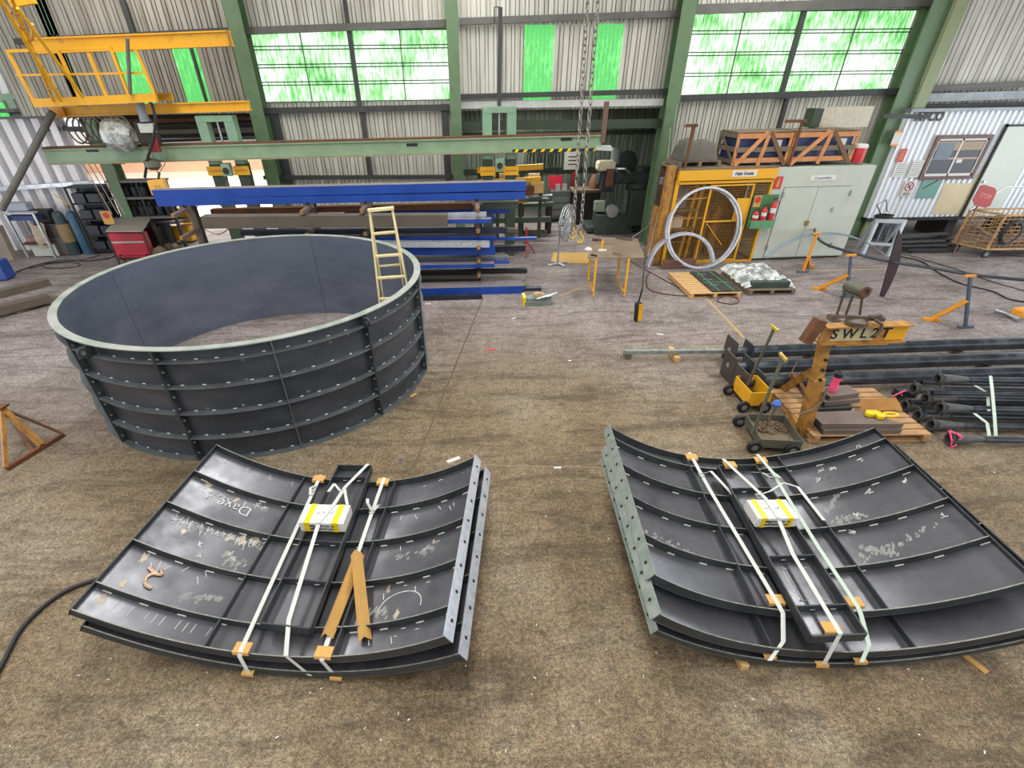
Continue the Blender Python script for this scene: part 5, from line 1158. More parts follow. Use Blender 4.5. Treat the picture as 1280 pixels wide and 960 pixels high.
for k, ((u, v), z) in enumerate((((1152, 478), .42), ((1165, 491), .41), ((1137, 502), .2), ((1154, 514), .2))):
    p = W(u, v, z); tag(MB().pipe(p, p+axp*9, .035, .026, 12).build('thin_tube', PIPEM), ['thin tube lying left of the topmost flared pole', 'thin tube right of the middle flared pole of the second row', 'thin tube low between the two farthest bottom poles', 'thin tube low between the two middle bottom poles'][k], 'tube', 'thin tubes in the pole bundle')
px_ = W(1119, 491, .12); tag(MB().bar(px_, px_+axp*.3, .14, .12).build('square_end', MILLD), 'square dark pole end with a pink tag at the far side of the bundle', 'pole')
b = MB(); b.tube([px_+V((-.1, -.08, -.02)), px_+V((.0, -.09, .06)), px_+V((.06, -.09, .1))], .012, 5); b.tube([px_+V((.0, -.09, .06)), px_+V((.04, -.1, .0))], .01, 5); tag(b.build('pink_ribbon', PINK), 'pink ribbon on the square dark pole end at the far side', 'ribbon')
p = W(1186, 548, .1); b = MB(); tri = [p+V((-.12, -.12, .12)), p+V((.02, -.14, -.1)), p+V((.10, -.16, .02))]; b.tube([p+V((-.08, -.02, .14)), p+V((-.06, -.1, .04)), p+V((0, -.1, -.09)), p+V((.06, -.1, -.04))], .012, 5); b.tube([p+V((-.08, -.0, .14)), p+V((.05, -.04, .1)), p+V((.13, -.06, .05))], .013, 5); b.tube([p+V((.04, -.06, .11)), p+V((.05, -.1, .05))], .016, 5); tag(b.build('pink_ribbon', PINK), 'pink ribbon on the nearest flared pole end', 'ribbon')
sx = W(1243, 540, .2)
s0 = W(1239, 468, .52); 
def strapp(label, pts, w=.05):
    o = ribbon(pts, w, axp).build('binding_strap', STRAPG); tag(o, label, 'strap')
strapp('long pale green strap round the pole bundle with a knot on top', [W(1238, 470, .54), W(1240, 486, .49), W(1243, 520, .32), W(1245, 549, .08)])
strapp('shorter pale strap on the pole bundle, upper of two beside the long one', [W(1219, 482, .47), W(1234, 491, .38), W(1236, 514, .28)]); strapp('shorter pale strap low on the pole bundle beside the long one', [W(1218, 517, .25), W(1234, 529, .2), W(1237, 549, .07)])
# ------------------------------------------------------------------ right midfield: stands, bent bars, plate
ORG = ORANGE; POST = mat('blue_grey_post', (96, 108, 124), .45, .4, .12, 6)
def stand(label, base, topv, legs, head=True, dark=POST, ut=None):
    g = W(*base); g.z = 0; t = thing('pipe_stand', label, 'pipe stand', g, 'orange pipe stands'); h = Zat(g, topv)
    tp = V((g.x+.02, g.y, h)) if ut is None else D(ut, topv, g.y-.02)
    MB().bar(g+V((0, 0, .02)), tp, .05, .05, up=(0, 1, 0)).build('post', dark, t)
    MB().bar(g+V((-.16, 0, .03)), g+V((.16, 0, .03)), .06, .05).build('foot_bar', POST, t)
    for (u, v, f) in legs:
        p = W(u, v); j = g+(tp-g)*f; MB().bar(V((p.x, p.y, .04)), j, .075, .085).build('brace_leg', ORG, t)
        MB().bar(V((p.x-.14, p.y+.06, .03)), V((p.x+.14, p.y-.06, .03)), .07, .06).build('rear_foot', ORG, t)
    if head: MB().bar(tp+V((-.11, 0, 0)), tp+V((.11, 0, .0)), .05, .04).build('head_bar', ORG, t)
    return tp
stand('orange pipe stand nearest the grey cabinet doors', (1003, 341), 292, [(1010, 333, .45)], dark=ORG)
stand('orange and silver pipe stand in front of the cabinet', (1058, 372), 319, [(1024, 362, .55)], ut=1064)
stand('orange and blue pipe stand on the open floor at right', (1206, 410), 345, [(1163, 401, .55)], ut=1213)
MH = .86
def path(pts, z): return [W(u, v, z) for u, v in pts]
def spline(P, sub=6):
    Q = []
    for i in range(len(P)-1):
        p0, p1, p2, p3 = P[max(0, i-1)], P[i], P[i+1], P[min(len(P)-1, i+2)]
        for k in range(sub):
            t = k/sub; Q.append(.5*((2*p1)+(p2-p0)*t+(2*p0-5*p1+4*p2-p3)*t*t+(3*p1-p0-3*p2+p3)*t**3))
    return Q+[P[-1]]
tag(MB().tube(spline(path([(1028, 278), (1020, 284), (1019, 293), (1030, 304), (1055, 313), (1085, 321), (1118, 328), (1165, 335), (1212, 343), (1290, 351)], .84)), .032, 8).build('bent_bar', mat('dark_bent_bar', (66, 70, 74), .45, .5, .15, 6)), 'long dark bent bar with a hooked end resting on the orange stands', 'bent bar')
P = spline(path([(958, 322), (975, 308), (1000, 297), (1025, 293), (1050, 293), (1075, 300), (1095, 311), (1111, 324)], .75)); b = MB()
for p in P: pass
b = ribbon(P, .13, (0, 1, .15), .02); tag(b.build('curved_flat_bar', mat('blue_grey_flat', (150, 162, 178), .4, .6, .1, 5)), 'pale grey curved flat bar arching in front of the cabinet', 'bent bar')
yy = 11.2; lens = [(1121, 295), (1124, 306), (1124, 318), (1122, 333), (1117, 348), (1110, 364), (1102, 378), (1097, 377), (1102, 360), (1107, 341), (1112, 322), (1117, 305)]
K_ = [D(u, v, yy) for u, v in lens]; mz = min(p.z for p in K_)
tag(MB().prism([p-V((0, 0, mz-.005)) for p in K_], (0, .03, 0)).build('curved_plate', mat('dark_plum_plate', (66, 52, 54), .5, .3, .15, 4)), 'dark crescent plate standing on its tip against the bent bar', 'steel plate')
r0 = W(1044, 402); r1 = W(1072, 405); r0.z = r1.z = 0
rs = thing('roller_stand', 'roller drum on a slender steel stand behind the lifting jib', 'roller stand', (r0+r1)/2)
cA, cB = D(1059, 357, r0.y), D(1081, 365, r1.y-.35); rad = .10
MB().tube([cA, cB], rad, 24).build('roller', OLIVE, rs); d_ = (cB-cA).normalized(); MB().pipe(cB, cB+d_*.04, rad*1.1, rad*.6, 20).build('roller_rim', RUST, rs)
MB().bar(cA+V((0, 0, -.12)), cB+V((0, 0, -.12)), .12, .05).build('cradle', OLIVE, rs)
for p, q in ((cA, r0), (cB, r1), (lerp(cA, cB, .5), (r0+r1)/2+V((.02, .1, 0)))): MB().bar(p+V((0, 0, -.12)), V((q.x-.03, q.y, .16)), .035, .035, up=(0, 1, 0)).build('leg', mat('brown_leg', (96, 80, 66), .6, .2, .15, 6), rs)
MB().bar(V((r0.x-.15, r0.y, .14)), V((r1.x+.1, r1.y, .14)), .1, .06).build('base_plank', WOODD, rs)
for q in (r0, r1): MB().bar(V((q.x-.05, q.y-.15, .05)), V((q.x-.05, q.y+.2, .05)), .08, .1).build('base_block', WOODD, rs)
c = W(1266, 397); o = thing('floor_tool', 'chrome and orange tool lying on the floor at the right edge', 'tool', c); b = MB(); b.tube([W(1245, 388, .06), W(1258, 392, .06), W(1275, 400, .06)], [.05, .03, .06], 10); b.build('tool_shaft', ALU, o); MB().box(W(1278, 391, .1), (.35, .25, .2), .2).build('orange_body', ORANGE, o, bev=.03)
hosepx('power_cable', 'dark cable snaking over the floor behind the right-hand stands', [(1120, 320), (1150, 326), (1172, 340), (1200, 354), (1240, 364), (1262, 374), (1290, 378)], .016, BLACK, cat='cable')
hosepx('power_cable', 'thin dark cable lying farther back on the right-hand floor', [(1125, 316), (1160, 326), (1200, 338), (1240, 352), (1290, 366)], .009, BLACK, cat='cable')
# grey saw horse
t = thing('steel_trestle', 'pale grey steel trestle frame beside the cabinet', 'trestle', W(1100, 320)); TG = mat('pale_grey_trestle', (182, 190, 196), .45, .2, .06, 4)
l0, l1 = W(1078, 318), W(1110, 320); hT = Zat(l0, 276)
for p in (l0, l1):
    p.z = 0; MB().bar(p, p+V((.06, .05, hT)), .09, .09, up=(0, 1, 0)).build('leg', TG, t)
    q = p+V((.25, .7, 0)); MB().bar(q, p+V((.06, .12, hT)), .07, .07, up=(0, 1, 0)).build('leg', TG, t)
MB().bar(l0+V((0, .05, hT)), l1+V((.12, .05, hT)), .1, .1).build('top_rail', TG, t); MB().bar(l0+V((.02, .02, .32)), l1+V((.02, .02, .32)), .07, .07).build('low_rail', TG, t)
MB().bar(l0+V((.28, .02, .36)), l0+V((.31, .05, hT)), .05, .04, up=(0, 1, 0)).build('centre_bar', POST, t); MB().bar(l0+V((.52, .02, .36)), l0+V((.55, .05, hT)), .05, .04, up=(0, 1, 0)).build('centre_bar', POST, t)
b = MB(); random.seed(5); tc_ = l0+V((.15, .1, hT+.07))
for k in range(3): b.tube([tc_+V((.25*math.cos(w)*random.uniform(.8, 1.2)+.1, .14*math.sin(w), .03*k)) for w in [2*PI*j/12 for j in range(12)]], .016, 6, closed=True)
b.tube([tc_+V((.1, .1, .02)), tc_+V((-.1, .2, .3)), tc_+V((.2, .3, .42)), tc_+V((.3, .2, .1))], .014, 6); tag(b.build('cable_coil', BLACK), 'black cable coiled on top of the pale grey trestle', 'cable')
# site hut
HY = 16.1
hA, hB = D(1122, 205, HY), D(1290, 300, HY); zb = D(1160, 271, HY).z; zt3 = D(1200, 139, HY).z
hut = thing('site_hut', 'white corrugated site hut with a sliding window and door', 'site hut', V((13.6, HY, zb)))
xl = D(1118, 205, HY).x-.15; xr = 19.5
HW = sheet_material('hut_white_sheet', (232, 236, 240), (220, 216, 204), lo=.42); HS = mat('hut_stained_sheet', (206, 190, 154), .6, 0, .1, 2)
b = MB(); sheet(b, xl, xr, zb, zt3, HY, .17, .05, .035); b.prism([(xl, HY+.06, zb), (xr, HY+.06, zb), (xr, HY+2.4, zb), (xl, HY+2.4, zb)], (0, 0, zt3-zb)); b.build('hut_wall', HW, hut)
MB().prism([(xl-.05, HY-.06, zb-.09), (xr, HY-.06, zb-.09), (xr, HY+2.4, zb-.09), (xl-.05, HY+2.4, zb-.09)], (0, 0, .09)).build('floor_frame', INK, hut)
MB().prism([(xl-.05, HY-.08, zt3), (xr, HY-.08, zt3), (xr, HY+2.4, zt3), (xl-.05, HY+2.4, zt3)], (0, 0, .08)).build('roof_edge', GRAYG, hut)
for k in range(3): MB().box((xl+.6+2.5*k, HY+.8, zb/2-.04), (.3, 1.2, zb-.1)).build('pier', DIRTY, hut)
text(hut, 'faded_lettering', 'ATCO', V((D(1161, 146, HY).x, HY-.035, D(1161, 146, HY).z)), (1, 0, 0), (0, 0, 1), .3, INK, .012)
def hpx(px, name, m, off, th=.02, par=hut):
    K = [D(u, v, HY) for u, v in px]; K = [V((p.x, HY-off, p.z)) for p in K]; return MB().prism(K, (0, -th, 0)).build(name, m, par)
def hrect(u0, v0, u1, v1):                   # vertical-sided rectangle on the hut face from two opposite corners
    a, c = D(u0, v0, HY), D(u1, v1, HY); return a.x, c.z, c.x, a.z
wx0, wz0, wx1, wz1 = hrect(1170, 169, 1213, 223); wx1 = D(1240, 169, HY).x*.5+D(1213, 223, HY).x*.5; wx0 = D(1170, 169, HY).x*.5+D(1147, 223, HY).x*.5
FRM = mat('brown_window_frame', (104, 78, 70), .6, 0, .1, 5)
b = MB()
for (x0_, z0_, x1_, z1_) in ((wx0, wz1-.09, wx1, wz1), (wx0, wz0, wx1, wz0+.09), (wx0, wz0+.09, wx0+.09, wz1-.09), (wx1-.09, wz0+.09, wx1, wz1-.09)): b.prism([(x0_, HY-.03, z0_), (x1_, HY-.03, z0_), (x1_, HY-.03, z1_), (x0_, HY-.03, z1_)], (0, -.05, 0))
wf = b.build('window_frame', FRM, hut)
b = MB(); mx = (wx0+wx1)/2
for (x0_, z0_, x1_, z1_) in ((wx0+.09, wz1-.14, wx1-.09, wz1-.09), (wx0+.09, wz0+.09, wx1-.09, wz0+.16), (wx0+.09, wz0+.09, wx0+.13, wz1-.09), (wx1-.13, wz0+.09, wx1-.09, wz1-.09), (mx-.025, wz0+.09, mx+.025, wz1-.09)): b.prism([(x0_, HY-.03, z0_), (x1_, HY-.03, z0_), (x1_, HY-.03, z1_), (x0_, HY-.03, z1_)], (0, -.03, 0))
b.build('sash', WHITE, wf)
MB().prism([(wx0+.1, HY-.031, wz0+.1), (wx1-.1, HY-.031, wz0+.1), (wx1-.1, HY-.031, wz1-.1), (wx0+.1, HY-.031, wz1-.1)], (0, -.006, 0)).build('window_pane', mat('dark_window_glass', (70, 72, 76), .3, 0, .3, 1.5, spec=.2), wf)
b = MB(); b.box((wx0+.42, HY-.05, wz0+.75), (.5, .008, .42)); b.build('monitor_behind_glass', mat('dull_screen_blue', (76, 92, 104), .4, 0, .1, 3), wf)
MB().box((mx, HY-.047, wz0+.56), (wx1-wx0-.3, .008, .05)).build('desk_edge', mat('desk_edge', (176, 150, 132), .6, 0, .1, 5), wf); MB().box((mx, HY-.042, wz1-.28), (wx1-wx0-.3, .008, .22)).build('blind', mat('slatted_blind', (158, 138, 110), .6, 0, .25, 12, stretch=(1, 1, 8)), wf); MB().box((mx+.18, HY-.045, wz0+.5), (.18, .006, .12)).build('paper_notice', WHITE, wf)
dx0 = D(1236, 200, HY).x; dxm = dx0+1.15
dz_ = D(1262, 158, HY).z
dd = MB().prism([(dx0, HY-.03, zb), (dxm, HY-.03, zb), (dxm, HY-.03, dz_), (dx0, HY-.03, dz_)], (0, -.04, 0)).build('hut_door', mat('pale_green_grey_door', (196, 202, 190), .5, 0, .05, 3), hut)
MB().prism([(dx0-.06, HY-.03, zb), (dx0, HY-.03, zb), (dx0, HY-.03, dz_+.06), (dx0-.06, HY-.03, dz_+.06)], (0, -.05, 0)).build('door_jamb', INK, dd); MB().prism([(dx0-.06, HY-.03, dz_), (dxm, HY-.03, dz_), (dxm, HY-.03, dz_+.05), (dx0-.06, HY-.03, dz_+.05)], (0, -.05, 0)).build('door_head', INK, dd)
MB().lathe((dx0+.12, HY-.07, zb+1.0), [(.035, 0), (.035, .05)], 12, (0, -1, 0)).build('door_knob', ALU, dd)
hx = wx1+.12
hpx([(1181, 229), (1214, 229), (1239, 192), (1228, 215), (1203, 268), (1164, 268)], 'rusty_stain', mat('hut_stained_sheet', (216, 204, 176), .6, 0, scale=2.5, rgb2=(232, 230, 222), mix=.5), .004, .003)
# notices on the hut
def notice(name, label, cu, cv, w, h, m=WHITE):
    c = D(cu, cv, HY); t = thing(name, label, 'sign', V((c.x, HY-.032, c.z-h/2)))
    MB().box((c.x, HY-.037, c.z), (w, .008, h)).build('sign_board', m, t); return t, V((c.x, HY-.043, c.z))
t, c = notice('extinguisher_sign', 'red extinguisher location sign at the left edge of the hut', 1126, 194, .22, .34, REDL); b = MB(); b.box(c+V((0, 0, -.03)), (.07, .004, .18)); b.box(c+V((.02, 0, .1)), (.09, .004, .03)); b.build('extinguisher_pictogram', CARD, t)
t, c = notice('paper_notice', 'white lined notice on the hut under the red sign', 1124, 212, .38, .4)
b = MB()
for k in range(6): b.box(c+V((random.uniform(-.02, .02), 0, .15-.055*k)), (.28, .003, .016))
b.build('printed_lines', GRAYG, t)
t, c = notice('paper_notice', 'white lined notice on the hut beside its window frame', 1144, 211, .36, .46)
b = MB()
for k in range(7): b.box(c+V((random.uniform(-.02, .02), 0, .17-.055*k)), (.26, .003, .018))
b.build('printed_lines', GRAYG, t)
t, c = notice('prohibition_sign', 'white sign with a red crossed circle on the hut', 1134, 236, .34, .44)
b = MB(); b.tube([c+V((.12*math.cos(w), -.004, .07+.12*math.sin(w))) for w in [2*PI*k/20 for k in range(20)]], .012, 5, closed=True); b.tube([c+V((-.08, -.004, .15)), c+V((.08, -.004, -.01))], .01, 5); b.build('red_circle', REDL, t)
b = MB(); b.bar(c+V((-.05, -.004, .03)), c+V((.04, -.004, .13)), .02, .01); b.bar(c+V((0, -.004, .08)), c+V((.05, -.004, .03)), .02, .01); b.box(c+V((0, 0, -.12)), (.22, .004, .02)); b.box(c+V((0, 0, -.17)), (.2, .004, .02)); b.build('black_print', INK, t)
t, c = notice('green_board', 'green board on the hut below the window', 1160, 236, .62, .52, TEAL); b = MB(); b.tube([c+V((-.2, -.003, .02)), c+V((-.05, -.003, .12)), c+V((.1, -.003, .2)), c+V((.14, -.003, .25))], .014, 5); b.build('dark_streak', GREEND, t)
t, c = notice('door_notice', 'small grey notice high on the hut beside the door', 1257, 165, .3, .2, GRAYG); b = MB(); b.box(c+V((0, 0, .04)), (.22, .003, .02)); b.box(c+V((0, 0, -.03)), (.2, .003, .02)); b.build('printed_lines', WHITE, t)
t = thing('column_notice', 'white and orange notice on the pale green column by the hut', 'sign', D(1121, 173, CY-.2)); c = D(1121, 173, CY-.2); MB().box(c, (.24, .01, .36)).build('sign_board', WHITE, t); MB().box(c+V((0, -.007, .16)), (.24, .004, .05)).build('orange_band', ORANGE, t); MB().box(c+V((0, -.007, -.16)), (.24, .004, .05)).build('orange_band', ORANGE, t)
tag(MB().bar(D(1103, 145, 15.9), D(1162, 146, 15.9), .08, .1).build('bracket_arm', GIRTD), 'dark bracket arm sticking out across the pale green column', 'bracket')
# steps of the hut and dark frames below it
st = thing('hut_steps', 'dark metal steps lying under the edge of the hut', 'steps', W(1150, 300))
for k in range(4):
    a, c = W(1108+8*k, 296+5*k, .42-.1*k), W(1185+2*k, 292+6*k, .42-.1*k); MB().bar(a, c, .26, .03).build('tread', MILLD, st)
MB().bar(W(1104, 298, .35), W(1140, 316, .02), .05, .1).build('stringer', DIRTY, st); MB().bar(W(1180, 288, .4), W(1190, 312, .02), .05, .1).build('stringer', DIRTY, st)
# cage trolley and stop sign
q0, q1, q2 = W(1187, 314), W(1227, 323), W(1330, 321); 
for q in (q0, q1, q2): q.z = 0
ct = thing('cage_trolley', 'worn yellow wire-sided cage trolley full of scrap at the right edge', 'trolley', (q0+q2)/2)
ya = mat('tan_yellow_frame', (186, 144, 92), .6, .05, scale=7, rgb2=(120, 92, 66), mix=.42)
q3 = q0+(q2-q1); zf, hcg = .26, Zat(q0, 262)
up_ = lambda p, z: V((p.x, p.y, z))
K = [q0, q1, q2, q3]
for p in K: MB().bar(up_(p, zf-.02), up_(p, hcg), .055, .055, up=(0, 1, 0)).build('corner_post', ya, ct)
for i in range(4):
    a, c = K[i], K[(i+1) % 4]
    for z in (zf, hcg): MB().bar(up_(a, z), up_(c, z), .045, .045).build('side_rail', ya, ct)
    b = MB()
    for k in range(1, 9): b.bar(up_(a, zf+(hcg-zf)*k/9), up_(c, zf+(hcg-zf)*k/9), .012, .012)
    n = max(3, int((c-a).length/.16))
    for k in range(1, n): p = lerp(a, c, k/n); b.bar(up_(p, zf), up_(p, hcg), .009, .009, up=(0, 1, 0))
    b.build('wire_side', ya, ct)
MB().prism([up_(p, zf-.02) for p in K], (0, 0, .02)).build('cart_floor', WOODD, ct)
d1 = (q1-q0).normalized()
for p in (lerp(q0, q2, .04), lerp(q1, q3, .04), lerp(q1, q2, .55), lerp(q0, q3, .55), lerp(q2, q0, .06)): wheel(ct, up_(p, .115), .115, .05, V((q2-q1).normalized().cross(V((0, 0, 1)))))
b = MB(); b.tube([up_(q0, hcg)+V((-.15, -.1, 0)), D(1256, 234, q0.y+.2), D(1300, 233, q0.y+.2)], .02, 8); b.build('push_handle', ALU, ct)
cc = lerp(q1, q3, .3); tag(MB().bar(up_(lerp(q0, q1, .3), .75)+V((.25, .15, 0)), up_(lerp(q0, q1, .8), .5)+V((.35, .1, 0)), .22, .03).build('scrap_board', WOODD), 'brown board in the cage trolley', 'board')
b = MB(); rc2 = lerp(q1, q2, .12)+V((0, -.12, .75))
for k in range(3): b.tube([rc2+V(((.30-.03*k)*math.cos(w), -.02*k, (.34-.03*k)*math.sin(w))) for w in [2*PI*j/18 for j in range(18)]], .022, 6, closed=True)
tag(b.build('hose_coil', BLACK), 'black hose coil hung on the corner of the cage trolley', 'hose')
random.seed(21); b = MB()
for k in range(22):
    p = up_(lerp(lerp(q0, q3, random.uniform(.08, .9)), lerp(q1, q2, random.uniform(.08, .9)), random.uniform(.15, .85)), random.uniform(.3, .62)); b.bar(p, p+V((random.uniform(-.3, .3), random.uniform(-.25, .25), random.uniform(-.05, .12))), random.uniform(.04, .12), random.uniform(.02, .07))
tag(b.build('scrap_pieces', [mat('mixed_scrap', (150, 118, 88), .7, .1, .45, 3)]), 'jumble of small scrap filling the cage trolley', 'scrap', kind='stuff')
sb = W(1191, 318); sb.z = 0; ss = thing('stop_sign', 'faded red STOP paddle sign on a pole in front of the hut', 'sign', sb)
sc_ = D(1222, 257, sb.y+.05); MB().tube([sb, sc_], .022, 8).build('pole', mat('brown_pole', (130, 92, 74), .6, .1, .1, 6), ss)
s4 = [D(u, v, sb.y) for u, v in ((1216, 250), (1219, 257), (1232, 260), (1238, 257), (1246, 240), (1244, 235), (1231, 231), (1226, 232))]
MB().prism([V((p.x, sb.y+.02, p.z)) for p in s4], (0, -.02, 0)).build('sign_face', mat('faded_red_face', (160, 54, 52), .6, 0, .12, 18), ss)
cx_ = sum(s4, V())/8; text(ss, 'sign_word', 'STOP', V((cx_.x, sb.y-.004, cx_.z)), (1, 0, -.25), (.25, 0, 1), .15, mat('faded_pink_letters', (214, 132, 122), .6, 0, .1, 9), .002)
# ------------------------------------------------------------------ green runway beam with its stands
RY = 15.4
ra, rb = D(57, 186, RY), D(752, 168, RY); rh = .34
ja = thing('runway_girder', 'long light green overhead runway beam with hazard stripes at its right end', 'beam', V(((ra.x+rb.x)/2, RY, ra.z-rh)))
MB().sect(ra+V((0, 0, -rh/2)), rb+V((0, 0, -rh/2)), isect(.3, rh, .03, .2)).build('beam_web', mat('pale_green_beam', (128, 152, 120), .5, 0, .1, 3), ja)
MB().bar(ra+V((0, 0, .02)), rb+V((0, 0, .02)), .24, .05).build('top_rail', RUST, ja); MB().bar(ra+V((0, -.0, -rh-.01)), rb+V((0, 0, -rh-.01)), .3, .03).build('bottom_flange', mat('tan_flange', (150, 132, 104), .6, 0, .12, 6), ja)
b = MB(); x = D(642, 184, RY).x; k = 0
while x < rb.x-.05:
    b.prism([(x, RY-.155, ra.z+(rb.z-ra.z)*.9-rh-.03), (x+.09, RY-.155, rb.z-rh-.03), (x+.14, RY-.155, rb.z-rh+.035), (x+.05, RY-.155, rb.z-rh+.035)], (0, -.006, 0)); x += .24
b.build('hazard_stripes', TAPE, ja)
MB().box((D(640, 184, RY).x*.5+rb.x*.5, RY-.152, rb.z-rh), (rb.x-D(640, 184, RY).x, .006, .07)).build('hazard_base', INK, ja)
a = D(757, 127, RY-.1); c = D(754, 178, RY-.1); MB().bar(V((a.x*.4+c.x*.6, RY-.1, c.z)), V((a.x*.4+c.x*.6, RY-.1, a.z)), .12, .1, up=(0, 1, 0)).build('end_stop', mat('brown_stop', (110, 84, 72), .7, .1, .15, 5), ja)
MB().bar(D(744, 185, RY-.1), D(764, 186, RY-.1), .25, .08).build('end_bracket', LGREY, ja)
for u, v in ((115, 188), (515, 181), (708, 174)):
    p = D(u, v, RY-.11); MB().box(p, (.3, .012, .07)).build('maker_plate', INK, ja)
text(ja, 'faded_mark', '2T SWL', D(722, 172, RY-.105), (1, 0, .0), (0, 0, 1), .13, GREEND, .002)
def stand2(label, uL, uR, vt, ug):
    a, c = D(uL, 165, RY+.15), D(uR, 165, RY+.15); zt = D((uL+uR)/2, vt, RY+.15).z; t = thing('runway_stand', label, 'stand', V(((a.x+c.x)/2, RY+.2, 0)))
    for x in (a.x, c.x):
        MB().bar((x, RY+.2, ra.z-rh-.1), (x, RY+.2, zt), .25, .3, up=(0, 1, 0)).build('upper_post', GREENL, t); MB().bar((x, RY+.22, 0), (x, RY+.22, ra.z-rh-.1), .28, .3, up=(0, 1, 0)).build('lower_post', GREEND, t)
        zz = D((uL+uR)/2, 214, RY).z; o = MB().box((x, RY+.04, zz), (.42, .03, .22)).build('yellow_plate', YEL, t)
        text(t, 'plate_lettering', 'CAUTION', (x, RY+.02, zz), (1, 0, 0), (0, 0, 1), .07, YELD, .001)
    MB().bar((a.x-.12, RY+.2, zt+.05), (c.x+.12, RY+.2, zt+.05), .32, .13).build('yoke', GREENL, t)
    MB().bar(((a.x+c.x)/2, RY+.2, ra.z), ((a.x+c.x)/2, RY+.2, zt), .04, .04, up=(0, 1, 0)).build('tie_rod', ALU, t)
    MB().box(((a.x+c.x)/2, RY-.02, ra.z-rh-.22), (.22, .2, .3)).build('trunnion', GREENL, t); MB().lathe(((a.x+c.x)/2, RY-.12, ra.z-rh-.24), [(.08, 0), (.08, .03)], 14, (0, -1, 0)).build('trunnion_pin', DIRTY, t)
    return t, (a.x+c.x)/2, zt
stand2('green two-post stand carrying the left half of the runway beam', 257, 291, 151, 0)
t, xs, zs = stand2('green two-post stand carrying the right half of the runway beam', 609, 639, 140, 0)
p = thing('steel_pole', 'dark upright pole with a short hook rising above the right green stand', 'pole', (xs, RY+.2, zs+.13)); ptop = D(620, 9, RY+.2); MB().bar((xs, RY+.2, zs+.13), (xs+.03, RY+.2, ptop.z), .1, .1, up=(0, 1, 0)).build('pole_tube', GIRTD, p); MB().tube([(xs, RY+.15, ptop.z), (xs-.12, RY+.15, ptop.z), (xs-.12, RY+.15, ptop.z-.3)], .015, 6).build('top_hook', GIRTD, p)
# yellow roller rails behind the right stand
for k, (u0, v0, u1, v1, lab) in enumerate(((596, 213, 679, 208, 'upper yellow rail behind the rack'), (598, 228, 676, 224, 'lower yellow rail behind the rack'), (644, 251, 658, 250, 'short yellow rail end low behind the topmost blue channel'))):
    a, c = D(u0, v0, 17.4), D(u1, v1, 17.4); t = MB().bar(a, c, .12, .15); o = t.build('yellow_rail', YEL); tag(o, lab, 'rail', 'yellow conveyor rails')
fr = thing('conveyor_frame', 'dark frame with rollers under the yellow rails behind the rack', 'conveyor', D(640, 250, 17.5)*V((1, 1, 0)))
for u in (600, 622, 652, 676):
    p = D(u, 240, 17.5); MB().bar((p.x, 17.55, 0), (p.x, 17.55, 2.1), .1, .1, up=(0, 1, 0)).build('frame_post', GREEND, fr)
for z in (.6, 1.25): MB().bar((D(598, 240, 17.5).x, 17.5, z), (D(690, 240, 17.5).x, 17.5, z), .2, .16).build('frame_beam', DARK, fr)
for k, u in enumerate((625, 640, 668)):
    p = D(u, 220, 17.6); MB().tube([(p.x-.2, 17.6, p.z), (p.x+.2, 17.6, p.z)], .08, 12).build('roller', [BRASSY, YELD, BRASSY][k], fr)
p = D(666, 241, 17.3); MB().box(p+V((.02, -.02, -.16)), (.95, .55, .04)).build('motor_shelf', DARK, fr); p = D(671, 234, 17.3); tag(MB().box(p, (.4, .3, .3)).build('tan_gearbox', mat('tan_box', (188, 150, 92), .6, 0, .12, 6)), 'tan gear box at the right end of the yellow rails', 'gearbox')
p = D(662, 238, 17.2); tag(MB().box(p, (.28, .2, .3), .3).build('rusty_motor', RUST, bev=.04), 'rusty brown motor beside the tan gear box', 'motor')
# red tripod stand beside the rack end
g = W(657, 318); g.z = 0; t = thing('tripod_stand', 'red tripod stand on the floor past the rack end', 'stand', g); h = Zat(g, 295)
MB().tube([g+V((0, 0, h*.4)), g+V((0, 0, h+.25))], .03, 8).build('post', RED, t)
for k in range(3): a = 2*PI*k/3+.4; MB().tube([g+V((0, 0, h*.75)), g+V((.32*math.cos(a), .32*math.sin(a), .02))], .022, 6).build('leg', RED, t)
# ------------------------------------------------------------------ lean-to machinery
mx, my = D(772, 280, 18.6).x, 18.6
mg = W(770, 292); my = 18.5; mg = V((D(770, 285, my).x, my, 0))
mm = thing('milling_machine', 'big dark green radial drilling machine in the gloomy lean-to', 'machine', mg)
MB().prism([(mg.x-1.2, my-.6, .03), (mg.x+.9, my-.6, .03), (mg.x+.9, my+.5, .03), (mg.x-1.2, my+.5, .03)], (0, 0, .2)).build('base_casting', DARK, mm, bev=.03)
ccx = D(796, 240, my).x
MB().lathe((ccx, my, .2), [(.46, 0), (.42, .3), (.40, 1.1), (.46, 1.15), (.46, 1.3), (.3, 1.45), (.26, 1.8)], 24).build('column', DARK, mm)
az = D(790, 215, my).z; MB().bar((D(745, 220, my).x, my-.25, az-.15), (D(826, 220, my).x, my-.1, az-.1), .35, .34).build('arm', DARK, mm, bev=.03)
hp = D(760, 222, my-.5); MB().box(hp+V((0, 0, -.1)), (.45, .4, .6)).build('drill_head', mat('blue_black_head', (40, 46, 52), .5, .2, .2, 6), mm, bev=.05); MB().tube([hp+V((.05, -.1, -.4)), hp+V((.05, -.1, -1.0))], [.1, .06], 14).build('spindle', DARK, mm)
mo = D(757, 207, my-.45); MB().box(mo, (.6, .45, .3)).build('pale_motor_cover', mat('cream_motor', (206, 198, 170), .5, 0, .12, 6), mm, bev=.08); MB().lathe(D(769, 200, my-.3)+V((0, 0, -.1)), [(.16, 0), (.16, .42), (.13, .45)], 18).build('grey_motor', GRAYG, mm)
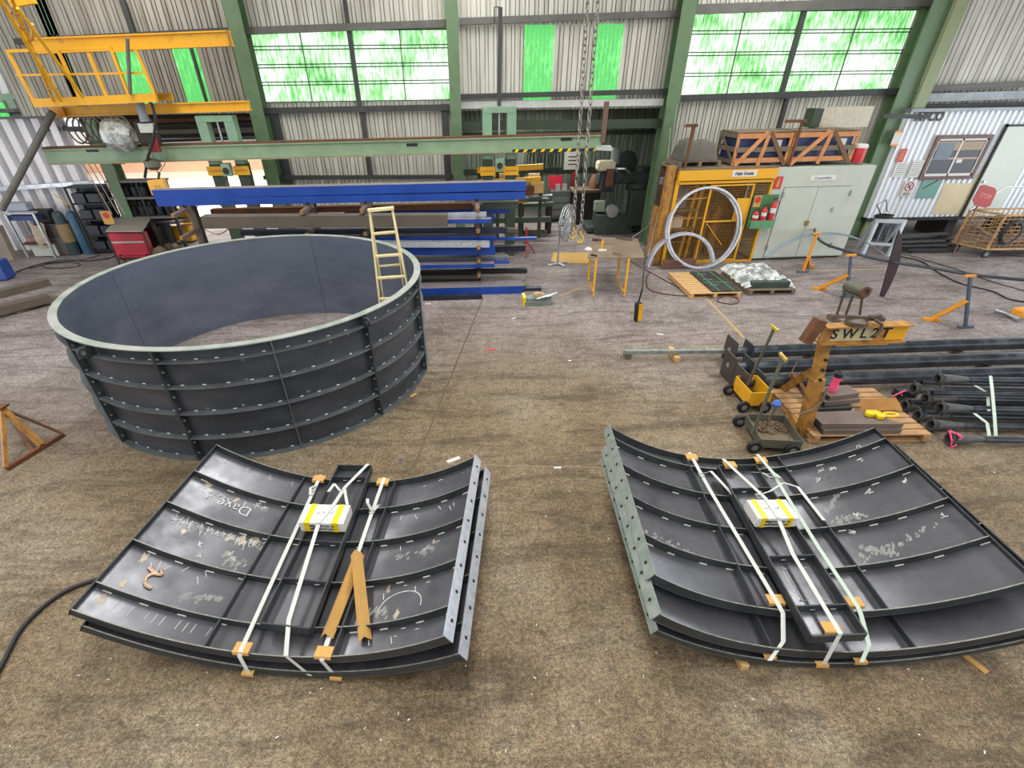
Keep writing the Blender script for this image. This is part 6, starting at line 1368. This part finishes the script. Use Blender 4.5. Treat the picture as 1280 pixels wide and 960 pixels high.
MB().lathe(D(783, 203, my-.1), [(.36, 0), (.36, .05), (.05, .08)], 28, (0, -1, 0)).build('pulley_guard', mat('grimy_disc', (52, 56, 54), .5, .3, .2, 12), mm)
b = MB(); b.tube([D(768, 216, my-.5), D(771, 211, my-.55), D(781, 211, my-.55), D(787, 216, my-.4)], .05, 8); b.build('bent_duct', ALU, mm)
MB().box(D(770, 268, my-.5)+V((-.1, 0, -.3)), (1.3, .6, .7)).build('work_bed', DARK, mm, bev=.02)
p = D(763, 262, my-.55); MB().lathe(p, [(.2, 0), (.2, .3), (.09, .3), (.09, .32)], 18, (0, -1, 0)).build('chuck', ALU, mm); MB().box(p+V((-.35, .1, .1)), (.4, .3, .34)).build('oily_vise', mat('grey_green_vise', (126, 138, 120), .5, .2, .25, 14), mm, bev=.03)
MB().box(p+V((-.0, -.05, -.3)), (1.0, .2, .05)).build('bright_tray', ALU, mm); MB().box(D(762, 222, my-.75), (.22, .12, .5)).build('rusty_guard', RUST, mm)
cz = D(790, 268, my-.6); tag(MB().box(V((cz.x+.15, my-.75, .85)), (.75, .4, 1.1)).build('control_cabinet', mat('dark_cabinet', (54, 60, 58), .5, .1, .15, 4), bev=.02), 'dark control cabinet standing right of the drilling machine', 'cabinet')
tx = D(697, 275, 19.9); tx.z = 0
tbx = thing('tool_trolley', 'dark grey drawer trolley at the back of the lean-to', 'tool trolley', tx)
MB().box(tx+V((0, 0, .62)), (.75, .5, .95)).build('trolley_body', mat('grey_drawer_unit', (74, 78, 76), .5, .1, .15, 5), tbx, bev=.01)
for z in (.35, .58, .8): MB().box(tx+V((0, -.26, z)), (.68, .02, .18)).build('drawer', mat('drawer_front', (92, 96, 92), .5, .1, .1, 5), tbx)
for sx_ in (-.3, .3): wheel(tbx, tx+V((sx_, -.2, .08)), .08, .05, (1, 0, 0))
for sx_ in (-.1, .15): tag(MB().box(tx+V((sx_, -.1, 1.2)), (.16, .16, .2)).build('small_tin', ALU), ['small pale tin on the left of the drawer trolley', 'small pale tin on the right of the drawer trolley'][sx_ > 0], 'tin')
MB().bar(tx+V((-.42, -.1, .1)), tx+V((-.42, -.1, 1.3)), .08, .1, up=(0, 1, 0)).build('side_post', RUST, tbx)
p = D(694, 233, 20.2); tag(MB().box(p, (.52, .06, .72), .15).build('welding_screen', mat('bright_red_mesh', (190, 34, 54), .5, 0, .15, 20)), 'bright red panel propped above the drawer trolley', 'panel')
p = D(717, 226, LY-.2); tag(MB().box(p, (.2, .14, .66)).build('red_cylinder_cover', RED, bev=.03), 'narrow red cover on the back wall between the two chains', 'cover')
p = V((D(742, 245, 19.6).x, 19.6, 1.18)); tag(MB().lathe(p, [(.2, 0), (.22, .2), (.12, .45)], 12).build('brown_canister', mat('brown_can', (112, 78, 60), .6, 0, .2, 8)), 'brown canister on the bench behind the drilling machine', 'canister')
bn = thing('work_bench', 'dark bench with an old vice against the lean-to wall', 'bench', D(668, 270, 18.4)*V((1, 1, 0)))
a = D(648, 256, 18.4); c = D(690, 256, 18.4); MB().prism([(a.x, 18., a.z), (c.x, 18., a.z), (c.x, 18.8, a.z), (a.x, 18.8, a.z)], (0, 0, .1)).build('bench_top', mat('grimy_green_top', (82, 92, 82), .6, .1, .2, 5), bn)
for x in (a.x+.1, c.x-.1): MB().bar((x, 18.1, 0), (x, 18.1, a.z), .12, .12, up=(0, 1, 0)).build('leg', DIRTY, bn); MB().bar((x, 18.7, 0), (x, 18.7, a.z), .12, .12, up=(0, 1, 0)).build('leg', DIRTY, bn)
MB().tube([(c.x-.3, 18.2, a.z+.1), (c.x-.3, 18.2, a.z+.28), (c.x-.05, 18.15, a.z+.3)], .07, 10).build('vice', GRAYG, bn)
bb_ = thing('long_bench', 'low dark bench of clutter left of the drilling machine', 'bench', D(730, 275, 19.5)*V((1, 1, 0)))
a = D(716, 252, 19.5); c = D(748, 252, 19.5); MB().box(((a.x+c.x)/2, 19.6, .55), (c.x-a.x, .7, 1.1)).build('bench_body', DIRTY, bb_, bev=.02); MB().box(((a.x+c.x)/2, 19.6, 1.14), (c.x-a.x+.15, .8, .08)).build('bench_top', WOODD, bb_)
p = D(715, 201, 21.8); nt_ = thing('wall_notice', 'white notice on the lean-to wall behind the chains', 'sign', p); MB().box(p, (.62, .02, .62)).build('sign_board', WHITE, nt_); b = MB()
for k in range(3): b.box(p+V((.02, -.013, .14-.13*k)), (.34, .004, .04))
b.build('printed_lines', INK, nt_)
for k, (u, lab) in enumerate(((664, 'left'), (678, 'middle'), (692, 'right'))):
    b = MB()
    for j in range(3): q = D(u+j*3, 186, LY-.25); b.tube([q+V((.14*math.sin(w)+.03*j, .03*j, -.4+.4*math.cos(w))) for w in [2*PI*i/16 for i in range(16)]], .02, 5, closed=True)
    tag(b.build('hanging_hose', BLACK), 'dark hose loops hung high in the lean-to, %s of three' % lab, 'hose')
for k, (u, v) in enumerate(((672, 189), (698, 178))): p = D(u, v, LY-.12); tag(MB().lathe(p, [(.055, 0), (.055, .33)], 10).build('air_tool', REDL), ['lower red tool hanging among the hoses', 'upper red tool hanging among the hoses'][k], 'tool')
p = D(752, 184, 16.6); tag(MB().box(p, (.55, .2, .08)).build('light_fitting', mat('pale_fitting', (212, 222, 206), .4, 0, .05, 5)), 'pale light fitting under the end of the runway beam', 'light fitting')
p = D(676, 158, 19.5); tag(MB().box(p, (1.1, .25, .12)).build('green_channel', GREENL), 'pale green channel stored under the lean-to roof', 'channel')
# ------------------------------------------------------------------ yellow crane bridge and walkway, upper left
GY = 15.5
a, c = D(38, 58, GY), D(289, 48, GY); cb_ = thing('crane_beam', 'upper yellow crane beam fixed to the green column at upper left', 'crane beam', (a+c)/2)
MB().sect(a, c, isect(.22, .3, .03, .12)).build('beam_web', YEL, cb_); MB().box(c+V((-.02, 0, 0)), (.03, .26, .32)).build('end_plate', YELD, cb_)
a, c = D(72, 140, GY), D(312, 132, GY); cb2 = thing('crane_beam', 'lower yellow crane beam below the walkway at upper left', 'crane beam', (a+c)/2)
MB().sect(a, c, isect(.22, .22, .03, .12)).build('beam_web', YEL, cb2); MB().box(a+V((.1, -.13, 0)), (.3, .03, .24)).build('bolted_plate', ORANGE, cb2)
wy = 14.7
wk = thing('access_walkway', 'yellow railed access platform with a ladder at upper left', 'walkway', D(115, 128, wy))
a, c = D(42, 129, wy), D(196, 122, wy); MB().bar(a, c, .1, .17).build('platform_beam', YEL, wk); MB().bar(a+V((0, .8, 0)), c+V((0, .8, 0)), .1, .15).build('platform_beam', YEL, wk); MB().prism([a+V((0, 0, .06)), c+V((0, 0, .06)), c+V((0, .8, .06)), a+V((0, .8, .06))], (0, 0, .03)).build('platform_deck', YELD, wk)
for (u0, v0, u1, v1, w) in ((8, 64, 138, 59, .06), (20, 94, 184, 91, .04), (140, 64, 171, 63, .04)): MB().bar(D(u0, v0, wy), D(u1, v1, wy), w, w).build('rail', YEL, wk)
for (u0, v0, u1, v1) in ((10, 65, 42, 126), (72, 62, 101, 126), (111, 66, 134, 122), (138, 59, 162, 122), (171, 64, 195, 122)): MB().bar(D(u1, v1, wy), D(u0, v0, wy), .07, .05, up=(0, 1, 0)).build('rail_post', YEL, wk)
for (u0, v0, u1, v1) in ((42, 30, 70, 124), (60, 40, 100, 126)): pass
s0, s1 = (D(76, 124, 14.2), D(-12, -22, 12.6)), (D(66, 124, 14.6), D(6, -22, 13.2))
for p, q in (s0, s1): MB().bar(p, q, .06, .16).build('ladder_stringer', YEL, wk)
for k in range(1, 9): MB().bar(lerp(s0[0], s0[1], k/9), lerp(s1[0], s1[1], k/9), .12, .03).build('ladder_rung', YELD, wk)
for p, q in ((D(104, 122, 14.2), D(22, 10, 12.8)), (D(40, 30, 13.5), D(40, 50, 13.6))): MB().bar(p, q, .05, .05).build('handrail', YEL, wk)
MB().bar(D(14, 4, 14), D(42, -1, 14), .12, .14).build('top_beam', YEL, wk)
p = thing('steel_tie', 'grey-green tie bar slanting in front of the walkway gate', 'tie bar', D(162, 122, wy-.2)); MB().tube([D(159, 48, wy-.1), D(163, 118, wy-.1)], .04, 10).build('tie_rod', GIRT, p)
tag(MB().tube([D(66, 140, 15.2), D(2, 262, 14.6)], .08, 12).build('pipe_brace', GIRT), 'grey pipe brace slanting down across the white left wall', 'brace')
# hoist on the runway
hx_ = D(186, 160, RY-.25)
ho = thing('chain_hoist', 'grimy chain hoist trolley riding the runway beam at left', 'hoist', hx_)
MB().box(D(185, 166, RY-.3), (.4, .4, .5)).build('hoist_body', DIRTY, ho, bev=.04); MB().box(D(191, 176, RY-.42), (.22, .14, .5)).build('red_cover', mat('dark_red_cover', (140, 40, 52), .5, 0, .2, 9), ho, bev=.02); MB().box(D(184, 160, RY-.5), (.36, .1, .2)).build('pale_plate', LGREY, ho)
b = MB(); b.tube([D(172, 124, RY-.5), D(177, 138, RY-.5), D(182, 152, RY-.5)], [.12, .1, .12], 10); b.build('motor_neck', GRAYG, ho)
b = MB(); cw = D(150, 167, RY-.35); b.lathe(cw+V((-.38, 0, 0)), [(.14, 0), (.34, .08), (.38, .3), (.36, .55), (.2, .7)], 9, (1, 0, -.12)); b.build('plastic_wrapped_motor', mat('crinkled_wrap', (186, 190, 186), .25, .1, scale=9, rgb2=(110, 112, 108), mix=.48), ho, sharp=15)
b = MB(); b.tube([D(181, 124, RY-.6), D(190, 130, RY-.62), D(195, 150, RY-.62), D(192, 175, RY-.6), D(185, 196, RY-.55), D(181, 222, RY-.5)], .035, 8); b.build('cable_tail', BLACK, ho)
b = MB(); b.tube([D(190, 190, RY-.4), D(194, 205, RY-.4), D(197, 216, RY-.4)], .02, 6); b.tube([D(207, 183, RY-.4), D(206, 205, RY-.4), D(199, 216, RY-.4)], .012, 6); b.build('load_chain', CHAINM, ho)
p = D(191, 206, RY-.4); MB().lathe(p-V((0, 0, .12)), [(.1, 0), (.2, .08), (.2, .2), (.08, .28)], 14).build('chain_bucket', OLIVE, ho)
b = MB()
for k in range(9): b.tube([D(96+k*6, 163, RY+.25)+V((.22*math.sin(w), .05*k, .3*math.cos(w))) for w in [2*PI*i/14 for i in range(14)]], .022, 6, closed=True)
tag(b.build('festoon_cable', mat('grey_brown_cable', (96, 88, 80), .6, 0, .15, 9)), 'coils of grey cable looped along the runway left of the hoist', 'cable')
p0, p1 = D(190, 244, 14.6), D(212, 243, 14.6); pz = D(200, 224, 14.6).z; hb_ = thing('hook_block', 'orange-yellow hook block plate hanging under the hoist', 'hook block', V(((p0.x+p1.x)/2, 14.6, p0.z)))
MB().prism([(p0.x, 14.6, p0.z), (p1.x, 14.6, p0.z), (p1.x-.05, 14.6, pz), (p0.x, 14.6, pz-.03)], (0, .14, 0)).build('side_plate', mat('amber_plate', (226, 168, 72), .5, 0, .06, 5), hb_); MB().tube([D(198, 226, 14.65), D(199, 216, 14.8)], .03, 8).build('shank', DIRTY, hb_)
text(hb_, 'plate_lettering', '2 T', ((p0.x+p1.x)/2, 14.595, (p0.z+pz)/2), (1, 0, 0), (0, 0, 1), .12, YELD, .001)
# lengths stored under the awning of bay 1
for k, (v, m, lab) in enumerate(((164, TAUPE, 'lowest'), (157, DIRTY, 'middle'), (150, RUST, 'topmost'))):
    a, c = D(150, v+2, 17.6), D(322, v-3, 17.6); tag(MB().bar(a, c, .3, .1).build('stored_section', m), 'brown steel length stored under the awning, %s of three' % lab, 'steel length')
for u_ in (190, 290): MB().bar(D(u_, 166, 17.6), V((D(u_, 166, 17.6).x, 17.6, 3.75)), .05, .05, up=(0, 1, 0)).build('hanger_rod', GIRTD, kind='structure')
a, c = D(112, 184, 16.9), D(322, 176, 16.9); tag(MB().bar(a, c, .08, .09).build('white_tube', WHITE), 'long white tube just above the green runway beam', 'tube')
# ------------------------------------------------------------------ left wall bay
p = thing('steel_post', 'galvanised post at the end of the white left wall', 'post', W(129, 310)); g = W(130, 309); g.z = 0; MB().bar(g, g+V((.0, .1, 2.35)), .14, .14, up=(0, 1, 0)).build('upright', GALV, p)
def gascyl(label, base, vtop, r, m, tilt=0):
    g = W(*base); g.z = 0; h = Zat(g, vtop); t = thing('gas_cylinder', label, 'gas cylinder', g, 'gas cylinders at the left wall')
    MB().lathe(g, [(r, 0), (r*1.02, .03), (r, h*.86), (r*.8, h*.93), (r*.35, h*.97)], 20).build('cylinder_body', m, t); MB().lathe(g+V((0, 0, h*.97)), [(.03, 0), (.03, .1), (.05, .1), (.05, .16)], 10).build('valve', GRAYG, t); return g, h
g, h = gascyl('tall teal-blue gas cylinder by the galvanised post', (112, 317), 262, .15, TBLUE)
g2_, h2 = gascyl('dark gas cylinder with a brown cover left of the teal one', (96, 318), 262, .16, mat('dark_teal_cylinder', (44, 62, 66), .5, 0, .2, 5))
tag(MB().lathe(g2_+V((0, 0, h2*.3)), [(.185, 0), (.2, .1), (.19, h2*.36), (.17, h2*.4)], 12).build('leather_cover', mat('brown_leather', (132, 112, 80), .8, 0, .15, 7)), 'brown cover wrapped round the dark gas cylinder', 'cover')
tag(MB().tube([g+V((.2, -.05, .02)), g+V((.2, 0, .5)), g+V((.14, .05, 1.3)), g+V((-.3, .1, 1.75))], .018, 6).build('yellow_hose', YEL), 'yellow hose running up beside the teal gas cylinder', 'hose')
sh_ = thing('storage_shelf', 'black metal shelving of dark boxes by the green column', 'shelf', W(140, 312)); sx0, sx1 = D(94, 250, 17.1).x, D(150, 310, 17.1).x
sx0, sx1 = W(128, 311).x+.15, W(152, 309).x+.55; szt = D(105, 232, 17.0).z
for x in (sx0, sx1): MB().bar((x, 16.8, 0), (x, 16.8, szt), .05, .05, up=(0, 1, 0)).build('upright', BLACK, sh_); MB().bar((x, 17.3, 0), (x, 17.3, szt), .05, .05, up=(0, 1, 0)).build('upright', BLACK, sh_)
MB().box(((sx0+sx1)/2, 17.32, szt/2), (sx1-sx0, .03, szt)).build('shelf_back', INK, sh_)
for k in range(5): MB().box(((sx0+sx1)/2, 17.05, .1+k*(szt-.12)/4), (sx1-sx0, .5, .04)).build('shelf_board', BLACK, sh_)
for k in range(4):
    for j in range(2):
        tag(MB().box((sx0+(sx1-sx0)*(.28+.45*j), 16.98, .13+k*(szt-.12)/4+.13), ((sx1-sx0)*.38, .34, .24+.04*((k+j) % 2)), .03*(j-.5)).build('dark_box', mat('navy_black_case', (36, 40, 50), .5, 0, .3, 6), bev=.01), 'dark case on the black shelving, %s, %s side' % (['bottom tier', 'second tier', 'third tier', 'top tier'][k], ['left', 'right'][j]), 'case', 'dark cases on the black shelving')
for k, (u, v, lab) in enumerate(((146, 196, 'red extinguisher sign high on the green column at left'), (134, 272, 'red fire notice low on the galvanised post at left'))):
    c = D(u, v, 16.0); t = thing('fire_sign', lab, 'sign', c); MB().box(c, (.3, .01, .36)).build('sign_board', REDL if k == 0 else CARD, t); b = MB()
    if k == 0: b.box(c+V((0, -.008, 0)), (.1, .004, .22)); b.build('extinguisher_pictogram', CARD, t)
    else: b.lathe(c+V((0, -.006, .06)), [(.09, 0), (.09, .004)], 16, (0, -1, 0)); b.build('notice_emblem', REDL, t)
# work bench with a dark box
g0, g1 = W(36, 322), W(70, 322); g0.z = g1.z = 0; bt_ = thing('wheeled_bench', 'grey framed bench with blue drawer at the white left wall', 'bench', (g0+g1)/2); hb2 = Zat(g0, 268)
gA = g0+V((-.1, .7, 0)); gB = g1+V((-.1, .7, 0))
for p in (g0, g1, gA, gB): MB().bar(p, p+V((0, 0, hb2)), .06, .06, up=(0, 1, 0)).build('leg', ALU, bt_)
MB().prism([p+V((0, 0, hb2)) for p in (g0, g1, gB, gA)], (0, 0, .04)).build('bench_top', mat('pale_bench_top', (176, 178, 184), .5, .1, .15, 8), bt_); MB().bar(g0+V((0, .3, hb2-.12)), g1+V((0, .3, hb2-.12)), .5, .14).build('blue_drawer', mat('navy_drawer', (38, 54, 104), .5, 0, .2, 5), bt_); MB().prism([p+V((0, 0, .38)) for p in (g0, g1, gB, gA)], (0, 0, .04)).build('lower_shelf', RUST, bt_)
tag(MB().box((g0+g1)/2+V((.1, .35, .2)), (.75, .5, .36)).build('grey_crate', LGREY), 'pale grey crate on the floor under the grey framed bench', 'crate')
tag(MB().box((g0+g1)/2+V((-.1, .3, .5)), (.5, .3, .16), .3).build('rag_pile', mat('mixed_rags', (150, 112, 108), .9, 0, .35, 6), bev=.05), 'rags on the lower shelf of the grey framed bench', 'rags')
tag(MB().box((g0+g1)/2+V((-.2, .35, hb2+.16)), (.7, .3, .22)).build('grey_case', mat('grey_toolbox', (150, 156, 166), .5, .1, .1, 6), bev=.02), 'grey tool case on top of the grey framed bench', 'tool case')
d0 = W(82, 320); d0.z = 0; dk = thing('dark_locker', 'dark squat locker between the grey bench and the gas cylinders', 'locker', d0)
MB().box(d0+V((-.15, .3, .48)), (.72, .55, .96)).build('locker_body', mat('brown_black_sheet', (58, 50, 48), .5, .1, .2, 5), dk, bev=.01); MB().box(d0+V((-.15, .02, .3)), (.64, .02, .5)).build('locker_door', mat('dark_locker_door', (74, 72, 70), .5, .1, .2, 6), dk)
tag(MB().box(d0+V((-.25, .3, 1.15)), (.55, .4, .36)).build('dark_monitor', BLACK, bev=.02), 'black box standing on the dark squat locker', 'box'); 
b = MB(); b.grid(lambda u, v: d0+V((-.55+.4*u, -.03-.12*math.sin(v*2.2)-.03*math.sin(u*9), .98-.65*v+.05*math.cos(u*8))), 8, 8, (0, .02, 0)); tag(b.build('hanging_cloth', mat('beige_cloth', (168, 154, 134), .9, 0, .15, 6)), 'beige cloth hanging over the corner of the dark locker', 'cloth')
pst2 = W(12, 325); pst2.z = 0; tag(MB().bar(pst2, pst2+V((.0, .1, 1.0)), .42, .2, up=(0, 1, 0)).build('grey_plinth', mat('taupe_plinth', (132, 120, 108), .7, 0, .15, 4)), 'taupe upright plinth at the far left wall', 'plinth')
# green column cables
b = MB()
for k in range(3): b.tube([D(100+k*7, 198, 16.05), D(140+k*8, 268, 15.98)], .014, 6)
tag(b.build('conduit_run', HG), 'pale conduits running down the green column at left', 'conduit'); 
# table with welder
wt0 = W(132, 290, .85); zt5 = 1.02; K = [W(132, 290, zt5), W(178, 290, zt5), W(188, 274, zt5), W(146, 274, zt5)]
wt = thing('welding_table', 'small grey steel table above the red welding machine', 'table', V((K[0].x+.5, K[0].y+.4, 0)))
MB().prism(K, (0, 0, .025)).build('tabletop', mat('dusty_table_top', (150, 142, 132), .6, .2, .12, 6), wt)
for p in K: MB().bar(V((p.x, p.y, 0)), p, .035, .035, up=(0, 1, 0)).build('leg', DIRTY, wt)
wp = W(168, 324); wp.z = 0; wm = thing('welding_machine', 'red welding machine under the small grey table at left', 'welding machine', wp)
MB().box(wp+V((-.02, .22, .42)), (1.0, .34, .66)).build('machine_case', mat('crimson_case', (186, 40, 62), .45, 0, .12, 6), wm, bev=.02); MB().box(wp+V((-.02, .045, .5)), (.98, .012, .05)).build('grey_stripe', LGREY, wm); MB().box(wp+V((-.02, .2, .07)), (1.05, .42, .05)).build('skid_base', RED, wm)
for sx_ in (-.4, .4): wheel(wm, wp+V((sx_, .05, .07)), .07, .05, (1, 0, 0))
c = W(140, 280, .9); random.seed(9); b = MB()
for k in range(4): b.tube([c+V((.16*math.cos(w)*random.uniform(.7, 1.2), .12*math.sin(w), .03+.03*k)) for w in [2*PI*j/10 for j in range(10)]], .022, 6, closed=True)
tag(b.build('cable_tangle', mat('pale_pink_cables', (190, 170, 168), .6, 0, .25, 9)), 'tangle of pale welding cable on the small grey table', 'cable')
hosepx('welding_cable', 'black cable trailing over the floor in front of the red welding machine', [(148, 300), (152, 318), (158, 330), (160, 336)], .014, BLACK, cat='cable')
hosepx('welding_cable', 'long grey-black cable lying across the left floor by the gas cylinders', [(20, 340), (50, 330), (80, 325), (110, 326), (140, 322), (150, 312)], .014, BLACK, cat='cable'); hosepx('welding_cable', 'coiled grey-black cable on the left floor in front of the dark locker', [(36, 336), (60, 330), (90, 328), (100, 332), (80, 335), (55, 334), (60, 329), (100, 325), (125, 319)], .012, BLACK, cat='cable')
# anvil table on a drum post, black bin beside it
ap_ = W(214, 306); ap_.z = 0; av = thing('pedestal_table', 'dark cluttered table on a fat round pedestal right of the welding machine', 'table', ap_)
hA_ = Zat(ap_, 276); MB().lathe(ap_, [(.3, 0), (.3, .03), (.2, .05), (.2, hA_)], 24).build('pedestal', mat('grey_black_drum', (72, 74, 78), .4, .5, .2, 4), av); MB().box(ap_+V((.12, 0, hA_+.03)), (1.4, .9, .06), -.1).build('tabletop', mat('dark_oily_top', (66, 60, 54), .5, .2, .25, 6), av)
tag(MB().box(ap_+V((-.25, .1, hA_+.22)), (.5, .3, .3), .3).build('bench_machine', mat('blue_grey_machine', (112, 124, 142), .4, .2, .2, 8), bev=.04), 'blue-grey bench machine on the dark pedestal table', 'machine'); tag(MB().box(ap_+V((.15, .15, hA_+.2)), (.3, .3, .28), -.2).build('black_box', BLACK, bev=.03), 'black box on the dark pedestal table', 'box')
c = W(193, 312); c.z = 0; tag(MB().box(c+V((.05, .2, .36)), (.55, .5, .7), .1).build('black_crate', mat('slatted_black', (44, 38, 38), .6, 0, .3, 9)), 'black slatted crate between the welding machine and the pedestal', 'crate')
for k, (u, v, hh, lab) in enumerate(((232, 290, .5, 'yellow lidded bin outside behind the pedestal table, lower'), (230, 268, .45, 'yellow box outside above the yellow bin'))):
    c = D(u, v, 18.2); tag(MB().box(c, (.62, .5, hh), -.12).build('yellow_bin', YEL, bev=.03), lab, 'bin')
for k, (u, v, lab) in enumerate(((186, 322, 'brown scalloped roller cradle on the floor behind the ring tank, left'), (208, 314, 'brown scalloped roller cradle on the floor behind the ring tank, right'))):
    c = W(u, v); c.z = 0; b = MB(); P = [(-.45, 0), (.45, 0), (.45, .16)]+[(.45-.9*i/16, .22+.07*math.sin(i/16*3*PI*2-PI/2)) for i in range(1, 16)]+[(-.45, .16)]
    s_ = 1 if k == 0 else .7; tag(b.prism([c+V((x*s_, 0, z*s_)) for x, z in P], (0, .3, 0)).build('roller_cradle', mat('dusty_olive_steel', (112, 102, 80), .6, .2, .15, 6)), lab, 'cradle')
# dark bottle rack at the yard opening
x0_, x1_ = D(146, 250, 17.0).x, D(212, 250, 17.0).x; z1_ = D(170, 226, 17.0).z; z0_ = 1.05
tr = thing('tool_rack', 'black tool rack across the yard opening left of the hook block', 'rack', ((x0_+x1_)/2, 17., 0))
for x in (x0_+.05, (x0_+x1_)/2, x1_): MB().bar((x, 17., 0), (x, 17., z1_), .08, .1, up=(0, 1, 0)).build('upright', BLACK, tr)
MB().box(((x0_+x1_)/2, 17.25, (z0_+z1_)/2), (x1_-x0_, .04, z1_-z0_)).build('back_panel', INK, tr)
for z in (z1_, (z0_*.45+z1_*.55), z0_): MB().box(((x0_+x1_)/2, 17.05, z), (x1_-x0_+.1, .45, .05)).build('shelf_board', mat('grey_rack_edge', (112, 108, 104), .6, .1, .1, 6), tr)
k = 0
for z in (z0_+.03, z0_*.45+z1_*.55+.03):
    for j in range(5): tag(MB().lathe((x0_+.35+j*(x1_-x0_-.5)/4, 17.05, z), [(.09, 0), (.11, .08), (.11, .26), (.05, .32), (.04, .4)], 10).build('shackle_can', mat('black_grey_can', (58, 58, 62), .4, .4, .2, 9)), 'dark can standing on the %s shelf of the black tool rack' % ('upper' if z > 1.4 else 'lower'), 'can', 'dark cans on the %s rack shelf' % ('upper' if z > 1.4 else 'lower'))
tag(MB().box((D(143, 230, 17.2).x, 17.2, 1.7), (.2, .3, 3.0)).build('brown_post', mat('red_brown_post', (150, 104, 76), .7, 0, .1, 4)), 'red-brown post at the left side of the yard opening', 'post')
# wire ring cage outside
oc = D(268, 285, 19.); oc.z = max(oc.z, .0); b = MB()
for rr in (.9, .55): b.tube([D(266, 272, 19.)+V((rr*math.cos(w), 0, rr*math.sin(w))) for w in [2*PI*k/28 for k in range(28)]], .018, 5, closed=True)
for k in range(8): w = 2*PI*k/8; b.tube([D(266, 272, 19.)+V((.55*math.cos(w), 0, .55*math.sin(w))), D(266, 272, 19.)+V((.9*math.cos(w), 0, .9*math.sin(w)))], .014, 5)
b.tube([D(266, 272, 19.)+V((0, 0, -.9)), D(266, 272, 19.)*V((1, 1, 0))], .02, 5)
tag(b.build('wire_ring', mat('rusty_wire', (140, 106, 96), .6, .2, .1, 9)), 'thin rusty wire ring standing in the yard opening', 'ring')
# beams on blocks at the left edge
for k, (u1, v1, z, lab, m) in enumerate(((60, 352, .34, 'upper grey-brown channel at the left edge beside the ring tank', TAUPE), (62, 372, .16, 'lower grey-brown channel at the left edge beside the ring tank', TAUPE))):
    c = W(u1, v1, z); a = W(-60, v1+30, z); tag(MB().sect(a, c, csect(.26, .17, .015)).build('steel_channel', m), lab, 'steel channel')
c = W(72, 372); a = W(20, 392); tag(MB().bar(V((a.x, a.y, .03)), V((c.x, c.y, .03)), .18, .06).build('timber_plank', WOODD), 'weathered plank lying beside the two channels at the left edge', 'timber')
g = W(6, 352); tag(MB().box(V((g.x-.4, g.y+.2, .28)), (.9, .4, .5), .1).build('blue_case', mat('blue_case', (44, 72, 140), .5, 0, .15, 5), bev=.02), 'blue case on the floor at the left edge of the picture', 'case')
# ------------------------------------------------------------------ small litter on the floor
random.seed(31)
LIT = mat('white_litter', (220, 216, 208), .8, 0, .08, 9)
for k, (u, v, l, a, m, lab) in enumerate(((501, 575, .05, 0, mat('blue_cap', (40, 56, 150), .5, 0, .1, 9), 'tiny blue cap on the floor between the ring tank and left stack'), (567, 575, .2, .5, LIT, 'white card tag at the back edge of the left stack'), (712, 451, .06, 0, LIT, 'small white scrap on the open floor left of the grey channel'), (825, 418, .14, -.3, LIT, 'white strip on the floor behind the grey channel'), (557, 407, .0, 0, None, ''), (613, 437, .22, .2, mat('red_strip', (196, 80, 80), .7, 0, .1, 9), 'short red strip on the floor right of the ring tank'), (535, 380, .14, 0, LIT, 'white scrap on the floor before the dark floor tube'), (517, 494, .14, .8, CARD, 'tan chip on the floor by the ring tank bottom'), (642, 398, .1, .4, LIT, 'small white scrap on the floor near the offcut bundle'), (697, 585, .1, 0, LIT, 'pale fleck on the floor left of the right stack'), (1218, 829, .2, -1.2, CARD, 'tan sliver on the floor right of the right stack'))):
    if m is None: continue
    p = W(u, v, 0); tag(MB().box(p+V((0, 0, .006)), (l, max(.03, l*.3), .008), a).build('litter_scrap', m), lab, 'litter')
b = MB()
for k in range(150):
    p = W(random.uniform(0, 1280), random.uniform(340, 955), 0); l = random.uniform(.006, .03); b.box(p+V((0, 0, .003)), (l, random.uniform(.004, .010), .004), random.uniform(0, 3))
o = b.build('metal_slag', LIT); o['kind'] = 'stuff'; o['label'] = 'tiny pale chips and slag scattered over the concrete floor'; o['category'] = 'debris'
# ------------------------------------------------------------------ light
w = bpy.data.worlds.new('world'); SC.world = w; w.use_nodes = True; nt = w.node_tree; bg = nt.nodes['Background']
bg.inputs[0].default_value = (.96, .98, 1., 1); bg.inputs[1].default_value = WORLD
def area(name, loc, rot, sx, sy, e, col=(1, .98, .95)):
    l = bpy.data.lights.new(name, 'AREA'); l.shape = 'RECTANGLE'; l.size = sx; l.size_y = sy; l.energy = e; l.color = col; o = bpy.data.objects.new(name, l); COL.objects.link(o); o.location = loc; o.rotation_euler = rot; return o
for k, x in enumerate((-8, 0., 8)): area('roof_skylight', (x, 7., 8.43), (0, 0, 0), 1.95, 19.5, SKYL)
area('lean_to_lamp', (2.6, 19.2, 3.5), (0, 0, 0), 2.4, .3, 190, (1, 1, .92))
area('right_daylight_fill', (19.5, 9, 2.6), (0, PI/2, 0), 4.5, 9, 750, (.86, .92, 1.))  # added area lamp for side daylight and plate highlights; door unseen
area('left_daylight_fill', (-17, 9, 2.6), (0, -PI/2, 0), 4.5, 8, 420, (.9, .95, 1.))  # added area lamp for daylight on the left floor; no opening seen
area('yard_daylight', (-9, 26, 7), (0, 0, 0), 14, 7, 3500)
SC.view_settings.view_transform = 'Standard'; SC.view_settings.look = 'None'; SC.view_settings.gamma = 1; SC.view_settings.use_curve_mapping = False
SC.view_settings.exposure = EXPO
